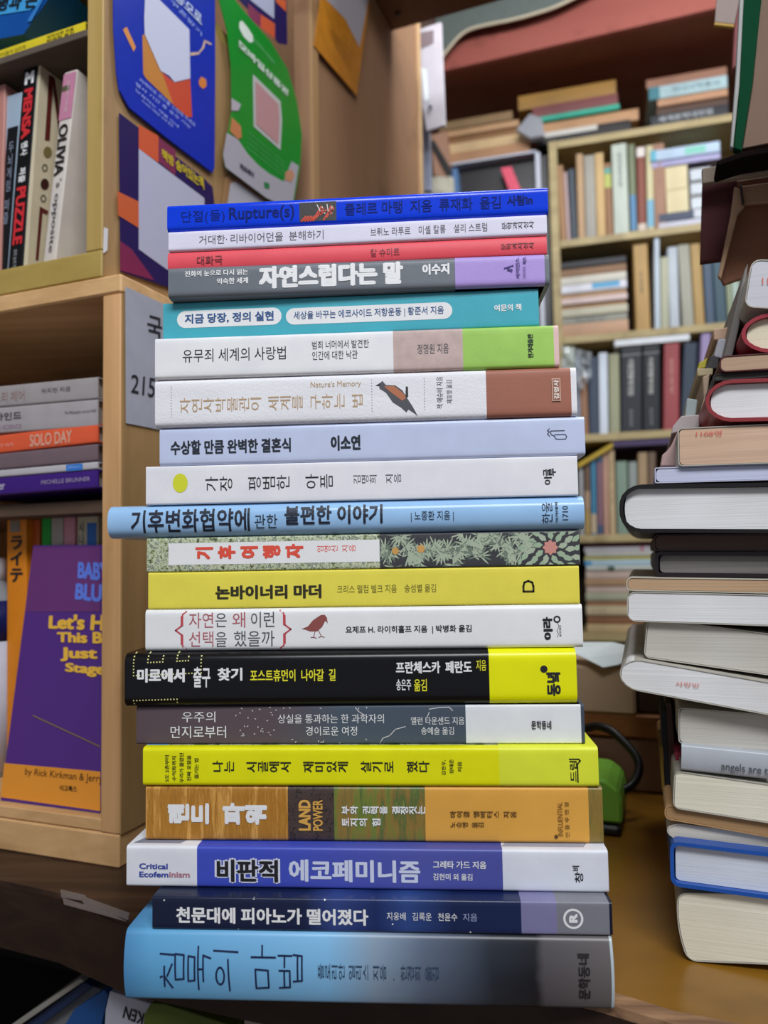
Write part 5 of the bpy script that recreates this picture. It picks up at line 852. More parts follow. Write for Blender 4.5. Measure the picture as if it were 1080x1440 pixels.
# 8 pale blue grey
S = Spine(8, 'pale grey blue book with condensed black title and paperclip emblem', [paper('b9c2dc', .25, bump=0)], r=.0016)
S.text('수상할 만큼 완벽한 결혼식', 240, 409, .34, .72, ink('16202c'), .035); S.text('이소연', 465, 507, .32, .72, ink('16202c'), .05)
S.strokes('emblem', [[(794, .36), (775, .36), (774.5, .40), (775, .45), (780, .50), (781, .56), (784, .58), (795, .58), (797, .52), (795, .46), (780, .46)], [(773, .30), (770, .35), (773, .38), (770, .43), (773, .50)]], .00035, ink('28324c'))
# 9 white, yellow dot
S = Spine(9, 'plain white book with a yellow dot near its left end', [paper('dad9e4', .55)], r=.0008)
S.disc('yellow_dot', 253.5, .45, .0045, ink('d2d62c'), sx=.8)
S.text('가장  평범한  아픔', 289, 468, .3, .68, blk, .0, 'V'); S.text('김명희  지음', 497, 564, .34, .58, gry, .0, 'V')
S.text('이', 765, 776, .52, .72, blk, .03, 'R'); S.text('글', 764, 775, .32, .5, blk, .03, 'R'); S.text('루', 772, 782, .3, .5, blk, .03, 'R')
# 10 sky blue
S = Spine(10, 'long sky blue book with rounded spine and brush lettered title', [paper('92b8e0', .22, bump=0)], r=.0035, bulge=.0022, depth=.16)
bl = ink('141a2c')
S.text('기후변화협약에', 184, 351, .14, .86, bl, .02); S.text('관한', 358, 390, .36, .78, bl, -.005); S.text('불편한 이야기', 400, 538, .12, .70, bl, .03)
S.text('| 노종환 지음 |', 578, 638, .36, .68, bl); S.text('한울', 762, 777, .18, .8, bl, .0, 'R'); S.text('아카데미', 781, 785, .18, .78, bl, .02, 'R'); S.text('1710', 791, 799, .3, .72, bl, .0, 'R')
# 11 leaf pattern
S = Spine(11, 'book covered in a grey green leaf pattern with red upright title', [speckle('dotted_leaf_print', ['2f3a30', '8a9468', 'c6ccb0', '5c6a50', 'd0d4c4'], 420), paper('3a3a3e', .5)], [(0, 0), (534, 1)], r=.0008)
S.rect('title_label', 237, 534, .16, .80, paper('e4e3ec', .5))
rd = ink('e0503c'); S.text('기후여행자', 275, 427, .24, .66, rd, .06, 'V', space=1.25, e=.0002); S.text('임영신 지음', 446, 500, .3, .5, rd, .0, 'V', e=.0002)
rng = random.Random(3); vs, fs, fm = [], [], []
def leaf(c, b, ang, ln, wd, mi):
    ca, sa = math.cos(ang), math.sin(ang); k = len(vs)
    for x, y in ((0, 0), (ln * .35, wd / 2), (ln * .75, wd * .4), (ln, 0), (ln * .75, -wd * .4), (ln * .35, -wd / 2)):
        cc, bb = c + x * ca - y * sa, b + x * sa + y * ca
        cc = min(max(cc, cmin), cmax); bb = min(max(bb, .0006), S.B - .0006)
        vs.append(S.on(cc, 1 - bb / S.B, .00012 + .00001 * rng.random()))
    fs.append(tuple(range(k, k + 6))); fm.append(mi)
cmin, cmax = S.c(535), S.c(760); c0, c1 = S.c(540), S.c(745)
for i in range(44):
    cc, bb, a0 = c0 + (c1 - c0) * ((i + rng.random()) / 44), rng.random() * S.B, rng.random() * 6.28
    for j in range(11): leaf(cc, bb, a0 + (j - 5) * .42, rng.uniform(.0038, .0062), .0008, rng.choice((0, 0, 1)))
cmin, cmax = S.c(728), S.W - .0003; cc, bb = S.c(774), S.B * .52
for ri, (rad, n, ln) in enumerate(((.0035, 9, .0045), (.0066, 13, .005), (.0100, 18, .0055), (.0137, 24, .0055), (.0174, 30, .0055), (.021, 34, .0055))):
    for j in range(n):
        a = j * 2 * math.pi / n + ri * .3; x, y = cc + rad * math.cos(a), bb + rad * math.sin(a)
        if -.003 < y < S.B + .003 and x < S.W: leaf(x, y, a + .35, ln, .0026, 2 if j % 3 else 0)
for j in range(8): leaf(cc, bb, j * .785, .0036, .0022, 3)
put('leaf_print', vs, fs, [ink('a8b49c'), ink('6c7a6a'), ink('9cb094'), ink('cc8c80')], S.root, fm=fm)
S.disc('leaf_print', 556, .5, .0016, ink('c89850'), e=.0003); S.disc('leaf_print', 592, .45, .0018, ink('cc9a55'), e=.0003)
# 12 yellow
S = Spine(12, 'lemon yellow book with dark title and a D shaped emblem', [paper('dccf4c', .5)], r=.0009)
ol = ink('2c2810')
S.text('논바이너리 마더', 303, 452, .38, .76, ol, .045); S.text('크리스 맬컴 벨크 지음    송섬별 옮김', 474, 613, .42, .64, ink('6c6420'))
S.strokes('emblem', [[(736, .66), (736, .52), (737.5, .42), (743, .38), (748.5, .42), (750, .52), (750, .66), (736, .66)]], .0009, ol)
# 13 white braces
S = Spine(13, 'white book with red braces round its title and a small red bird', [paper('dfdfea', .4)], r=.0022)
rr = ink('c0454e'); wn = ink('b06068'); gk = ink('505058')
for x, sg in ((256, 1), (400, -1)):
    S.strokes('brace', [[(x + 6 * sg, .05), (x + 1 * sg, .12), (x, .25), (x - 1 * sg, .4), (x - 9 * sg, .5), (x - 1 * sg, .6), (x, .75), (x + 1 * sg, .88), (x + 6 * sg, .95)]], .0007, rr)
    S.strokes('brace', [[(x, .18), (x, .38)], [(x, .62), (x, .82)]], .0012, rr, e=.00017)
S.text('자연', 266, 300, .08, .45, wn, -.008); S.text('은', 303, 319, .1, .43, gk, -.008); S.text('왜', 327, 345, .08, .45, wn, -.008); S.text('이런', 353, 386, .08, .45, gk, -.008)
S.text('선택', 266, 300, .53, .9, wn, -.008); S.text('을', 303, 319, .55, .9, gk, -.008); S.text('했을까', 329, 386, .53, .9, gk, -.008)
bd = ink('8c4a44')
S.patch('bird_print', [(424, .50), (433, .44), (440, .30), (447, .22), (452, .17), (457, .17), (460, .24), (461, .38), (458, .31), (456, .36), (453, .46), (446, .56), (436, .56), (430, .52)], bd)
S.strokes('bird_print', [[(443, .55), (441, .70), (437, .70)], [(448, .54), (452, .68), (448, .7)], [(441, .7), (445, .72)], [(452, .68), (456, .70)]], .0003, bd)
S.text('요제프 H. 라이히홀프 지음  |  박병화 옮김', 486, 663, .44, .64, ink('22222a'), .02)
S.text('이', 764, 777, .56, .82, blk, .06, 'R'); S.text('라', 763, 777, .28, .54, blk, .06, 'R'); S.disc('emblem', 783.5, .34, .0016, blk, ring=.0007)
S.strokes('emblem', [[(784, .42), (786, .5), (783, .6), (785, .68), (783, .76)]], .0002, blk); S.text('BOOKS', 786, 789, .48, .74, blk, 0, 'R')
# 14 black and yellow
S = Spine(14, 'thick black book with dotted maze lines and bright yellow right end', [paper('0f0d10', .25, bump=0, k=.8), paper('e4de00', .3, bump=0)], [(0, 0), (688, 1)], r=.0042, depth=.16)
yl = ink('e8e02c')
S.text('미로에서', 193, 260, .28, .54, wht, .05); S.text('출구', 272, 296, .26, .64, wht, .025); S.text('찾기', 306, 341, .28, .52, wht, .04)
S.text('포스트휴먼이  나아갈  길', 352, 472, .32, .54, yl, .02)
S.text('프란체스카  페란도', 557, 664, .2, .42, wht, .035); S.text('지음', 670, 684, .18, .38, yl, .01); S.text('송은주', 557, 578, .52, .72, wht, .02); S.text('옮김', 582, 600, .52, .74, yl, .015)
S.dots('maze_dots', [[(188, .0), (188, .41), (283, .37), (283, .0)], [(208, .0), (208, .17), (229, .16), (229, .0)], [(249, .0), (249, .15), (265, .14), (265, .0)], [(188, .99), (188, .87), (249, .85), (249, .97)]], .0006, .0014, ink('e0dc90'))
S.disc('emblem', 765, .36, .0016, blk, e=.0002)
S.text('동녘', 768, 788, .42, .84, blk, .05, 'R')
sp = [S.on(S.c(x), 0, 0) for x in (498, 603)]
put('cover_rule', [sp[0] + S.ea * .006 + V((0, 0, .0002)), sp[1] + S.ea * .006 + V((0, 0, .0002)), sp[1] + S.ea * .012 + V((0, 0, .0002)), sp[0] + S.ea * .012 + V((0, 0, .0002))], [(0, 1, 2, 3)], yl, S.root)
# 15 brown navy white
g_ = along('dusk_print', .22, [(.0, '54444a'), (.32, '54464c'), (.46, '44505e'), (1, '3a4452')], .6)
S = Spine(15, 'dusky brown to slate book with scattered white specks and white band', [g_], r=.0009, name='banded_book')
S.text('우주의', 256, 303, .14, .42, wht, -.004); S.text('먼지로부터', 240, 318, .52, .84, wht, -.004)
S.text('상실을 통과하는 한 과학자의', 391, 540, .22, .46, wht, -.004); S.text('경이로운 여정', 430, 502, .54, .78, wht, -.004)
S.text('앨런 타운센드 지음', 578, 653, .3, .5, wht, -.004); S.text('송예슬 옮김', 592, 638, .56, .76, wht, -.004)
rng = random.Random(5); ls = []
for i in range(70):
    x = rng.gauss(400, 50); v = rng.random() * .94 + .03; a = rng.random() * 3.1
    if 325 < x < 640 and not (388 < x < 540 and .15 < v < .82): ls.append([(x, v), (x + 1.6 * math.cos(a), v + .03 * math.sin(a))])
ls += [[(534, .98), (538, .85), (548, .78), (556, .62), (570, .55)], [(500, .05), (505, .16), (512, .24)], [(604, .1), (618, .06), (632, .05), (637, .14)], [(601, .3), (604, .18)]]
S.strokes('specks', ls, .00035, ink('d0cdd0'))
S.band('paper_band', 655, 817, paper('d8dae6', .45), 'white paper band'); S.text('문학동네', 747, 775, .40, .62, blk, .02, e=.0006)
# 16 yellow green
S = Spine(16, 'acid yellow green book with upright black title, landscape strip on top', [paper('d8d600', .38), paper('d4da34', .38)], [(0, 0), (702, 1)], r=.0018)
ks = ink('20240a')
for x, b_, v0, v1 in ((232, '5도 2촌부터', .2, .88), (242, '수익화까지', .22, .86), (252.5, '우리가 몰랐던', .14, .9), (263, '진짜 로컬을', .2, .86), (273.5, '즐기는 법', .28, .80)):
    S.text(b_, x, x + 6, v0, v1, ks, .015, 'R')
S.text('나는  시골에서  재미있게  살기로  했다', 299, 604, .34, .64, ks, .02, 'V')
for x, b_, v0, v1 in ((621, '김한우,', .32, .70), (632, '장태준', .30, .66), (643.5, '지음', .36, .62)): S.text(b_, x, x + 6, v0, v1, ks, .015, 'R')
S.text('드림', 801, 811, .34, .86, ks, .02, 'R'); S.strokes('emblem', [[(812, .87), (812, .42), (816, .34), (814, .30), (801, .30)]], .0006, ks)
q = [S.on(S.c(x), 0, 0) + V((0, 0, .0001)) for x in (201, 231, 702)]
for i, mt in ((0, ink('7cb0d8')), (1, speckle('landscape_print', ['3c5a34', '7a8a5a', 'b8bca8', '2c4030'], 160))):
    put('cover_picture', [q[i] + S.ea * .0022, q[i + 1] + S.ea * .0022, q[i + 1] + S.ea * .03, q[i] + S.ea * .03], [(0, 1, 2, 3)], mt, S.root)
# 17 fields
fld = speckle('ploughed_field_print', ['7c5014', 'b07a2c', 'a06a1c', 'd09a4c', 'b87a30'], 1.0, .35, (260, 260, 22), 6)
grn = speckle('green_field_print', ['3a4e2a', '6a7a30', '8a6a30', '4a6432', '98903c'], 1.0, .35, (170, 170, 24), 6)
S = Spine(17, 'thick book with aerial print of brown and green fields and orange band', [fld, speckle('dark_field_print', ['1c1614', '4a3a34', '2a2426'], 500), grn], [(0, 0), (405, 1), (470, 2)], r=.0016, name='banded_book')
S.text('랜드 파워', 236, 376, .3, .70, wht, .07, 'V', e=.0003); S.text('LAND', 420, 437, .24, .8, ink('d8a44c'), .05, 'R', e=.0003); S.text('POWER', 440, 454, .24, .8, ink('d8a44c'), .03, 'R', e=.0003)
S.text('부와 권력을 결정짓는', 481, 598, .34, .50, wht, .03, 'V', e=.0003); S.text('토지의 힘', 481, 535, .56, .72, wht, .03, 'V', e=.0003)
S.strokes('field_track', [[(366, .02), (366, .98)], [(380, .02), (381, .98)]], .0006, ink('8a8a3c'))
S.band('paper_band', 598, 828, paper('d29a42', .4), 'orange paper band'); br = ink('503414')
S.text('마이클 앨버터스 지음', 633, 726, .42, .54, br, .01, 'V', e=.0006); S.text('노승영 옮김', 633, 680, .62, .72, br, .01, 'V', e=.0006)
S.text('INFLUENTIAL', 784, 791, .26, .86, ink('7a5420'), -.01, 'R', e=.0006); S.text('인 플 루 엔 셜', 794, 800, .26, .88, br, .0, 'R', e=.0006); S.disc('emblem', 781, .87, .0008, br, e=.0007)
# 18 blue ecofeminism
S = Spine(18, 'white ended royal blue book with pale title, third from the bottom of the stack', [paper('d6d7e2', .42), along('blue_cover_print', .22, [(0, '3a4cb8'), (.3, '3a4ab4'), (.62, '4c52a0'), (1, '40468e')], .4), paper('d2d4e4', .42)], [(0, 0), (277, 1), (707, 2)], r=.0014)
S.text('Critical', 196, 236, .42, .56, ink('3848a0'), .03); S.text('Ecofem', 196, 237, .62, .76, ink('3848a0'), .03); S.text('inism', 238, 267, .62, .76, ink('b07a88'), .03)
S.text('비판적', 302, 394, .26, .88, ink('d8daf0'), .1, e=.00012); S.text('비판적', 305, 391, .3, .84, blk, .035, e=.0003)
S.text('에코페미니즘', 406, 591, .28, .82, ink('ccd2ee'), .035); S.text('그레타 가드 지음', 609, 684, .28, .46, wht, .02); S.text('김현미 외 옮김', 609, 664, .58, .74, wht, .015)
S.text('창', 808, 820, .50, .76, blk, .02, 'R'); S.text('비', 805, 815, .36, .48, blk, .03, 'R')
q = [S.on(S.c(x), 0, 0) + V((0, 0, .0001)) for x in (183, 277, 707, 853)]
for i in (0, 2):
    n = 26 if i == 0 else 40
    for j in range(1): 
        vs, fs = [], []
        for h in range(n):
            p = q[i].lerp(q[i + 1] - S.ec * .0085, h / n); b = len(vs); vs += [p + S.ea * .002, p + S.ec * .0006 + S.ea * .002, p + S.ec * .0066 + S.ea * .015, p + S.ec * .006 + S.ea * .015]; fs.append((b, b + 1, b + 2, b + 3))
        put('cover_hatching', vs, fs, ink('8a8ca0'), S.root)
# 19 navy
nvp = along('night_sky_print', .22, [(0, '0e1630'), (.36, '101c3e'), (.42, '2c3f7c'), (.5, '16285c'), (.56, '2a4480'), (.65, '101f48'), (1, '14224c')], .3, .03, (4, 4, 4))
S = Spine(19, 'navy book with white serif title and round white emblem on a grey end', [nvp, paper('77759a', .4), paper('75767e', .4), paper('101428', .3)], [(0, 0), (733, 1), (783, 2), (857, 3)], r=.0009)
S.text('천문대에 피아노가 떨어졌다', 248, 518, .3, .80, wht, .035); S.text('지웅배   김록운   천윤수', 544, 643, .38, .62, wht, .0); S.text('지음', 651, 671, .38, .62, ink('9aa4c8'), .0)
S.disc('emblem', 806, .5, .0041, wht, ring=.0009); S.text('R', 800, 812, .34, .62, wht, .06, 'R', e=.0002)
S.dots('stars', [[(231, .1), (232, .1)], [(357, .02), (358, .02)], [(457, .03), (458, .03)], [(335, .97), (336, .97)], [(552, .74), (553, .74)], [(661, .95), (662, .95)]], .0006, .002, wht)
# 20 sky
skp = along('misty_sky_print', .215, [(0, '3f78a8'), (.08, '5ca0cc'), (.42, '7cb4dc'), (.52, '8296aa'), (.62, '586478'), (.75, '222832'), (.835, '16181e'), (.85, '504c50'), (1, '66605f')], .35, .05, (18, 18, 30))
S = Spine(20, 'misty blue to charcoal book with rounded spine at the bottom of the stack', [skp, paper('b0bcc0', .3)], [(0, 0), (859, 1)], r=.002, bulge=.0030, depth=.155)
ind = ink('12224c')
pen = [(225, 34, [[(.3, .98), (.32, .9)], [(.08, .82), (.55, .82)], [(.33, .82), (.05, .5)], [(.33, .7), (.6, .5)], [(.82, 1), (.8, .42)], [(.25, .36), (.82, .38), (.8, .02), (.27, .02), (.25, .36)]]),
    (264, 32, [[(.22, .98), (.78, .98), (.76, .7), (.24, .7), (.22, .98)], [(.02, .54), (.98, .56)], [(.5, .55), (.5, .38)], [(.22, .32), (.8, .33), (.74, 0)]]),
    (300, 34, [[(.35 + .2 * math.cos(i * .6), .72 + .17 * math.sin(i * .6)) for i in range(12)], [(.0, .34), (.72, .4)], [(.9, 1), (.88, 0)]]),
    (353, 34, [[(.08, .8), (.52, .82), (.5, .3), (.1, .28), (.08, .8)], [(.78, 1), (.78, 0)], [(.78, .55), (1.02, .56)]]),
    (391, 34, [[(.1, .96), (.12, .52), (.5, .52), (.5, .96)], [(.12, .75), (.5, .75)], [(.58, .74), (.82, .74)], [(.82, 1), (.82, .44)], [(.26, .38), (.28, .02), (.82, .02), (.84, .38)], [(.27, .2), (.82, .2)]])]
for x0_, w_, ls in pen: S.strokes('lettering', [[(x0_ + (1 - y) * w_, .80 - x * .62) for x, y in l] for l in ls], .0007, ind, e=.0003)
S.text('플로리안 일리스 지음 · 한경희 옮김', 447, 616, .38, .60, ink('28405c'), .0, 'V'); S.text('문학동네', 812, 829, .2, .82, ink('1c1a1c'), .03, 'R')

# ================================================================ generic placed pieces
def pq(P, pts): return [P(*p) for p in pts]
def slabq(name, P, pts, vec, mat, parent=None, bevel=0.0004):
    return prism(name, pq(P, pts), vec, mat, parent, bevel)
def book3(label, P, TL, TR, BR, BL, vec, cov, pag, kind='H', group=None, name='book', t=0.001, r=0.0012, bulge=0.0, depth=0.14, snap=None, inset=.003, side='front'):
    """a book seen at its spine; corners are (px, py) on plane P, vec points away along the pages"""
    tl, tr, br, bl = P(*TL), P(*TR), P(*BR), P(*BL)
    if kind == 'H':
        O = bl; ec = br - bl; eb = ((tl - bl) + (tr - br)) / 2
    else:
        O = bl; eb = br - bl; ec = ((tl - bl) + (tr - br)) / 2
    if snap is not None:
        dz = snap - O.z; O = O + V((0, 0, dz))
        if kind == 'V': ec = ec - V((0, 0, dz)); eb.z = 0
        else:
            ec.z = 0
    Bk, C = eb.length, ec.length; across, along_spine = eb.normalized(), ec.normalized(); ea = vec.normalized()
    root = thing(name, label, 'book', O + ec / 2 + ea * depth / 2 if kind == 'H' else O + eb / 2 + ea * depth / 2, group)
    cover('cover', root, O, ea, across, along_spine, depth, Bk, C, min(r, Bk * .3), bulge, min(t, Bk * .2), [cov], m=3)
    pages(root, O, ea, across, along_spine, depth - .001, Bk, C, min(t, Bk * .2) + .0001, inset, pag, bulge=bulge)
    root['_k'] = 0; del root['_k']
    m = quadmap(O, O + (ec if kind == 'H' else eb), O + ec + eb, O + (eb if kind == 'H' else ec), -ea * .0004)
    return root, m
def mark(root, m, body, s0, s1, t0, t1, mat, bold=0.0, mode='H', name='lettering'):
    return letter(root, name, body, lambda a, b: m(s0 + (s1 - s0) * a, t0 + (t1 - t0) * b), mat, bold, mode)
def mrect(root, m, name, s0, s1, t0, t1, mat, k=0.7):
    return put(name, [m(s0, t0), m(s1, t0), m(s1, t1), m(s0, t1)], [(0, 1, 2, 3)], mat, root)
def printq(parent, name, P, pts, mat, off=V((0, 0, 0))):
    return put(name, [p + off for p in pq(P, pts)], [tuple(range(len(pts)))], mat, parent)
def textq(parent, P, body, q, mat, bold=0.0, mode='H', off=V((0, 0, 0)), name='lettering'):
    """q = picture corners of the words: bottom left, bottom right, top right, top left"""
    a, b, c, d = pq(P, q); return letter(parent, name, body, quadmap(a, b, c, d, off), mat, bold, mode)

# ================================================================ crates and shelves at the left
pine = wood('b48a58', 'd8a878', 'z', .55, k=1.2, fine=60, long=3)
pineH = wood('b88e5e', 'd8ae7c', 'x', .55, rot=R_(17), k=1.2, fine=60, long=3)
pineS = wood('8c6c44', 'ac8a5c', 'z', .55, k=1.15, fine=45, long=3)
yel = wood('b09250', 'c6a866', 'z', .5, k=1.0, fine=50, long=3)
yelH = wood('a88e48', 'bea45c', 'x', .5, rot=R_(17), k=1.05, fine=50, long=3)
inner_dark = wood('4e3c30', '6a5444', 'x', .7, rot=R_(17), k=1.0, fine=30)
Fq = lambda d: (lambda px, py: T.front(px, py, d))
LT = lambda px, py, d=0: T.loc(T.front(px, py, d))
W_ = 0.34
u_in = LT(142, 900).x
z_top = LT(165, 386).z; z_tb = LT(137, 417).z
crate = thing('wooden_crate', 'pine crate shelf standing on the table left of the tall stack', 'shelf', T.w(-W_ / 2, .12, 0))
fbox('side_panel', T, u_in, 0, 0, .25, 0.0203, z_tb, pine, crate, .0008)
fbox('side_panel', T, -W_, -W_ + .012, 0, .25, 0.0203, z_tb, pine, crate, .0008)
fbox('side_facing', T, 0.0001, 0.0012, .0006, .25, 0.0203, z_tb, pineS, crate, 0)
fbox('top_board', T, -W_, 0.001, -.001, .25, z_tb, z_top, pineH, crate, .0012)
z_f0 = LT(150, 1180).z
fbox('base_rail', T, -W_, 0.0, 0, .25, 0.0, 0.0200, pineH, crate, .001)
fbox('floor_board', T, -W_ + .012, u_in - .0003, .001, .25, 0.0205, 0.028, pineH, crate, .0006)
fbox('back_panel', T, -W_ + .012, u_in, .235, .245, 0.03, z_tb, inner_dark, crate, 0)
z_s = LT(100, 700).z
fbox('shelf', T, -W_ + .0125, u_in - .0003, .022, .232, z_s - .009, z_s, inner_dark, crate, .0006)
# upper unit
u_o, u_i = LT(144, 250).x, LT(121, 250).x
z_b0, z_b1 = z_top + .0006, LT(121, 355).z
z_sh = LT(60, 69).z
upper = thing('open_bookcase', 'yellow varnished bookcase resting on the pine crate, posters on its side', 'bookcase', T.w(u_o - W_ / 2, .12, z_b0))
Z2 = 0.62
fbox('side_panel', T, u_i, u_o, 0, .262, z_b1, Z2, yel, upper, .0008)
fbox('side_facing', T, u_o, u_o + .001, .0008, .262, z_b0, Z2, pineS, upper, 0)
fbox('side_panel', T, u_o - W_, u_o - W_ + .012, 0, .262, z_b1, Z2, yel, upper, .0008)
fbox('bottom_board', T, u_o - W_, u_o - .0002, 0, .262, z_b0, z_b1, yelH, upper, .0008)
fbox('back_panel', T, u_o - W_ + .012, u_i, .10, .106, z_b1, Z2, speckle('stained_panel', ['8a8078', 'a09488', 'aca094', '98887a'], 12, .7), upper, 0)
fbox('shelf', T, u_o - W_ + .0125, u_i - .0003, .001, .099, z_sh, z_sh + .005, wood('564a40', '6e6258', 'x', .7, k=1.0, fine=40), upper, .0004)
fbox('top_board', T, u_o - W_, u_o, 0, .262, Z2 + .0002, Z2 + .013, yelH, upper, .0008)
tp = [T.side(x, y, u_o + .0012) for x, y in ((146, 320), (151, 322), (150, 352), (145, 356))]
prism('tape', tp, T.u * .0006, clear('shiny_tape', (.95, .95, .95, 1), .7, .1), upper)
# plywood cabinet behind
vA = T.loc(T.side(435, 150, u_o)).y; vB = T.loc(T.side(590, 150, u_o)).y
zc = T.loc(T.side(551, 44, u_o)).z; vC = T.loc(T.side(551, 44, u_o)).y
ply = wood('8c684c', 'a07a5a', 'z', .6, k=1.0, fine=8, long=1.5)
plyL = wood('b8966c', 'c8a67c', 'z', .6, k=1.0, fine=8, long=1.5)
cab = thing('plywood_cabinet', 'tall smooth plywood cabinet behind the poster bookcase, brown board jutting at its top', 'cabinet', T.w(u_o - .1, (vA + vB) / 2, 0))
fbox('side_panel', T, u_o - .018, u_o, vA, vB, .0004, 1.2, ply, cab, .0008)
fbox('edge_strip', T, u_o + .0001, u_o + .004, vB - .012, vB, .0004, zc + .3, plyL, cab, .0005)
fbox('top_board', T, u_o + .0002, u_o + .42, vA + .02, vC, zc, zc + .02, wood('5e3c20', '74492a', 'x', .5, k=1.0, fine=14, long=2), cab, .001)
fbox('back_panel', T, u_o - .4, u_o - .0185, vB - .012, vB, .0004, 1.2, ply, cab, 0)
fbox('front_stile', T, u_o + .0001, u_o + .0035, vA, vA + .016, .0004, zc + .2, wood('a07c54', 'b48e62', 'z', .55, k=1.0), cab, .0005)
tag_nail = tube('nail_head', [T.w(u_o + .02, vC - .03, zc - .002), T.w(u_o + .02, vC - .03, zc + .001)], .004, ink('2a1c12'), cab)

# ---- books in the upper bookcase
UP_G = 'upright books in the yellow bookcase'
vv = T.v
book3('salmon pink book at the left edge of the yellow bookcase', Fq(.014), (-14, 125), (7, 118), (0, 380), (-22, 384), vv, paper('b07a70', .4), edges('d8d0c4', 'x'), 'V', UP_G, depth=.08, snap=z_b1 + .0003)
r, m = book3('pale blue book with black lower half left of the red lettered black book', Fq(.016), (9, 136), (31, 130), (12, 377), (-11, 381), vv, along('fading_blue_print', .2, [(0, 'a4b4c4'), (1, '90a4b8')], .3), edges('d8d0c4', 'x'), 'V', UP_G, depth=.08, snap=z_b1 + .0003)
mrect(r, m, 'black_panel', .28, .92, .02, .82, ink('0c0e14', .35)); mark(r, lambda a, b: m(a, b) - vv * .0002, '두뇌게임 퍼즐', .45, .75, .3, .74, ink('8a94a8'), 0, 'T')
r, m = book3('black puzzle book with big red lettering between white spines', Fq(.012), (36, 88), (52, 84), (31, 371), (10, 375), vv, paper('101013', .3), edges('d8d0c4', 'x'), 'V', UP_G, depth=.08, snap=z_b1 + .0003)
red_ = ink('d02c34', .4)
mark(r, m, 'MENSA', .22, .82, .635, .87, red_, .05, 'L'); mark(r, m, 'PUZZLE', .22, .86, .14, .41, red_, .05, 'L')
mark(r, m, '멘사', .3, .75, .555, .62, wht, .03, 'L'); mark(r, m, '퍼즐', .3, .75, .43, .50, wht, .03, 'L'); mark(r, m, 'M', .2, .8, .89, .95, wht, .06)
mark(r, m, '숫자 논리 두뇌', .35, .6, .02, .12, ink('b0b4b8'), 0, 'L')
# cream book whose cover shows, then the white and pink one
z0 = z_b1 + .0003
def upq(pts): return [T.front(*p) for p in pts]
q0_, q3_ = T.front(38, 370, .0125), T.front(58, 84, .0125); q0_.z = z0
q = [q0_, q0_ + T.v * .078, q3_ + T.v * .078, q3_]
crm = thing('book', 'cream book with dark red angular print turned towards the right', 'book', q[0] + (q[1] - q[0]) / 2, UP_G)
nn_ = (q[1] - q[0]).cross(q[3] - q[0]).normalized()
if nn_.dot(T.u) < 0: nn_ = -nn_
prism('cover', q, -nn_ * .0035, paper('c8bca0', .5), crm)
Pc = lambda px, py: hit(px, py, q[0] + nn_ * .0003, nn_)
dr = ink('5c1c18', .5)
for poly in ([(69, 105), (75, 108), (70, 198), (63, 197)], [(73, 107), (77, 110), (88, 190), (82, 184)], [(56, 290), (68, 297), (66, 302), (60, 299), (54, 366), (50, 366)]): printq(crm, 'red_print', Pc, poly, dr)
for cx, cy, rx, ry, c_ in ((67, 214, 6, 8, '7a6a40'), (63, 259, 6, 8, '381414')): printq(crm, 'dot_print', Pc, [(cx + rx * math.cos(i * .5236), cy + ry * math.sin(i * .5236)) for i in range(12)], ink(c_))
for cx, cy in ((63, 236), (61, 279)):
    ring = [Pc(cx + k * 4.5 * math.cos(i * 1.05), cy + k * 6 * math.sin(i * 1.05)) for k in (1, .6) for i in range(6)]
    put('outline_print', ring, [(i, (i + 1) % 6, 6 + (i + 1) % 6, 6 + i) for i in range(6)], ink('6a6250'), crm)
r, m = book3('white picture book with pink top and black capital lettering', Fq(.012), (90, 102), (109, 98), (77, 362), (59, 366), vv, paper('c8c0b8', .4), edges('d8d0c4', 'x'), 'V', UP_G, depth=.08, snap=z0)
mrect(r, m, 'pink_panel', 0.01, .99, .755, .99, paper('b87a94', .4))
m2 = lambda a, b: m(a, b) - vv * .0003
mark(r, m2, 'OLIVIA', .15, .85, .47, .73, ink('141414'), .02, 'L'); mark(r, m2, "'s opposite", .3, .8, .08, .45, ink('4a4a50'), 0, 'L'); mark(r, m2, 'IAN FALCONER', .4, .6, .79, .95, ink('e0c8d0'), 0, 'L')
mrect(r, m, 'grass_print', -.0, .6, .90, .93, ink('5c6a3c'))
# on the shelf above
r, m = book3('thin yellow book lying on the top shelf of the left bookcase', Fq(.004), (-60, 72), (120, 15), (120, 32), (-60, 87), vv, paper('d0bc28', .4), edges('c8b45a', 'z'), 'H', None, depth=.09, snap=z_sh + .0054)
mark(r, m, '나이듦의 심리학', .34, .56, .3, .65, ink('6a5c1c')); mark(r, m, '모리사와 지음', .72, .92, .52, .78, ink('3c3410'), .01); mark(r, m, '박재현 옮김', .72, .92, .18, .44, ink('3c3410'), .01)
zt = z_sh + .0054 + .0105
q = [T.front(-60, -60, .012), T.front(84, -25, .012), T.front(33, 48, .012), T.front(-60, 66, .012)]
dz = zt + .0004 - min(p.z for p in q); q = [p + V((0, 0, dz * .0)) for p in q]
bb_ = thing('book', 'bright blue book propped above the yellow one at the top left', 'book', q[3], None)
prism('cover', q, T.v * .07, paper('0c4a94', .3), bb_)
pf = lambda x, y: T.front(x, y, .0115)
printq(bb_, 'sky_panel', pf, [(-40, -30), (66, -30), (54, 6), (42, 14), (-40, 27)], ink('3f9cd8', .35)); textq(bb_, lambda x, y: T.front(x, y, .011), '평과 은', [(-6, 16), (50, 10), (56, -12), (-2, -8)], ink('101820'), .03)
printq(bb_, 'crease', lambda x, y: T.front(x, y, .011), [(38, 30), (62, -10), (66, -10), (44, 30)], ink('2c78c0'))

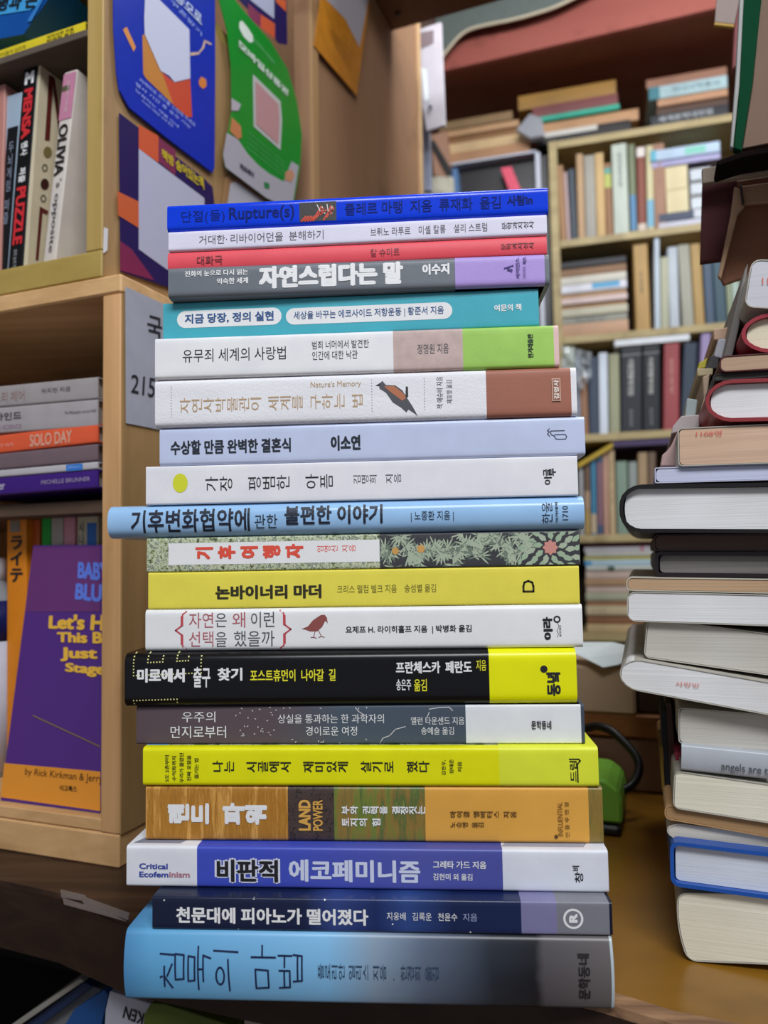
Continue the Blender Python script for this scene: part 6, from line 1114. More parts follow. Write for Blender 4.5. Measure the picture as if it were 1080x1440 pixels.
# ---- books lying in the crate
LY = 'books lying in the pine crate'
cg = Fq(.012)
def lying(label, y0l, y0r, y1l, y1r, cov, pag=edges('c8c0b4'), **k): return book3(label, cg, (-60, y0l + (y0l - y0r) * .44), (138, y0r), (138, y1r), (-60, y1l + (y1l - y1r) * .44), vv, cov, pag, 'H', LY, depth=.14, **k)
r, m = lying('grey white book on top of the pile in the pine crate', 545, 523, 572, 560.5, paper('9a9494', .5)); mark(r, m, '하지현 지음', .62, .82, .45, .68, gry); mark(r, m, '스리 체어', .28, .5, .2, .7, ink('a08080'))
r, m = lying('second grey white book in the crate with black title at its left', 573, 561, 609, 599.5, paper('a09a9c', .5)); mark(r, m, '펫 마인드', .2, .48, .48, .78, blk, .01); mark(r, m, 'DOG SCIENCE', .25, .48, .14, .3, ink('a07898')); mark(r, m, 'The Philosopher and the Wolf', .78, .99, .5, .64, gry)
r, m = lying('orange book with pale capital lettering in the crate pile', 610, 600.5, 637, 622, paper('d85a38', .4))
mark(r, m, ' '.join(['SOL' + 'O', 'D' + 'A' + 'Y']), .54, .83, .14, .82, ink('dca48c'), .03)
mark(r, m, '마스다 미리', .25, .42, .3, .5, ink('eeb2a2'))
r, m = lying('mauve grey book under the orange one in the crate', 638, 623, 660, 647.5, paper('6e5c62', .6), edges('8a7c7c'))
r, m = lying('thin white book with a small blue sticker in the crate pile', 661, 648.5, 671, 659.5, paper('b4b0b4', .5)); mrect(r, m, 'blue_sticker', .79, .90, .05, .9, ink('2c78d0')); mark(r, lambda a, b: m(a, b) - vv * .0002, 'Jabbers', .80, .89, .3, .7, ink('9cc0f0'))
r, m = lying('purple book at the bottom of the pile in the crate', 672, 660.5, 696, 686, paper('3c1c74', .4)); mark(r, m, 'MICHELLE BRUNNER', .62, .95, .42, .66, ink('a090b0'), .01); mark(r, m, 'Brunner', .2, .36, .3, .78, ink('c8c0d8'), .01)
# behind the comic: upright books
UC = 'upright books in the lower half of the crate'
uz = 0.0283
def upr(label, x0, x1, y, cov, d=.05): return book3(label, Fq(d), (x0, y), (x1, y), (x1, 1080), (x0, 1080), vv, cov, edges('c8c0b4', 'x'), 'V', UC, depth=.1, snap=uz)
r, m = upr('orange book with black upright characters left in the crate', 9, 37, 727, paper('d88018', .4)); mark(r, m, 'ライテ', .2, .85, .75, .93, blk, .04, 'T'); mrect(r, m, 'grey_label', .2, .7, .945, .99, ink('8a8478'))
upr('rust orange book with dark edge behind the comic', 38, 56, 729, paper('b0501c', .5), .056)
r, m = upr('green book behind the top of the purple comic', 58, 71, 724, paper('149a30', .4)); r, m = upr('pale grey book between the green and the pink one', 71.3, 88.5, 724, paper('a8a098', .5))
r, m = upr('pink book behind the top of the purple comic', 89, 105, 723, paper('c88a98', .5))
r, m = upr('cream book with blue panel at the right of the crate', 108, 138, 721, paper('b8b098', .5)); mrect(r, m, 'blue_panel', .5, .94, .80, .965, ink('2468b8')); mark(r, m, '시나리오', .1, .35, .8, .97, gry, 0, 'T')
# the purple comic leaning at the front
q = [T.front(1, 1121, .0085), T.front(150, 1133, .0085), T.front(150, 767, .040), T.front(47, 767, .040)]
zc_ = uz; q[0].z = q[1].z = zc_
q[1] = q[0] + (q[1] - q[0]).normalized() * min((q[1] - q[0]).length, T.loc(T.front(141, 1100, .0085)).x - T.loc(q[0]).x - .0003)
q[2] = q[2] + T.u * (T.loc(q[1]).x - T.loc(q[2]).x)
cn = (q[1] - q[0]).cross(q[3] - q[0]).normalized()
cn = cn if cn.dot(EYE - q[0]) > 0 else -cn
com = thing('comic_book', 'purple comic book with yellow typewriter title leaning in the crate', 'book', q[0] + (q[1] - q[0]) / 2)
me_ = along('purple_fade_print', .3, [(0, '52287a'), (1, '4a2a78')], .3, .4, (6, 6, 6))
prism('pages', [p - cn * .0012 for p in q], -cn * .006, edges('c8c0b4'), com)
prism('cover', q, -cn * .0008, me_, com)
C_ = lambda px, py: hit(px, py, q[0] + cn * .0002, cn)
C2 = lambda px, py: hit(px, py, q[0] + cn * .0005, cn)
printq(com, 'plum_panel', C_, [(47, 769), (141, 769), (141, 860), (36, 860)], ink('64306e', .4))
printq(com, 'orange_band', C_, [(1, 1121), (6, 1073), (141, 1085), (141, 1140.5)], ink('e0902c', .4))
lb = ink('5c78d8', .4); ye = ink('e8b440', .4)
textq(com, C2, 'BABY', [(109, 813), (152, 818), (152, 791), (110, 790)], lb, .05); textq(com, C2, 'BLUES', [(105, 843), (165, 850), (165, 822), (107, 820)], lb, .05)
textq(com, C2, "Let's Have", [(68, 884), (186, 889), (188, 862), (69, 865)], ye, .05); textq(com, C2, "This Baby", [(80, 907), (180, 912), (180, 888), (80, 889)], ye, .05)
textq(com, C2, "Just a", [(85, 930), (160, 932), (160, 911), (85, 910)], ye, .05); textq(com, C2, "Stage", [(91, 948), (148, 954), (148, 933), (92, 932)], ye, .05)
textq(com, C2, "by Rick Kirkman & Jerry", [(34, 1092), (144, 1104), (144, 1090), (36, 1080)], ink('4a2c10'), .0); textq(com, C2, "이고북스", [(84, 1112), (108, 1114), (108, 1105), (84, 1104)], ink('2c1c08'), .02)
printq(com, 'line_print', C2, [(46, 1005), (141, 1049), (141, 1051), (46, 1007)], ink('806a50'))
# bottle
bc = T.front(-12, 1085, .058); bc.z = uz
rb = .0205
bot = thing('pump_bottle', 'clear plastic bottle with navy label beside the purple comic', 'bottle', bc)
def lathe(name, prof, mat, parent, c, n=32, smooth=True):
    vs = [c + V((r * math.cos(2 * math.pi * i / n), r * math.sin(2 * math.pi * i / n), z)) for r, z in prof for i in range(n)]
    fs = [(k * n + i, k * n + (i + 1) % n, (k + 1) * n + (i + 1) % n, (k + 1) * n + i) for k in range(len(prof) - 1) for i in range(n)]
    fs += [tuple(range(n)), tuple(range(len(vs) - n, len(vs)))]
    return put(name, vs, fs, mat, parent, smooth=smooth)
zb = T.loc(T.front(20, 845, .058)).z; zn = T.loc(T.front(0, 816, .058)).z; zk = T.loc(T.front(0, 784, .058)).z
H_ = zb - uz
pl_ = clear('clear_plastic', (.8, .84, .88, 1), .35, .1)
lathe('bottle_body', [(rb, .0), (rb + .001, .004), (rb + .001, H_ * .9), (rb, H_), (rb * .75, H_ + .006), (.009, zn - uz - .001), (.009, zn - uz)], pl_, bot, bc)
lathe('cap', [(.0095, zn - uz + .0003), (.0095, zk - uz - .002), (.0075, zk - uz)], paper('d8d8dc', .4), bot, bc)
z1, z2, z3 = [T.loc(T.front(20, y, .04)).z - uz for y in (846, 905, 1096)]
lathe('navy_label', [(rb + .0012, z2 + .0002), (rb + .0016, z2 + .0002), (rb + .0016, z1), (rb + .0012, z1)], ink('101c54', .3), bot, bc)
lathe('white_label', [(rb + .0012, max(.004, z3)), (rb + .0016, max(.004, z3)), (rb + .0016, z2), (rb + .0012, z2)], paper('b8b8c4', .4), bot, bc)
bs = lambda s, t, z0_, z1_, a0, a1: bc + V(((rb + .0019) * math.cos(R_(a0 + (a1 - a0) * s)), (rb + .0019) * math.sin(R_(a0 + (a1 - a0) * s)), z0_ + (z1_ - z0_) * t))
letter(bot, 'lettering', 'SANITIZER', lambda s, t: bs(s, t, z2 + .006, z2 + .012, -150, -55), wht, .02)
for k in range(6): letter(bot, 'lettering', '손소독제 에탄올', lambda s, t: bs(s, t, z2 - .010 - k * .009, z2 - .006 - k * .009, -150, -62), gry, 0)
letter(bot, 'lettering', '|| ||| | ||| || |||', lambda s, t: bs(s, t, z3 + .006, z3 + .024, -120, -60), blk, .01)

# ---- posters on the side of the bookcase
def poster(name, label, u, outline, mat, cat='poster', th=.0006):
    root = thing(name, label, cat, T.side(*outline[0], u))
    prism('card', [T.side(x, y, u + .0004) for x, y in outline], T.u * th, mat, root)
    e = u + .0004 + th
    def P1(x, y): return T.side(x, y, e + .0002)
    def P2(x, y): return T.side(x, y, e + .0005)
    return root, P1, P2
us = u_o + .0012
r, P1, P2 = poster('payment_poster', 'royal blue poster with an orange envelope on the bookcase side', us + .001, [(158, -70), (159, 40), (163, 102), (167, 128), (180, 152), (240, 200), (297, 243), (300, 235), (301, 100), (300, -190)], paper('0a2ca0', .3), th=.0012)
X = lambda L: [(160 + a / 7.714, b / 7.714) for a, b in L]
printq(r, 'envelope_print', P1, X([(310, 380), (340, 370), (400, 520), (520, 780), (650, 1140), (350, 850), (320, 800)]), ink('c07a24'))
printq(r, 'envelope_print', P1, X([(520, 780), (660, 895), (830, 855), (850, 1270), (800, 1270), (650, 1140)]), ink('c4401e'))
printq(r, 'receipt_print', P2, X([(340, -60), (330, 200), (335, 370), (400, 520), (510, 770), (600, 820), (660, 890), (830, 850), (820, 320), (500, 0), (440, -60)]), ink('c4c8dc'))
printq(r, 'confetti_print', P1, X([(100, 320), (140, 290), (240, 510), (215, 560)]), ink('d88a30')); printq(r, 'confetti_print', P1, X([(920, 880), (950, 830), (1000, 860), (1008, 930), (970, 965), (930, 930)]), ink('d07828'))
for pts in ([(830, 570), (930, 565), (925, 590), (830, 605)], [(925, 585), (980, 520), (1000, 440), (980, 440), (955, 520), (915, 570)], [(980, 430), (1060, 470), (1060, 490), (980, 455)]): printq(r, 'streamer_print', P1, X(pts), ink('c8a890'))
textq(r, P2, '응모로', X([(650, -20), (955, 290), (955, 160), (700, -90)]), ink('b8c8f0'), .03); textq(r, P2, '쿠폰받기', X([(600, 10), (950, 395), (955, 350), (640, -10)]), ink('90a8e8'), .01)
lc = ink('a8b8ec')
for i, (a, b, c, d) in enumerate((((275, 880), (880, 1380), (890, 1340), (285, 840)), ((230, 920), (830, 1400), (840, 1370), (240, 885)), ((235, 990), (700, 1390), (705, 1360), (240, 960)), ((300, 1100), (640, 1385), (650, 1360), (305, 1075)))):
    textq(r, P2, ('카메라로 코드를 스캔해 주세요', '행사 기간 중 응모 가능', '당첨자는 개별 안내', '자세한 내용은 안내 참조')[i], X([a, b, c, d]), lc)
r, P1, P2 = poster('shop_poster', 'purple and orange shop poster with white square below the blue poster', us + .0005, [(167, 159), (168, 270), (169, 382), (233, 403), (300, 440), (301, 290), (298, 263), (285, 250)], paper('24184e', .35))
Y = lambda L: [(a / 2.512, b / 2.512) for a, b in L]
for pts, c_ in (([(490, 440), (560, 480), (560, 575), (490, 525)], 'cc5228'), ([(560, 485), (620, 530), (620, 620), (560, 570)], '7a2048'), ([(415, 675), (490, 712), (490, 805), (417, 760)], 'c85a2c'), ([(423, 850), (465, 880), (545, 990), (425, 955)], '7a1c48')):
    printq(r, 'colour_block_print', P1, Y(pts), ink(c_))
printq(r, 'white_panel', P1, Y([(490, 525), (722, 700), (722, 1040), (580, 945), (490, 880)]), ink('b4b4c4'))
textq(r, P2, '책방 숨어있는책', Y([(572, 560), (722, 672), (718, 628), (570, 522)]), ink('c8b020'), .04)
r, P1, P2 = poster('mobile_payment_poster', 'green poster with white foot and a pink square, curling off the bookcase side', us + .004, [(290 + a / 4.5, b / 4.5) for a, b in [(70, -30), (130, 200), (155, 420), (160, 700), (130, 880), (105, 980), (120, 1060), (380, 1255), (540, 1330), (590, 1050), (600, 850), (570, 650), (510, 440), (400, 260), (240, 80), (150, -30)]], paper('0c8228', .3), th=.001)
Zg = lambda L: [(290 + a / 4.5, b / 4.5) for a, b in L]
printq(r, 'white_foot', P1, Zg([(130, 840), (200, 880), (260, 970), (330, 1045), (400, 1100), (490, 1150), (540, 1020), (585, 1050), (542, 1325), (380, 1252), (122, 1058), (107, 980)]), ink('a8a4ac'))
printq(r, 'white_panel', P1, Zg([(295, 470), (470, 640), (480, 760), (470, 950), (300, 800)]), ink('b8bcb8')); printq(r, 'pink_panel', P2, Zg([(312, 510), (458, 660), (465, 760), (457, 915), (315, 785)]), ink('b88a8a'))
printq(r, 'white_emblem', P1, Zg([(210, 140), (225, 130), (260, 170), (295, 225), (298, 265), (275, 270), (235, 230), (210, 180)]), ink('d0dcd0'))
textq(r, P2, '모바일상품권', Zg([(205, 300), (515, 610), (520, 570), (200, 240)]), ink('c8d8c8'), .05); textq(r, P2, '소상공인 간편결제', Zg([(300, 260), (430, 410), (430, 385), (305, 235)]), ink('70b880'))
textq(r, P2, '제로페이', Zg([(212, 1065), (300, 1130), (303, 1092), (212, 1028)]), ink('22263c'), .04)
for k in range(4): textq(r, P2, '스마트폰 카메라로 스캔하세요', Zg([(255, 835 + k * 34), (500, 1040 + k * 30), (500, 1028 + k * 30), (255, 820 + k * 34)]), ink('60b070'))
for pts, c_ in (([(160, 620), (220, 660), (205, 700), (160, 700)], 'b0a8b0'), ([(162, 740), (220, 800), (225, 870), (200, 880), (150, 830)], 'c07a4c'), ([(365, 1150), (400, 1160), (400, 1195), (370, 1190)], '1c7a3c'), ([(500, 1090), (540, 1070), (560, 1110), (540, 1150), (500, 1140)], 'c08868')):
    printq(r, 'ornament_print', P2, Zg(pts), ink(c_))
r, P1, P2 = poster('striped_poster', 'navy poster with maroon and orange blocks behind the top of the green one', us + .0005, Zg([(150, -60), (430, 240), (455, 275), (510, 285), (505, -60)]), paper('201850', .35))
for pts, c_ in (([(265, 20), (345, 90), (345, 175), (265, 110)], '7a2048'), ([(345, 90), (435, 150), (435, 245), (345, 175)], 'c45028'), ([(440, -10), (505, 0), (505, 75), (440, 10)], 'cc5a28')): printq(r, 'colour_block_print', P1, Zg(pts), ink(c_))
printq(r, 'white_panel', P1, Zg([(280, -40), (430, -40), (430, 120), (280, 0)]), ink('a8acc4'))
r, P1, P2 = poster('white_card', 'small white card with brown rim under the green poster', us + .0005, [(310, 300), (317, 250), (324, 245), (334, 247), (378, 278), (378, 330)], paper('94704c', .5), 'card')
printq(r, 'card_face', P1, [(318, 300), (324, 258), (332, 255), (372, 283), (372, 325)], ink('b0aeb4'))
uP = u_o + .0036
r, P1, P2 = poster('leaflet', 'ochre and white leaflet taped to the plywood cabinet', uP, Zg([(722, -30), (680, 290), (950, 605), (1035, -30)]), paper('b4741c', .5, var=.14), 'leaflet')
printq(r, 'white_panel', P1, Zg([(735, -30), (880, 120), (970, 300), (1032, -30)]), ink('a8a4ac'))
for k in range(4): printq(r, 'line_print', P1, Zg([(780 + k * 12, 180 + k * 34), (940 - k * 6, 350 + k * 34), (940 - k * 6, 356 + k * 34), (780 + k * 12, 188 + k * 34)]), ink('94601c'))
r, P1, P2 = poster('paper_note', 'white paper note with handwritten figures stuck on the side of the pine crate', .0014, [(176, 403), (229, 427), (262, 445), (262, 610), (222, 604), (177, 595)], paper('9da0ac', .5), 'note', .0003)
hb = ink('20222c'); textq(r, P1, '국', [(206, 474), (228, 480), (228, 448), (208, 442)], hb, .02); textq(r, P1, '215', [(184, 552), (217, 560), (219, 532), (185, 526)], hb, .01)

# ================================================================ bookcase across the room
BF = lambda d=0: (lambda px, py: B.front(px, py, d))
shelf_px = [((765, 201), (1026, 160)), ((785, 341), (985, 311)), ((789, 473), (1021, 454)), ((825, 611), (941, 604)), ((817, 753), (918, 750)), ((820, 892), (907, 890))]
zs = []
for (a, b), (c, d) in shelf_px:
    z1, z2 = B.front(a, b).z, B.front(c, d).z; zs.append((z1 + z2) / 2)
    print('shelf z', round(z1, 4), round(z2, 4))
caseM = wood('9c8a60', 'b8a678', 'x', .55, k=1.0, fine=30)
uL = B.loc(B.front(774, 300)).x; uR = uL + .98
bc_ = thing('tall_bookcase', 'pale wooden bookcase full of old books across the room', 'bookcase', B.w((uL + uR) / 2, .12, -.75))
for z in zs + [zs[-1] - .235, zs[-1] - .45, zs[-1] - .66]: fbox('shelf', B, uL + .0205, uR - .0205, 0, .22, z - .018, z, caseM, bc_, .001)
fbox('side_panel', B, uL, uL + .02, -.002, .23, -.75, zs[0] + .0, caseM, bc_, .001); fbox('side_panel', B, uR - .02, uR, -.002, .23, -.75, zs[0], caseM, bc_, .001)
fbox('back_panel', B, uL + .02, uR - .02, .2205, .229, -.75, zs[0], wood('3a2a20', '4c382a', 'z', .7, k=1.0), bc_, 0)
old = edges('c8b08a', 'x'); oldH = edges('c0a888', 'z')
rows = ['top', 'second', 'third', 'fourth', 'fifth']
def rowV(shelf, gname, items):
    for it in items:
        lab, TL, TR, BR, BL, c_ = it[:6]
        r, m = book3(lab, BF(.004 + .004 * random.random()), TL, TR, BR, BL, B.v, paper(c_, .55, 1.1, .12, 0, scale=(30, 30, 12)), old, 'V', gname, depth=.15, snap=zs[shelf] + .0005, r=.003, t=.002)
        if len(it) > 6:
            for f in it[6]: f(r, m)
def pan(s0, s1, t0, t1, c_): return lambda r, m: mrect(r, m, 'colour_panel', s0, s1, t0, t1, ink(c_))
def tx(body, s0, s1, t0, t1, c_, bold=.02, mode='T'): return lambda r, m: mark(r, m, body, s0, s1, t0, t1, ink(c_), bold, mode)
G1 = 'upright books on the upper shelf of the far bookcase'
rowV(1, G1, [
 ('tan book first at the left on the upper shelf of the far bookcase', (783, 233), (791.5, 232), (797, 333), (788, 334), '9a7450'),
 ('thin pale pink book beside the dark slate one on the far upper shelf', (792, 242), (797.5, 241), (802, 332), (797.5, 333), 'b8a0a0'),
 ('dark slate book near the left of the far upper shelf', (798, 239), (808, 237), (812.5, 331), (802.5, 332), '3a424c'),
 ('tan book right of the dark slate one on the far upper shelf', (809, 217), (820.5, 216), (823, 330), (813, 331), 'b0906c'),
 ('grey patterned book between two tan ones on the far upper shelf', (821, 220), (835.5, 218), (839, 329), (823.5, 330), '98948a'),
 ('straw yellow book on the far upper shelf', (836, 216), (848.5, 214), (852, 327), (839.5, 329), 'c0a06c'),
 ('short brown book with teal and lime top on the far upper shelf', (849, 230), (858.5, 229), (863, 325), (852.5, 326), '8a6444', [pan(.05, .95, .86, .93, '3a9088'), pan(.05, .95, .66, .85, 'a0a848')]),
 ('wide pale grey green book with dark characters on the far upper shelf', (858, 204), (882.5, 201), (885, 322), (863.5, 325), 'b4bcb0', [tx('한국문학전집', .38, .66, .52, .9, '5c6468')]),
 ('olive book with blue foot on the far upper shelf', (883.5, 203), (892, 202), (896, 318), (886.5, 320), '70785c', [pan(.1, .9, .02, .42, '2c6c98')]),
 ('red brown book with white head and foot on the far upper shelf', (894, 207), (907.5, 205), (909, 316), (897, 318), '7c4030', [pan(.04, .96, .88, .99, 'c8c0b8'), pan(.04, .96, .01, .09, 'b8a898')]),
 ('cream book with blue foot on the far upper shelf', (908.5, 205), (918, 203), (920, 313), (910, 315), 'c0b890', [pan(.05, .95, .04, .36, '5c98b0')]),
 ('brown tan book at the right end of the far upper shelf row', (918.5, 203), (933, 201), (937.5, 311), (920.5, 313), '967058', [tx('세계사상', .4, .62, .5, .9, '7c5440')]),
])
G2 = 'upright books on the middle shelf of the far bookcase'
rowV(2, G2, [
 ('mustard book with dark characters first upright one on the far middle shelf', (889.6, 345), (911, 343), (915, 463), (894.5, 465), 'ac8a54', [tx('사상계', .35, .6, .42, .7, '60502c')]),
 ('thin white book standing tall on the far middle shelf', (919, 332), (928, 331), (928.5, 461), (921, 462), 'b8c4d0'),
 ('pale sage book on the far middle shelf', (929, 362), (940, 361), (941, 460), (929, 461), 'a8a890'),
 ('light blue grey book leaning by the black gap on the far middle shelf', (940.5, 348), (950.5, 347), (956, 459), (942, 460), 'b0b8c0'),
 ('stone grey book leaning on the far middle shelf', (952, 345), (970.5, 343), (976.5, 457), (960, 459), '9c9a8c'),
 ('golden tan book leaning on the far middle shelf', (971.5, 343), (984, 342), (991.5, 455), (977.5, 457), 'a88a54'),
 ('slate blue volume right of the golden one on the far middle shelf', (988.5, 366), (1000.5, 365), (1006, 454), (993, 455), '445468', ),
 ('dark teal volume near the right stack on the far middle shelf', (1001.5, 365), (1018, 363), (1023, 452), (1007, 454), '38505c'),
 ('thin sage volume on the far middle shelf behind the right stack', (1021, 392), (1027.5, 391), (1031, 451), (1024, 452), '8c9478'),
 ('pale mint volume on the far middle shelf behind the right stack', (1028, 391), (1040, 390), (1043, 450), (1031.5, 451), '9caca0'),
])
G3 = 'upright books on the lower shelf of the far bookcase'
setinfo = [tx('고려대백과사전', .32, .62, .42, .84, 'a8a8a4', .04), pan(.04, .96, .89, .9, '8a8c90'), tx('편찬위원회', .4, .58, .06, .26, '7c7c84', .01)]
rowV(3, G3, [
 ('brown tan book first on the far lower shelf', (815, 528), (824.5, 528), (828, 608), (817, 608), '906a50'),
 ('navy book beside the white one on the far lower shelf', (826, 503), (841, 502), (842.5, 608), (828.5, 608), '3a4658'),
 ('white book on the far lower shelf between navy and sage ones', (842, 497), (853.5, 496), (855.5, 608), (843, 608), 'ccd4e0'),
 ('sage and beige book on the far lower shelf', (855, 498), (871.5, 497), (872, 607), (857, 608), '98987c', ),
 ('first thick black volume with pale lettering on the far lower shelf', (873, 487), (903, 486), (903, 606), (873, 607), '24282f', setinfo),
 ('second thick black volume with pale lettering, beside the red one', (904, 484), (928, 483), (928.5, 605), (904, 606), '1e2228', setinfo),
 ('dull red book with gilt lettering on the far lower shelf', (932.5, 480), (957, 480), (955, 604), (933, 605), '944448', [tx('문학대계', .4, .6, .4, .8, 'b88878', .02)]),
 ('dark blue cloth book right of the red one on the far lower shelf', (959, 483), (984, 481), (976, 603), (957, 604), '303c4c'),
 ('lilac book at the right end of the far lower shelf', (986, 469), (1000, 468), (996, 602), (982, 603), '9484ac'),
])
G4 = 'upright books on the lowest shelf in view of the far bookcase'
rowV(4, G4, [
 ('grey white book first on the lowest far shelf', (812, 653), (821, 653), (822, 752), (815, 752), '98989a'),
 ('brown book with ochre foot on the lowest far shelf', (822, 650), (829.5, 650), (830.5, 752), (823, 752), '6c5444', [pan(.05, .95, .02, .34, 'a08448'), pan(.05, .95, .35, .6, 'a08468')]),
 ('bright blue book with tan foot on the lowest far shelf', (830, 644), (838.5, 644), (839.5, 752), (831.5, 752), '3c7898', [pan(.05, .95, .02, .27, 'b09c80')]),
 ('mauve book with navy ends on the lowest far shelf', (839, 639), (847.5, 639), (849, 751), (840, 752), '7c5c68', [pan(.05, .95, .9, .99, '1c4460'), pan(.05, .95, .01, .12, '344868')]),
 ('thin peach book on the lowest far shelf', (848, 636), (854, 636), (856.5, 751), (849.5, 751), 'b8907c'),
 ('cream book with faint characters on the lowest far shelf', (854.5, 633), (864, 633), (866.5, 751), (857.5, 751), 'b8a07c', [tx('철학의 이해', .35, .65, .35, .9, '8c7858')]),
 ('green grey book on the lowest far shelf', (865.5, 649), (882, 649), (884, 751), (868, 751), '7c9080'),
 ('pale grey book beside the green grey one on the lowest far shelf', (883, 649), (896.5, 649), (897, 750), (885, 751), '8c9490'),
 ('tan book with thin dark edge on the lowest far shelf', (897.5, 637), (910, 636), (911, 750), (898, 750), 'a08868'),
 ('dark brown book on the lowest far shelf beside the black hardcover', (911.5, 636), (922, 636), (923, 750), (912, 750), '6c5848'),
])
def pile(zbase, gname, items, d=.006, plane=None, fr=B, depth=.15, k0='H'):
    """books lying flat one on another; listed from the bottom up with the picture heights of their spines at left"""
    z = zbase
    for lab, xl, xr, hpx, c_, *ex in items:
        o = ex[0] if ex else 0
        P0 = fr.front(xl, 600, d + o); P1_ = fr.front(xr, 600, d + o); h = hpx / FPX * (P0 - EYE).dot(fwd)
        uu0, uu1 = fr.loc(P0).x, fr.loc(P1_).x
        O = fr.w(uu0, d + o, z + .0004); C = uu1 - uu0
        root = thing('book', lab, 'book', O + fr.u * C / 2 + fr.v * depth / 2, gname)
        cover('cover', root, O, fr.v, V((0, 0, 1)), fr.u, depth, h - .0006, C, min(.002, h * .3), 0, min(.0014, h * .2), [paper(c_, .55, 1.1, .12, 0, scale=(12, 30, 30))], m=2)
        pages(root, O, fr.v, V((0, 0, 1)), fr.u, depth - .001, h - .0006, C, min(.0014, h * .2) + .0001, .003, oldH)
        if len(ex) > 1:
            mm = quadmap(O, O + fr.u * C, O + fr.u * C + V((0, 0, h - .0006)), O + V((0, 0, h - .0006)), -fr.v * .0005)
            for f in ex[1]: f(root, mm)
        z += h
    return z
def th(body, s0, s1, t0, t1, c_): return lambda r, m: mark(r, m, body, s0, s1, t0, t1, ink(c_), .02, 'H')
pile(zs[2] + .0003, 'books lying flat on the middle shelf of the far bookcase', [
 ('tan book lying lowest at the left of the far middle shelf', 790, 889, 18, 'b08c70'), ('grey green book with dark title lying second lowest on the far middle shelf', 790, 888, 10, '8c8c80', .004, [th('한국근대문학사연구', .25, .7, .2, .8, '5c6064')]),
 ('pale olive book lying third from the bottom of the far middle shelf pile', 792, 889, 12, 'b0ac98'), ('thin brown book lying above the pale olive one', 790, 887, 6, '94704c', .006), ('pink white book lying in the middle of the far pile', 791, 889, 9, 'c4b0ac'),
 ('tan brown book lying under the two white ones', 790, 888, 7, 'a08060', .004), ('white book with cyan stripe lying in the far pile', 791, 889, 12, 'c8c8d0', .0, [pan(.5, .9, .3, .95, '3c90b8')]), ('cream white book lying near the top of the far pile', 792, 889, 12, 'bcb8ac'),
 ('brown book lying near the top of the far middle pile', 790, 889, 12, '7c5c40', .003), ('black book lying topmost on the far middle pile', 787, 889, 10, '26262a')])
zp = pile(zs[1] + .0003, 'books and boxes lying at the right of the far upper shelf', [
 ('white book lying lowest at the right of the far upper shelf', 938, 1006, 9, 'b8b8c4'), ('navy book with white end lying right on the far upper shelf', 938, 1006, 13, '3c4458', 0, [pan(.75, .99, .05, .95, 'b8bcc4')])])
fz = zp
for i, lab in enumerate(('cream block of page edges lower of two on the far upper shelf', 'cream block of page edges upper of two on the far upper shelf')):
    P0 = B.loc(B.front(936, 250, .01)); P1_ = B.loc(B.front(967, 250, .01)); h = 33 / FPX * 1.8
    o = fbox('page_block', B, P0.x, P1_.x, .01, .13, fz + .0005, fz + h - .0005, edges('d4c8a4', 'z', 1.15, .92), None, .0005); tag(o, lab, 'book'); fz += h
fz2 = zp
for i, lab in enumerate(('lowest of three glossy black film cases on the far upper shelf', 'middle one of three glossy film cases on the far upper shelf', 'topmost glossy film case with bright reflections on the far upper shelf')):
    P0 = B.loc(B.front(969, 250, .012)); P1_ = B.loc(B.front(1001, 250, .012)); h = 20 / FPX * 1.8
    rt = thing('film_case', lab, 'case', B.w((P0.x + P1_.x) / 2, .06, fz2), 'glossy film cases on the far shelf')
    fbox('shell', B, P0.x, P1_.x, .012, .13, fz2 + .0005, fz2 + h - .0005, ink('20242a', .08), rt, .0015)
    fbox('sleeve', B, P0.x + .003, P1_.x - .003, .0105, .0119, fz2 + .005, fz2 + h - .006, ink('66727e', .1), rt, .0003); fz2 += h
pile(fz, 'books lying above the page blocks', [('lavender book lying on the cream page blocks', 931, 1030, 9, '9c98bc', .0), ('book with mint and lilac stripes lying above the lavender one', 930, 1030, 16, 'a8bcd0', -.004, [pan(.5, .8, .2, .8, '6cb8a4'), pan(.0, .08, .0, 1, '3c98b0')])])
pile(zs[0] + .0003, 'books lying on top of the far bookcase, left pile', [
 ('black and white book lowest in the left pile on the far bookcase top', 768, 903, 17, '201c1c', .0, [pan(.0, .65, .55, .98, 'b8b4ac')]), ('tan cardboard folder in the left pile on the far bookcase top', 767, 915, 17, 'a8805c', .01),
 ('teal book in the left pile on the far bookcase top', 764, 888, 8, '2c9880', .0), ('maroon book wrapped in plastic on the left pile of the far bookcase top', 762, 886, 17, '6c3c3c', .004), ('ochre brown book topmost of the left pile on the far bookcase', 742, 884, 22, '8c6830', .01)], fr=B)
pile(zs[0] + .0003, 'books lying on top of the far bookcase, right pile', [
 ('black book with grey lettering lowest in the right pile on the far bookcase', 932, 1045, 17, '24262c', .0, [th('세계문학대전집', .1, .8, .3, .8, '9ca0a4')]), ('dark brown book in the right pile on the far bookcase', 941, 1045, 12, '4c3428', .006),
 ('peach book in the right pile on the far bookcase', 943, 1045, 11, 'b08464', .002), ('pale blue book with teal end in the right pile on the far bookcase', 931, 1045, 19, '9cb4b8', .0, [pan(.0, .14, .0, 1, '2c6c78'), th('현대시학총서', .3, .9, .3, .75, '6c848c')]),
 ('brown paperback topmost of the right pile on the far bookcase', 928, 1045, 14, '8c6450', .004)])
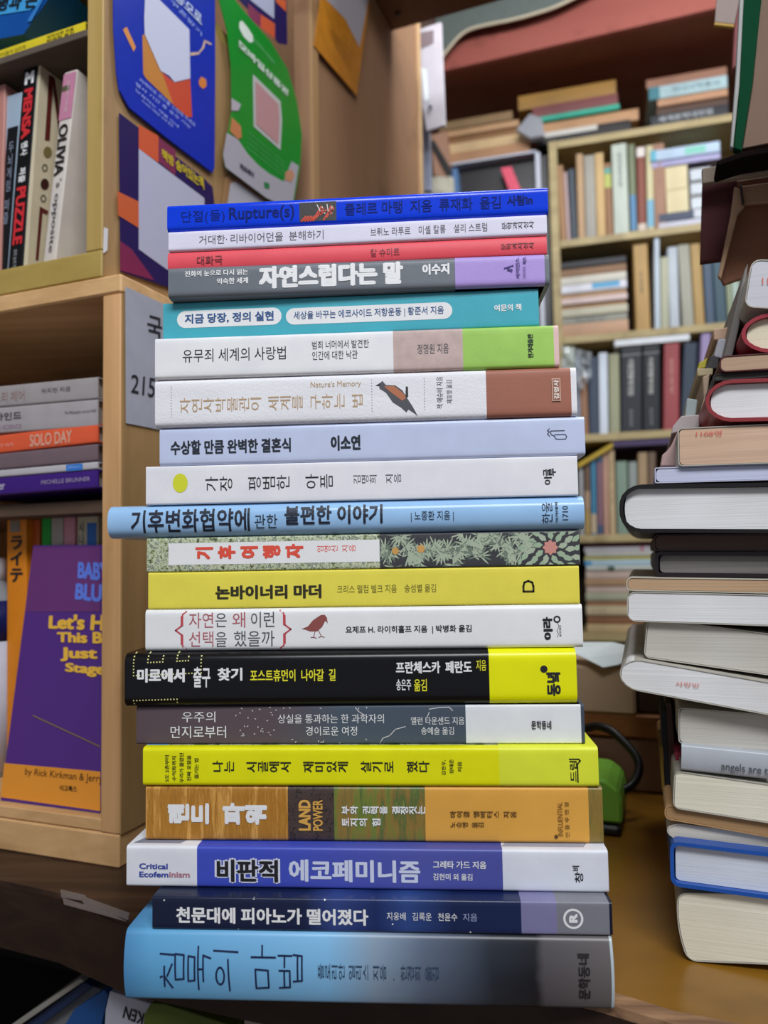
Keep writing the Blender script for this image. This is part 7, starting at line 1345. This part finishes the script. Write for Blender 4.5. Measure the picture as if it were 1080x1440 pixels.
pile(zs[5] + .0003, 'books lying flat at the bottom of the far bookcase', [
 ('pale tan book lowest of the far bottom pile', 816, 905, 12, 'b09870'), ('red brown book second in the far bottom pile', 817, 905, 12, '80583c', .004), ('cream book with dotted spine in the far bottom pile', 816, 905, 13, 'b4a484', 0, [th('· · ·', .1, .3, .3, .7, '7c7058')]),
 ('tan book above the dotted cream one in the far bottom pile', 817, 905, 7, '987050', .004), ('sage striped book in the far bottom pile', 816, 905, 11, '9c9c84'), ('pinkish white book in the far bottom pile', 817, 905, 9, 'b8a498', .003),
 ('light brown book in the far bottom pile', 816, 905, 10, '9c7c5c'), ('pale pink book topmost of the brown bottom pile', 817, 903, 12, 'b4a094', .004),
 ('white magazine with green scrap under the coloured ones', 818, 912, 6, 'b8bcb4', 0, [pan(.32, .42, .0, .9, '1c4030')]), ('pale blue magazine with bright blue corner in the far bottom pile', 816, 912, 8, 'a0b8c4', .002, [pan(.0, .1, .1, .9, '3c80b0')]),
 ('yellow magazine in the far bottom pile', 816, 912, 5, 'b8b060', .003), ('pale ivory magazine in the far bottom pile', 818, 912, 6, 'b0b0a8', .0), ('white magazine with pink mark topmost of the far bottom pile', 816, 912, 7, 'a8a4a8', .004, [pan(.82, .86, 0, 1, 'a05068')]), ('dark red book topmost under the lowest far shelf', 816, 916, 8, '4c2024', .006)])
# things lying across the tops of the rows
pz = B.loc(B.front(863, 483)).z; P0 = B.loc(B.front(864, 480, .0)); P1_ = B.loc(B.front(970, 475, .0))
zt_ = zs[2] - .018
tag(fbox('white_book', B, P0.x, P1_.x, .0, .13, zt_ - .0165, zt_ - .0015, paper('c8ccd0', .5), None, .001), 'white book lying across the two black volumes on the far lower shelf', 'book')
P0 = B.loc(B.front(862, 626)); P1_ = B.loc(B.front(945, 622)); zt_ = zs[3] - .018
tag(fbox('purple_book', B, P0.x, P1_.x, .0, .13, zt_ - .016, zt_ - .002, paper('3a2c50', .5), None, .001), 'dark purple book lying under the lower far shelf board', 'book')
tag(slabq('yellow_booklet', BF(-.004), [(812, 652), (862, 622), (862, 629), (812, 659)], B.v * .12, paper('a88c28', .5)), 'yellow booklet tilted on the books of the lowest far shelf', 'booklet')
# clear wrapped bundle left on the far lower shelf
wr = clear('crumpled_wrap', (.6, .65, .7, 1), .28, .1)
vs, fs = [], []
for i in range(9):
    for j in range(7):
        p = B.front(790 + i * 5.2 + random.uniform(-1, 1), 486 + j * 9 + i * 1.2, -.006 + random.uniform(-.012, .006)); vs.append(p)
fs = [(i * 7 + j, (i + 1) * 7 + j, (i + 1) * 7 + j + 1, i * 7 + j + 1) for i in range(8) for j in range(6) if (i + j) < 11]
wo = tag(put('plastic_wrap', vs, fs, wr), 'crumpled clear plastic hanging over the left of the far lower shelf', 'plastic')
so = wo.modifiers.new('thick', 'SOLIDIFY'); so.thickness = .0004
book3('pale sage book half hidden at the left of the far lower shelf', BF(.01), (791, 487), (808, 486), (810, 608), (793, 609), B.v, paper('a0a88c', .5), old, 'V', None, depth=.14, snap=zs[3] + .0005)
book3('blue grey book half hidden by the brown book on the far lower shelf', BF(.01), (809, 500), (815.5, 500), (816.5, 608), (811, 609), B.v, paper('7c8494', .5), old, 'V', None, depth=.14, snap=zs[3] + .0005)

# ---- left of the far bookcase
D = .0
uF = B.loc(B.front(628, 230)).x; uE = uL - .003
cbl = thing('black_cabinet', 'low black framed cabinet with pink bookmark left of the far bookcase', 'cabinet', B.w((uF + uE) / 2, .1, -.75))
zt1 = B.front(700, 219).z
fbox('carcass', B, uF, uE, .03, .22, -.75, zt1, ink('1c1a1c', .4), cbl, .002)
fbox('frame', B, uF + .004, uE - .026, .0, .0295, zt1 - .006, zt1, ink('b0b4c0', .4), cbl, .001)
P0 = B.loc(B.front(753, 240)).x; P1_ = B.loc(B.front(760, 240)).x
fbox('frame', B, P0, P1_, .0, .0295, -.3, zt1 - .0062, ink('b0b4c0', .4), cbl, .001)
tag(slabq('pink_bookmark', BF(-.004), [(704, 236), (719, 234), (733, 268), (717, 271)], B.v * .012, paper('c84860', .5)), 'pink strip leaning against the black cabinet front', 'strip')
tag(slabq('blue_binder', BF(-.006), [(634, 238), (643, 236), (647, 285), (636, 287)], B.v * .1, paper('4c6c94', .5)), 'blue binder left of the black framed cabinet', 'binder')
pile(zt1 + .0003, 'tan books on the black cabinet', [
 ('tan book lowest of the pile left of the far bookcase', 636, 757, 16, '9c7454', .0), ('cream book second in the pile left of the far bookcase', 633, 756, 15, 'b89c74', .004), ('brown book third in the pile left of the far bookcase', 630, 750, 10, '7c5838', .01),
 ('tan book fourth in the pile left of the far bookcase', 629, 742, 10, 'a88460', .004), ('olive brown book topmost of the pile left of the far bookcase', 627, 733, 13, '7c6444', .0)])
tag(slabq('plastic_bag', BF(-.03), [(726, 182), (745, 160), (762, 166), (766, 190), (746, 194)], B.v * .02, clear('dull_bag', (.35, .36, .4, 1), .75, .2)), 'dark clear bag tucked between the piles on the far furniture', 'bag')
PZ = lambda d: (lambda px, py: T.front(px, py, d))
dpl = vB + .03
pc = thing('price_placard', 'white placard hanging beyond the plywood cabinet edge', 'sign', T.front(605, 180, dpl))
slabq('board', PZ(dpl), [(587, 42), (620, 31), (626, 176), (600, 184), (594, 150)], T.v * .006, paper('b8b4bc', .5), pc)
printq(pc, 'grey_print', PZ(dpl - .0008), [(590, 46), (610, 42), (610, 60), (592, 68)], ink('7c6c70')); printq(pc, 'painted_glare', PZ(dpl - .0008), [(592, 95), (600, 98), (603, 140), (597, 143)], ink('e0e8f8', .2))  # the pale patch is glare painted onto the placard
tube('hook', [T.front(603, 148, dpl - .002), T.front(607, 150, dpl - .004), T.front(606, 153, dpl - .002)], .0015, ink('3c4458'), pc)
tag(slabq('hanging_sleeve', PZ(dpl + .02), [(589, 66), (600, 66), (606, 268), (592, 268)], T.v * .01, paper('7c8090', .4)), 'narrow blue grey sleeve hanging behind the white placard', 'sleeve')
# ---- clutter below the placard: a crumpled cream cloth and two tan books
vs, fs = [], []
for i in range(9):
    for j in range(6): vs.append(B.front(592 + i * 5.8, 246 + j * 8 + random.uniform(-2, 2) + abs(i - 4), -.03 + random.uniform(-.012, .012)))
fs = [(i * 6 + j, (i + 1) * 6 + j, (i + 1) * 6 + j + 1, i * 6 + j + 1) for i in range(8) for j in range(5)]
wo = tag(put('crumpled_cloth', vs, fs, paper('a8a494', .8), smooth=True), 'crumpled cream cloth behind the left end of the blue book', 'cloth'); so = wo.modifiers.new('thick', 'SOLIDIFY'); so.thickness = .004
tag(slabq('tan_folder', BF(-.01), [(606, 190), (628, 184), (634, 232), (628, 250), (610, 246)], B.v * .1, paper('94705c', .6)), 'tan folder standing between the placard and the far book pile', 'folder')
tag(slabq('dark_umbrella', BF(-.016), [(604, 200), (610, 196), (636, 240), (632, 252)], B.v * .008, ink('1c1c1e', .5)), 'dark folded umbrella leaning across the tan folder', 'umbrella')

# ---- soffit beam above, and the sagging sheet over it
SF = Frame(B.front(622, 100, -.07), -15)
zb0 = SF.o.z
bm_ = thing('painted_beam', 'dusty pink painted beam crossing below the ceiling', 'beam', SF.w(.4, .1, zb0 - SF.o.z))
u1_, u2_ = -.35, 1.45
o = fbox('face_board', SF, u1_, u2_, 0, .02, 0, .19, wood('985046', 'a45a4e', 'x', .7, k=1.0, fine=6, long=1), bm_, .001)
o = fbox('soffit_board', SF, u1_, u2_, .0201, .50, .0, .018, wood('7c4430', '8c503a', 'x', .6, k=1.0, fine=8, long=1), bm_, 0)
bm_['kind'] = 'structure'
q = [(618, 85), (628, 72), (645, 52), (662, 41), (690, 34), (720, 28), (750, 20), (790, 6), (860, -30), (700, -90), (600, -40), (618, 60)]
shp = tag(slabq('dust_sheet', lambda x, y: SF.front(x, y, -.03), q, SF.v * .004, paper('5c6460', .8)), 'grey green sheet sagging over the pink beam with a cream hem', 'sheet')
tube('hem', [SF.front(x, y, -.034) for x, y in q[:9]], .0035, paper('c0b49c', .7), shp, fine=4)

# ================================================================ right hand pile of books, page edges to the viewer
RF = Frame(hit_z(965, 1352, 0), -15)
RG = 'books of the right hand pile with their page edges showing'
RZ = lambda d: (lambda px, py: RF.front(px, py, d))
def edge_book(label, TL, BL, TR, BR, cov, pag, hard=0, d=0.0, r=.002, bulge=0.0, depth=.19, lip=None, shift=0.0, name='book', ang=0):
    P = RZ(d)
    tl, bl, tr, br = P(*TL), P(*BL), P(*TR), P(*BR)
    ea = (br - bl).normalized(); ez = (tl - bl); eb = (ez - ea * ez.dot(ea)); Bk = (eb.length + ((tr - br) - ea * (tr - br).dot(ea)).length) / 2 * .995; eb.normalize()
    ec = RF.v; A = .15
    O = bl + eb * .0001
    root = thing(name, label, 'book', O + ea * A / 2 + ec * depth / 2, RG)
    t = .0017 if hard else .0005
    cover('cover', root, O, ea, eb, ec, A, Bk, depth, min(r, Bk * .4), bulge, t, [cov], m=6)
    ins = .003 if hard else .0004
    # page block, its end set slightly back from the cover's edge
    po = profile(A - .004, Bk - 2 * t - .0003, min(.002, Bk * .3), bulge, m=6)
    gap = t + (.0007 if hard else .0002)
    pts = [(a + gap, b + t + .00015) for a, b in po]
    vs = [O + ea * a + eb * b + ec * ins for a, b in pts]; n = len(vs); vs += [O + ea * a + eb * b + ec * (depth - ins) for a, b in pts]
    put('pages', vs, [tuple(range(n)), tuple(range(n, 2 * n))] + [(i, (i + 1) % n, n + (i + 1) % n, n + i) for i in range(n)], pag, root)
    return root, O, ea, eb, ins
wp = edges('dcdce0', 'z', 1.2, .9, 900); cp = edges('e0dac8', 'z', 1.2, .87, 900); tp_ = edges('c0a080', 'z', 1.1, .8, 900); gp = edges('c8c4bc', 'z', 1.1, .82, 700)
worn_w = paper('b8b4a8', .6, 1.0, .12)
def stamp(r_, O, ea, eb, ins, body, x0, x1, y0, y1):
    P = RZ(ins - .0004); red = ink('c86a5c', .6)
    q = [P(x0, y1), P(x1, y1), P(x1, y0), P(x0, y0)]
    off = (O - RF.o).dot(RF.v) 
    return letter(r_, 'stamped_letters', body, quadmap(*[p + RF.v * 0 for p in q]), red, 0)
edge_book('thickest book at the bottom of the right pile, sagging cream pages', (951, 1247), (961, 1352), (1080, 1266), (1080, 1357), worn_w, cp, r=.004, bulge=.002)
edge_book('blue hardcover second from the bottom of the right pile', (942, 1181), (943, 1246), (1080, 1201), (1080, 1265), paper('1c4c9c', .25), edges('d0d6e4', 'z', 1.15, .92, 700), 1, -.003, r=.004)
edge_book('curling magazine with fanned pages above the blue hardcover', (930, 1152), (938, 1180), (1080, 1178), (1080, 1200), paper('c0b8ac', .6), edges('d0cabc', 'z', 1.15, .5, 260), 0, .004, r=.004, bulge=.003)
edge_book('thin tan covered book under the cream paperback in the right pile', (935, 1130), (934, 1152), (1080, 1158), (1080, 1178), paper('a8845c', .6), edges('b08c64', 'z', 1.0, .85, 500), 0, .002, r=.004)
edge_book('cream paperback under the silver book in the right pile', (949, 1087), (946, 1137), (1080, 1099), (1080, 1158), worn_w, cp, 0, .0, r=.003)
P = RZ(-.002)
r, m = book3('silver grey book with small lettering facing out of the right pile', P, (959, 1047), (1085, 1059), (1085, 1098), (958, 1084), RF.v, paper('a4a8ae', .3), cp, 'H', RG, depth=.15, bulge=.001)
mark(r, m, 'angels are the watchers', .45, 1.5, .12, .5, ink('50545a'), .0)
edge_book('white paperback above the silver book in the right pile', (955, 993), (954, 1046), (1080, 1007), (1080, 1058), worn_w, gp, 0, .002, r=.002)
x = edge_book('wide book with faint red stamp reaching furthest left low in the right pile', (875, 929), (869, 967), (1080, 953), (1080, 1006), worn_w, wp, 0, -.006, r=.008, bulge=.003)
letter(x[0], 'stamped_letters', '사랑방', quadmap(*[RZ(-.0062)(a, b) for a, b in ((950, 965), (984, 968), (984, 961), (950, 958))]), ink('d08078', .6), 0)
edge_book('white book with wavy pages under the smooth white one in the right pile', (907, 877), (905, 925), (1080, 882), (1080, 950), worn_w, gp, 0, .0, r=.003)
edge_book('smooth white paperback below the thin tan one in the right pile', (881, 832), (882, 874), (1080, 836), (1080, 881), worn_w, wp, 0, -.003, r=.004)
edge_book('thin tan book above the smooth white paperback in the right pile', (882, 812), (881, 831), (1080, 814), (1080, 835), paper('b8b0a0', .6), tp_, 0, -.003, r=.003)
edge_book('black hardcover with grey shiny pages in the right pile', (921, 776), (921, 811), (1080, 776), (1080, 813), paper('1c1418', .4), edges('8c8884', 'z', 1.0, .7, 500), 1, .002, r=.003)
edge_book('dull brown book under the large black hardcover in the right pile', (921, 753), (920, 775.5), (1080, 750), (1080, 775.5), paper('4c3c3a', .6), edges('6c5850', 'z', 1.0, .85, 500), 0, .004, r=.002)
x = edge_book('large black hardcover with white pages reaching left in the right pile', (875, 684), (871, 749), (1080, 676), (1080, 750), paper('0f0b0e', .45), wp, 1, -.008, r=.008, bulge=.002)
edge_book('thin lavender white book on the large black hardcover', (922, 657), (921, 680), (1080, 653), (1080, 675.5), paper('b8b8cc', .5), edges('c4c8e0', 'z', 1.15, .95, 600), 0, .0, r=.0008)
x = edge_book('peach edged book with red stamped number in the right pile', (958, 601), (954, 656), (1080, 597), (1080, 652), worn_w, edges('d0b098', 'z', 1.15, .8, 240), 0, -.002, r=.002)
letter(x[0], 'stamped_letters', '1108명', quadmap(*[RZ(-.0022)(a, b) for a, b in ((979, 614), (1015, 613), (1015, 605), (979, 606))]), ink('d06858', .6), 0)
edge_book('thick red hardcover with white pages in the upper right pile', (997, 536), (992, 594), (1080, 530), (1080, 592), paper('842c30', .4), wp, 1, -.004, r=.010, bulge=.003)
edge_book('thin black notebook lying on the thick red hardcover', (1004, 527), (1003, 536), (1080, 521), (1080, 530), paper('2a2a2a', .4), edges('4c4c48', 'z', 1.0, .8, 500), 0, -.001, r=.002)
edge_book('tan paperback with rounded corners under the curved red hardcover', (1016, 499), (1012, 524), (1080, 498), (1080, 520), paper('4c1c1c', .5), edges('b89c84', 'z', 1.1, .85, 500), 0, -.003, r=.006)
edge_book('curved red hardcover with cream pages near the top of the right pile', (1046, 444), (1042, 497), (1080, 438), (1080, 496), paper('8c2430', .4), edges('dcd4bc', 'z', 1.15, .94, 600), 1, -.002, r=.014, bulge=.004)
x = edge_book('white worn book topmost of the right pile with red stamp', (1054, 366), (1046, 432), (1080, 363), (1080, 434), worn_w, edges('c8c8d0', 'z', 1.15, .9, 400), 0, -.004, r=.004)
letter(x[0], 'stamped_letters', '115', quadmap(*[RZ(-.0042)(a, b) for a, b in ((1072, 400), (1090, 400), (1090, 390), (1072, 390))]), ink('d06858', .6), 0)
tag(slabq('leaning_paperback', RZ(.02), [(1052, 370), (1044, 440), (1030, 500), (1018, 545), (1009, 540), (1026, 470), (1047, 380)], RF.v * .10, paper('74706c', .6)), 'grey worn paperback leaning behind the upper books of the right pile', 'book')
tag(slabq('white_booklet', RZ(.05), [(1010, 477), (1026, 476), (1022, 505), (1004, 502)], RF.v * .1, paper('a8a8b0', .6)), 'pale booklet behind the tan paperback of the right pile', 'booklet')
tag(slabq('rust_book', RZ(.06), [(1032, 430), (1038, 428), (1026, 474), (1020, 476)], RF.v * .08, paper('7c3c1c', .5)), 'thin rust coloured book leaning behind the right pile', 'book')
tag(slabq('peach_book', RZ(.055), [(1003, 463), (1024, 460), (1020, 477), (1004, 478)], RF.v * .08, paper('b09078', .5)), 'peach book behind the pale booklet near the right pile', 'book')
tag(slabq('yellow_slip', RZ(.05), [(983, 510), (995, 503), (992, 517), (981, 519)], RF.v * .06, paper('a49a30', .5)), 'yellow slip left of the tan paperback', 'paper')
tag(slabq('beige_book', RZ(.048), [(980, 518), (1003, 518), (1002, 527), (981, 529)], RF.v * .1, paper('a89878', .5)), 'beige book lying behind the red hardcover of the right pile', 'book')
tag(slabq('grey_folder', RZ(.05), [(1000, 500), (1012, 497), (1010, 518), (990, 520)], RF.v * .08, paper('3c3838', .5)), 'dark folder edge left of the tan paperback', 'folder')
tag(slabq('ivory_book', RZ(.045), [(988, 530), (998, 526), (990, 600), (980, 596), (990, 560)], RF.v * .12, paper('a8927c', .5)), 'ivory book standing behind the red hardcover', 'book')
tag(slabq('mint_book', RZ(.05), [(966, 560), (981, 562), (976, 600), (962, 600)], RF.v * .12, paper('98a4a4', .5)), 'pale mint book left of the red hardcover of the right pile', 'book')
tag(slabq('pink_book', RZ(.03), [(938, 634), (944, 626), (956, 600), (957, 655), (929, 655), (931, 640)], RF.v * .12, paper('a88c88', .5)), 'dusty pink book behind the peach edged one', 'book')
tag(slabq('pale_book', RZ(.04), [(958, 585), (984, 583), (984, 600), (944, 610), (946, 600)], RF.v * .1, paper('a89c9c', .5)), 'pale pink grey book under the mint one behind the right pile', 'book')
# slim things standing behind the lower right pile
for nm, lab, pts, c_ in (('brown_slat', 'brown slat standing behind the silver book', [(936, 988), (944, 990), (955, 1130), (944, 1130)], '3c2620'), ('navy_folder', 'dark navy folder standing behind the right pile', [(929, 1000), (936, 1000), (944, 1130), (936, 1130)], '14181e'),
    ('mustard_book', 'thin mustard book standing behind the right pile', [(927, 1050), (932, 1050), (938, 1110), (931, 1110)], '7c6420'), ('crimson_book', 'crimson book edge beside the silver book', [(948, 1058), (958, 1058), (958, 1086), (954, 1088)], '8c2c40'),
    ('dark_box', 'dark brown box behind the lower right pile', [(944, 985), (962, 985), (962, 1130), (955, 1130)], '2c1c18')):
    P = RZ({'crimson_book': .02, 'dark_box': .05}.get(nm, .035)); q = pq(P, pts); q[2].z = q[3].z = min(q[2].z, q[3].z)
    tag(prism(nm, q, RF.v * .04, paper(c_, .6), None), lab, 'book' if 'book' in nm else nm.split('_')[1])

# ---- carton and green board at the top right
ct = thing('cardboard_carton', 'brown cardboard carton with torn flap at the right edge above the pile', 'carton', RZ(.12)(1040, 380))
cb = paper('7c5038', .7, 1.0, .1)
slabq('front_wall', RZ(.10), [(1040, 268), (1130, 255), (1130, 372), (1066, 383), (1018, 400), (1014, 392), (1032, 290)], RF.v * .004, cb, ct)
slabq('flap', RZ(.092), [(1041, 262), (1130, 250), (1130, 280), (1046, 287)], RF.v * .003, paper('8c6c54', .7), ct)
slabq('flap', RZ(.09), [(1033, 262), (1042, 268), (1047, 290), (1038, 300), (1030, 330), (1014, 392), (1010, 388), (1028, 300)], RF.v * .004, paper('94745a', .7), ct)
slabq('torn_edge', RZ(.088), [(1040, 260), (1043, 259), (1047, 286), (1044, 288)], RF.v * .002, ink('20140e'), ct)
slabq('side_wall', RZ(.104), [(1130, 255), (1134, 255), (1134, 372), (1130, 372)], RF.v * .15, cb, ct)
slabq('top_panel', RZ(.104), [(1033, 255), (1130, 240), (1130, 255), (1040, 268)], RF.v * .012, cb, ct)
mb_ = thing('maroon_box', 'maroon box with taped tan lid hanging over the far shelves', 'box', RZ(.16)(1010, 365))
slabq('box_body', RZ(.096), [(988, 257), (1037, 246), (1034, 300), (1016, 364), (985, 368)], RF.v * .006, paper('44191c', .8, 1.0), mb_)
slabq('lid_edge', RZ(.083), [(987, 237), (1120, 212), (1120, 236), (1046, 249), (988, 258)], RF.v * .004, paper('7c6c5c', .6), mb_)
gb = thing('green_album', 'dark green album with grey inner edge standing at the top right', 'album', RZ(.05)(1040, 205))
slabq('cover', RZ(.05), [(1046, -20), (1073, -20), (1058, 120), (1043, 212), (1032, 208), (1040, 120)], RF.v * .006, paper('0c4028', .9, 1.0, spec=.1), gb)
slabq('grey_edge', RZ(.049), [(1041, -20), (1047, -20), (1040, 120), (1031, 208), (1027, 206), (1035, 100)], RF.v * .004, paper('8c8c88', .5), gb)
slabq('pages', RZ(.052), [(1071, -20), (1140, -20), (1140, 190), (1044, 209), (1058, 120)], RF.v * .02, paper('6c5444', .7), gb)
rbk = thing('dark_bookcase', 'dark bookcase at the right edge carrying the green album and the carton', 'bookcase', RZ(.1)(1150, 1350))
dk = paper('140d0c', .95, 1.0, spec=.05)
slabq('album_gap_shade', RZ(.045), [(1008, 226), (1044, 213), (1152, 194), (1152, 203), (1046, 221), (1010, 233)], RF.v * .02, dk, rbk)  # near-black strip paints the shaded gap below the album
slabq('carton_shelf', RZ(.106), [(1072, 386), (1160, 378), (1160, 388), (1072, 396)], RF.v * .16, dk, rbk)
pr_ = RF.loc(RZ(.045)(1152, 200)); 
rw_ = wood('3a281e', '4c362a', 'z', .6, k=1.0); zp_ = RF.loc(RZ(.0)(1090, 355)).z + .006
fbox('side_panel', RF, pr_.x + .0003, pr_.x + .016, .20, .34, .0004, pr_.z + .12, rw_, rbk, .001)
fbox('upper_panel', RF, pr_.x + .0003, pr_.x + .016, .045, .1997, zp_, pr_.z + .12, rw_, rbk, .001)
tg = thing('hanging_tag', 'pale paper tag with yellow hem hanging at the top right', 'tag', RZ(.2)(1010, 0))
slabq('paper', RZ(.2), [(1009, -20), (1044, -20), (1033, 34), (1005, 31)], RF.v * .002, paper('8c7c74', .6), tg); slabq('yellow_hem', RZ(.199), [(1005, 31), (1033, 34), (1032, 38), (1004, 35)], RF.v * .003, paper('b08c3c', .6), tg)
tag(slabq('pink_board', RZ(.25), [(1033, 36), (1044, -20), (1050, -20), (1038, 90), (1030, 97)], RF.v * .01, paper('7c3c3c', .6)), 'narrow dull pink board beside the green album', 'board')

# ---- back of the table: boxes, paper, cable and the green device
tb0 = T.loc(hit_z(880, 1113, 0)); vBk = tb0.y
bxm = thing('storage_boxes', 'stack of beige and brown boxes at the back of the table', 'boxes', T.w(tb0.x, vBk + .06, 0))
def tpz(px, py, d=0): return T.loc(T.front(px, py, vBk + d))
xs0, xs1 = tpz(780, 1050).x, tpz(965, 1050).x
zA, zB_, zC_ = tpz(880, 1036).z, tpz(880, 1004).z, tpz(850, 935).z
fbox('lower_box', T, xs0, xs1, vBk, vBk + .12, .0003, zA, paper('806450', .7, 1.2, .12, scale=(8, 8, 8)), bxm, .002)
fbox('brown_board', T, xs0, tpz(930, 1020).x, vBk - .004, vBk + .12, zA + .0003, zB_, wood('744824', '94602e', 'x', .6, k=1.2), bxm, .001)
fbox('upper_box', T, xs0, tpz(894, 980).x, vBk - .006, vBk + .12, zB_ + .0003, zC_, paper('b49a7e', .7, 1.3, .12, scale=(8, 8, 8)), bxm, .002)
fbox('small_box', T, tpz(895, 980).x, tpz(958, 980).x, vBk + .004, vBk + .12, zB_ + .0003, zC_ - .01, paper('4c3c34', .7), bxm, .002)
vs, fs = [], []
shp_ = [(800, 903, .03), (862, 903, .03), (886, 911, .02), (910, 914, .0), (870, 934, -.012), (848, 938, -.016), (822, 925, -.012), (800, 915, -.01)]
tag(prism('paper_sheet', [T.front(x, y, vBk + d) for x, y, d in shp_], V((0, 0, -.0006)), paper('ccd8ec', .6, 1.3)), 'white paper sheet draped over the beige box behind the stack', 'paper')
tag(tube('cable', [T.front(x, y, vBk - d) for x, y, d in ((780, 1030, .03), (823, 1024, .03), (841, 1021, .035), (860, 1028, .04), (877, 1043, .045), (893, 1061, .05), (899, 1078, .055), (895, 1094, .06), (886, 1106, .065), (872, 1113, .07))], .0032, ink('0e0c0c', .4), fine=5), 'black cable looping behind the tall stack', 'cable')
dv = hit_z(866, 1178, 0); dL = T.loc(dv)
dev = thing('green_device', 'lime green and black handheld device behind the orange banded book', 'device', dv)
ux = .0185
def shell(name, x0, x1, y0, y1, z0, z1, mat, bev): return fbox(name, T, dL.x + x0, dL.x + x1, dL.y + y0, dL.y + y1, z0, z1, mat, dev, bev, 4)
shell('black_base', -.036, .0035, .0, .06, .0003, .007, ink('101010', .4), .003)
vs = []; prof_ = [(-.034, .0075), (.0040, .0075), (.0045, .022), (.0025, .030), (-.006, .036), (-.034, .037)]
a_ = [T.w(dL.x + x, dL.y + .003, z) for x, z in prof_]
prism('green_shell', a_, T.v * .055, paper('78b440', .35, 1.3), dev, .002)
prism('black_inset', [T.w(dL.x + x, dL.y + .001, z) for x, z in ((-.03, .010), (-.012, .010), (-.0105, .024), (-.013, .030), (-.03, .033))], T.v * .002, ink('141414', .4), dev)

# ================================================================ shelf under the table edge, its shade painted near black
LOW = 'books on the dark shelf under the table edge'
zfl = -.30
fbox('lower_shelf', T, -.62, .94, .0, .35, zfl - .02, zfl, ink('0c0a09', .8), tbl, .001)  # coloured near black for the shade under the table
fbox('lower_shade_panel', T, -.62, .94, .352, .36, -.745, -.036, ink('0c0a09', .8), tbl, 0)  # near-black sheet stands in for the shade behind the magazines
ve = T.loc(hit_z(180, 1290, 0)).y
LQ = lambda d: (lambda px, py: T.front(px, py, ve + d))
def low(label, d, pts, c_, th=.10, cat='book', rough=.5):
    o = slabq(cat, LQ(d), pts, T.v * th, paper(c_, rough, 1.0), None); o.name = cat; tag(o, label, cat, LOW); return o
red = low('thin red magazine sloping down under the table edge', .012, [(160, 1378), (240, 1391), (450, 1429), (560, 1455), (560, 1470), (450, 1440), (240, 1402), (158, 1389)], 'a04038', cat='magazine')
textq(red, LQ(.0115), '제임스 조이스 문학전집 단편선', [(182, 1391), (430, 1436), (430, 1429), (182, 1383)], ink('c08a80'), .01)
slabq('dark_end', LQ(.011), [(146, 1368), (160, 1371), (160, 1389), (142, 1381)], T.v * .05, paper('28343a', .4), red)
k_ = low('white magazine with upside down capitals under the red one', .016, [(154, 1394), (212, 1412), (205, 1460), (146, 1460), (148, 1420)], 'a8a8b4', cat='magazine')
textq(k_, LQ(.0155), 'KEN', [(172, 1431), (200, 1441), (203, 1425), (176, 1415)], blk, .02, 'U')
low('olive green magazine below the red one', .010, [(212, 1411), (230, 1412), (330, 1444), (330, 1475), (200, 1475), (202, 1428)], '4c5a20', cat='magazine')
n_ = low('grey newsprint magazine under the red one', .022, [(200, 1396), (300, 1412), (420, 1440), (420, 1480), (200, 1480)], '8c8478', cat='magazine')
printq(n_, 'dark_print', LQ(.0215), [(318, 1426), (334, 1429), (332, 1440), (316, 1438)], ink('1c1814')); printq(n_, 'blue_print', LQ(.0215), [(200, 1398), (260, 1408), (262, 1420), (205, 1408)], ink('6c8498'))
s_ = low('tan magazine with upside down black title at the bottom edge', .013, [(350, 1416), (400, 1424), (480, 1442), (480, 1480), (340, 1480), (344, 1424)], '948a80', cat='magazine')
textq(s_, LQ(.0125), 'Schönen', [(346, 1428), (402, 1444), (404, 1432), (348, 1416)], blk, .02, 'U')
for lab, pts, c_, d in (('pale edged book leaning under the table at the far left', [(10, 1445), (112, 1376), (118, 1380), (24, 1445)], '8c8880', .03), ('navy book leaning second from the left under the table', [(24, 1448), (118, 1381), (130, 1388), (50, 1448)], '1c2c4c', .034),
    ('grey book leaning under the table beside the navy one', [(48, 1450), (124, 1384), (150, 1396), (80, 1450)], '6c7074', .04), ('bright blue book leaning under the table beside the white magazine', [(86, 1450), (104, 1420), (146, 1392), (152, 1400), (140, 1450)], '1c4c88', .03)):
    low(lab, d, pts, c_)

bpy.data.scenes.remove(_ts); bpy.data.objects.remove(_to); bpy.data.curves.remove(_tc)
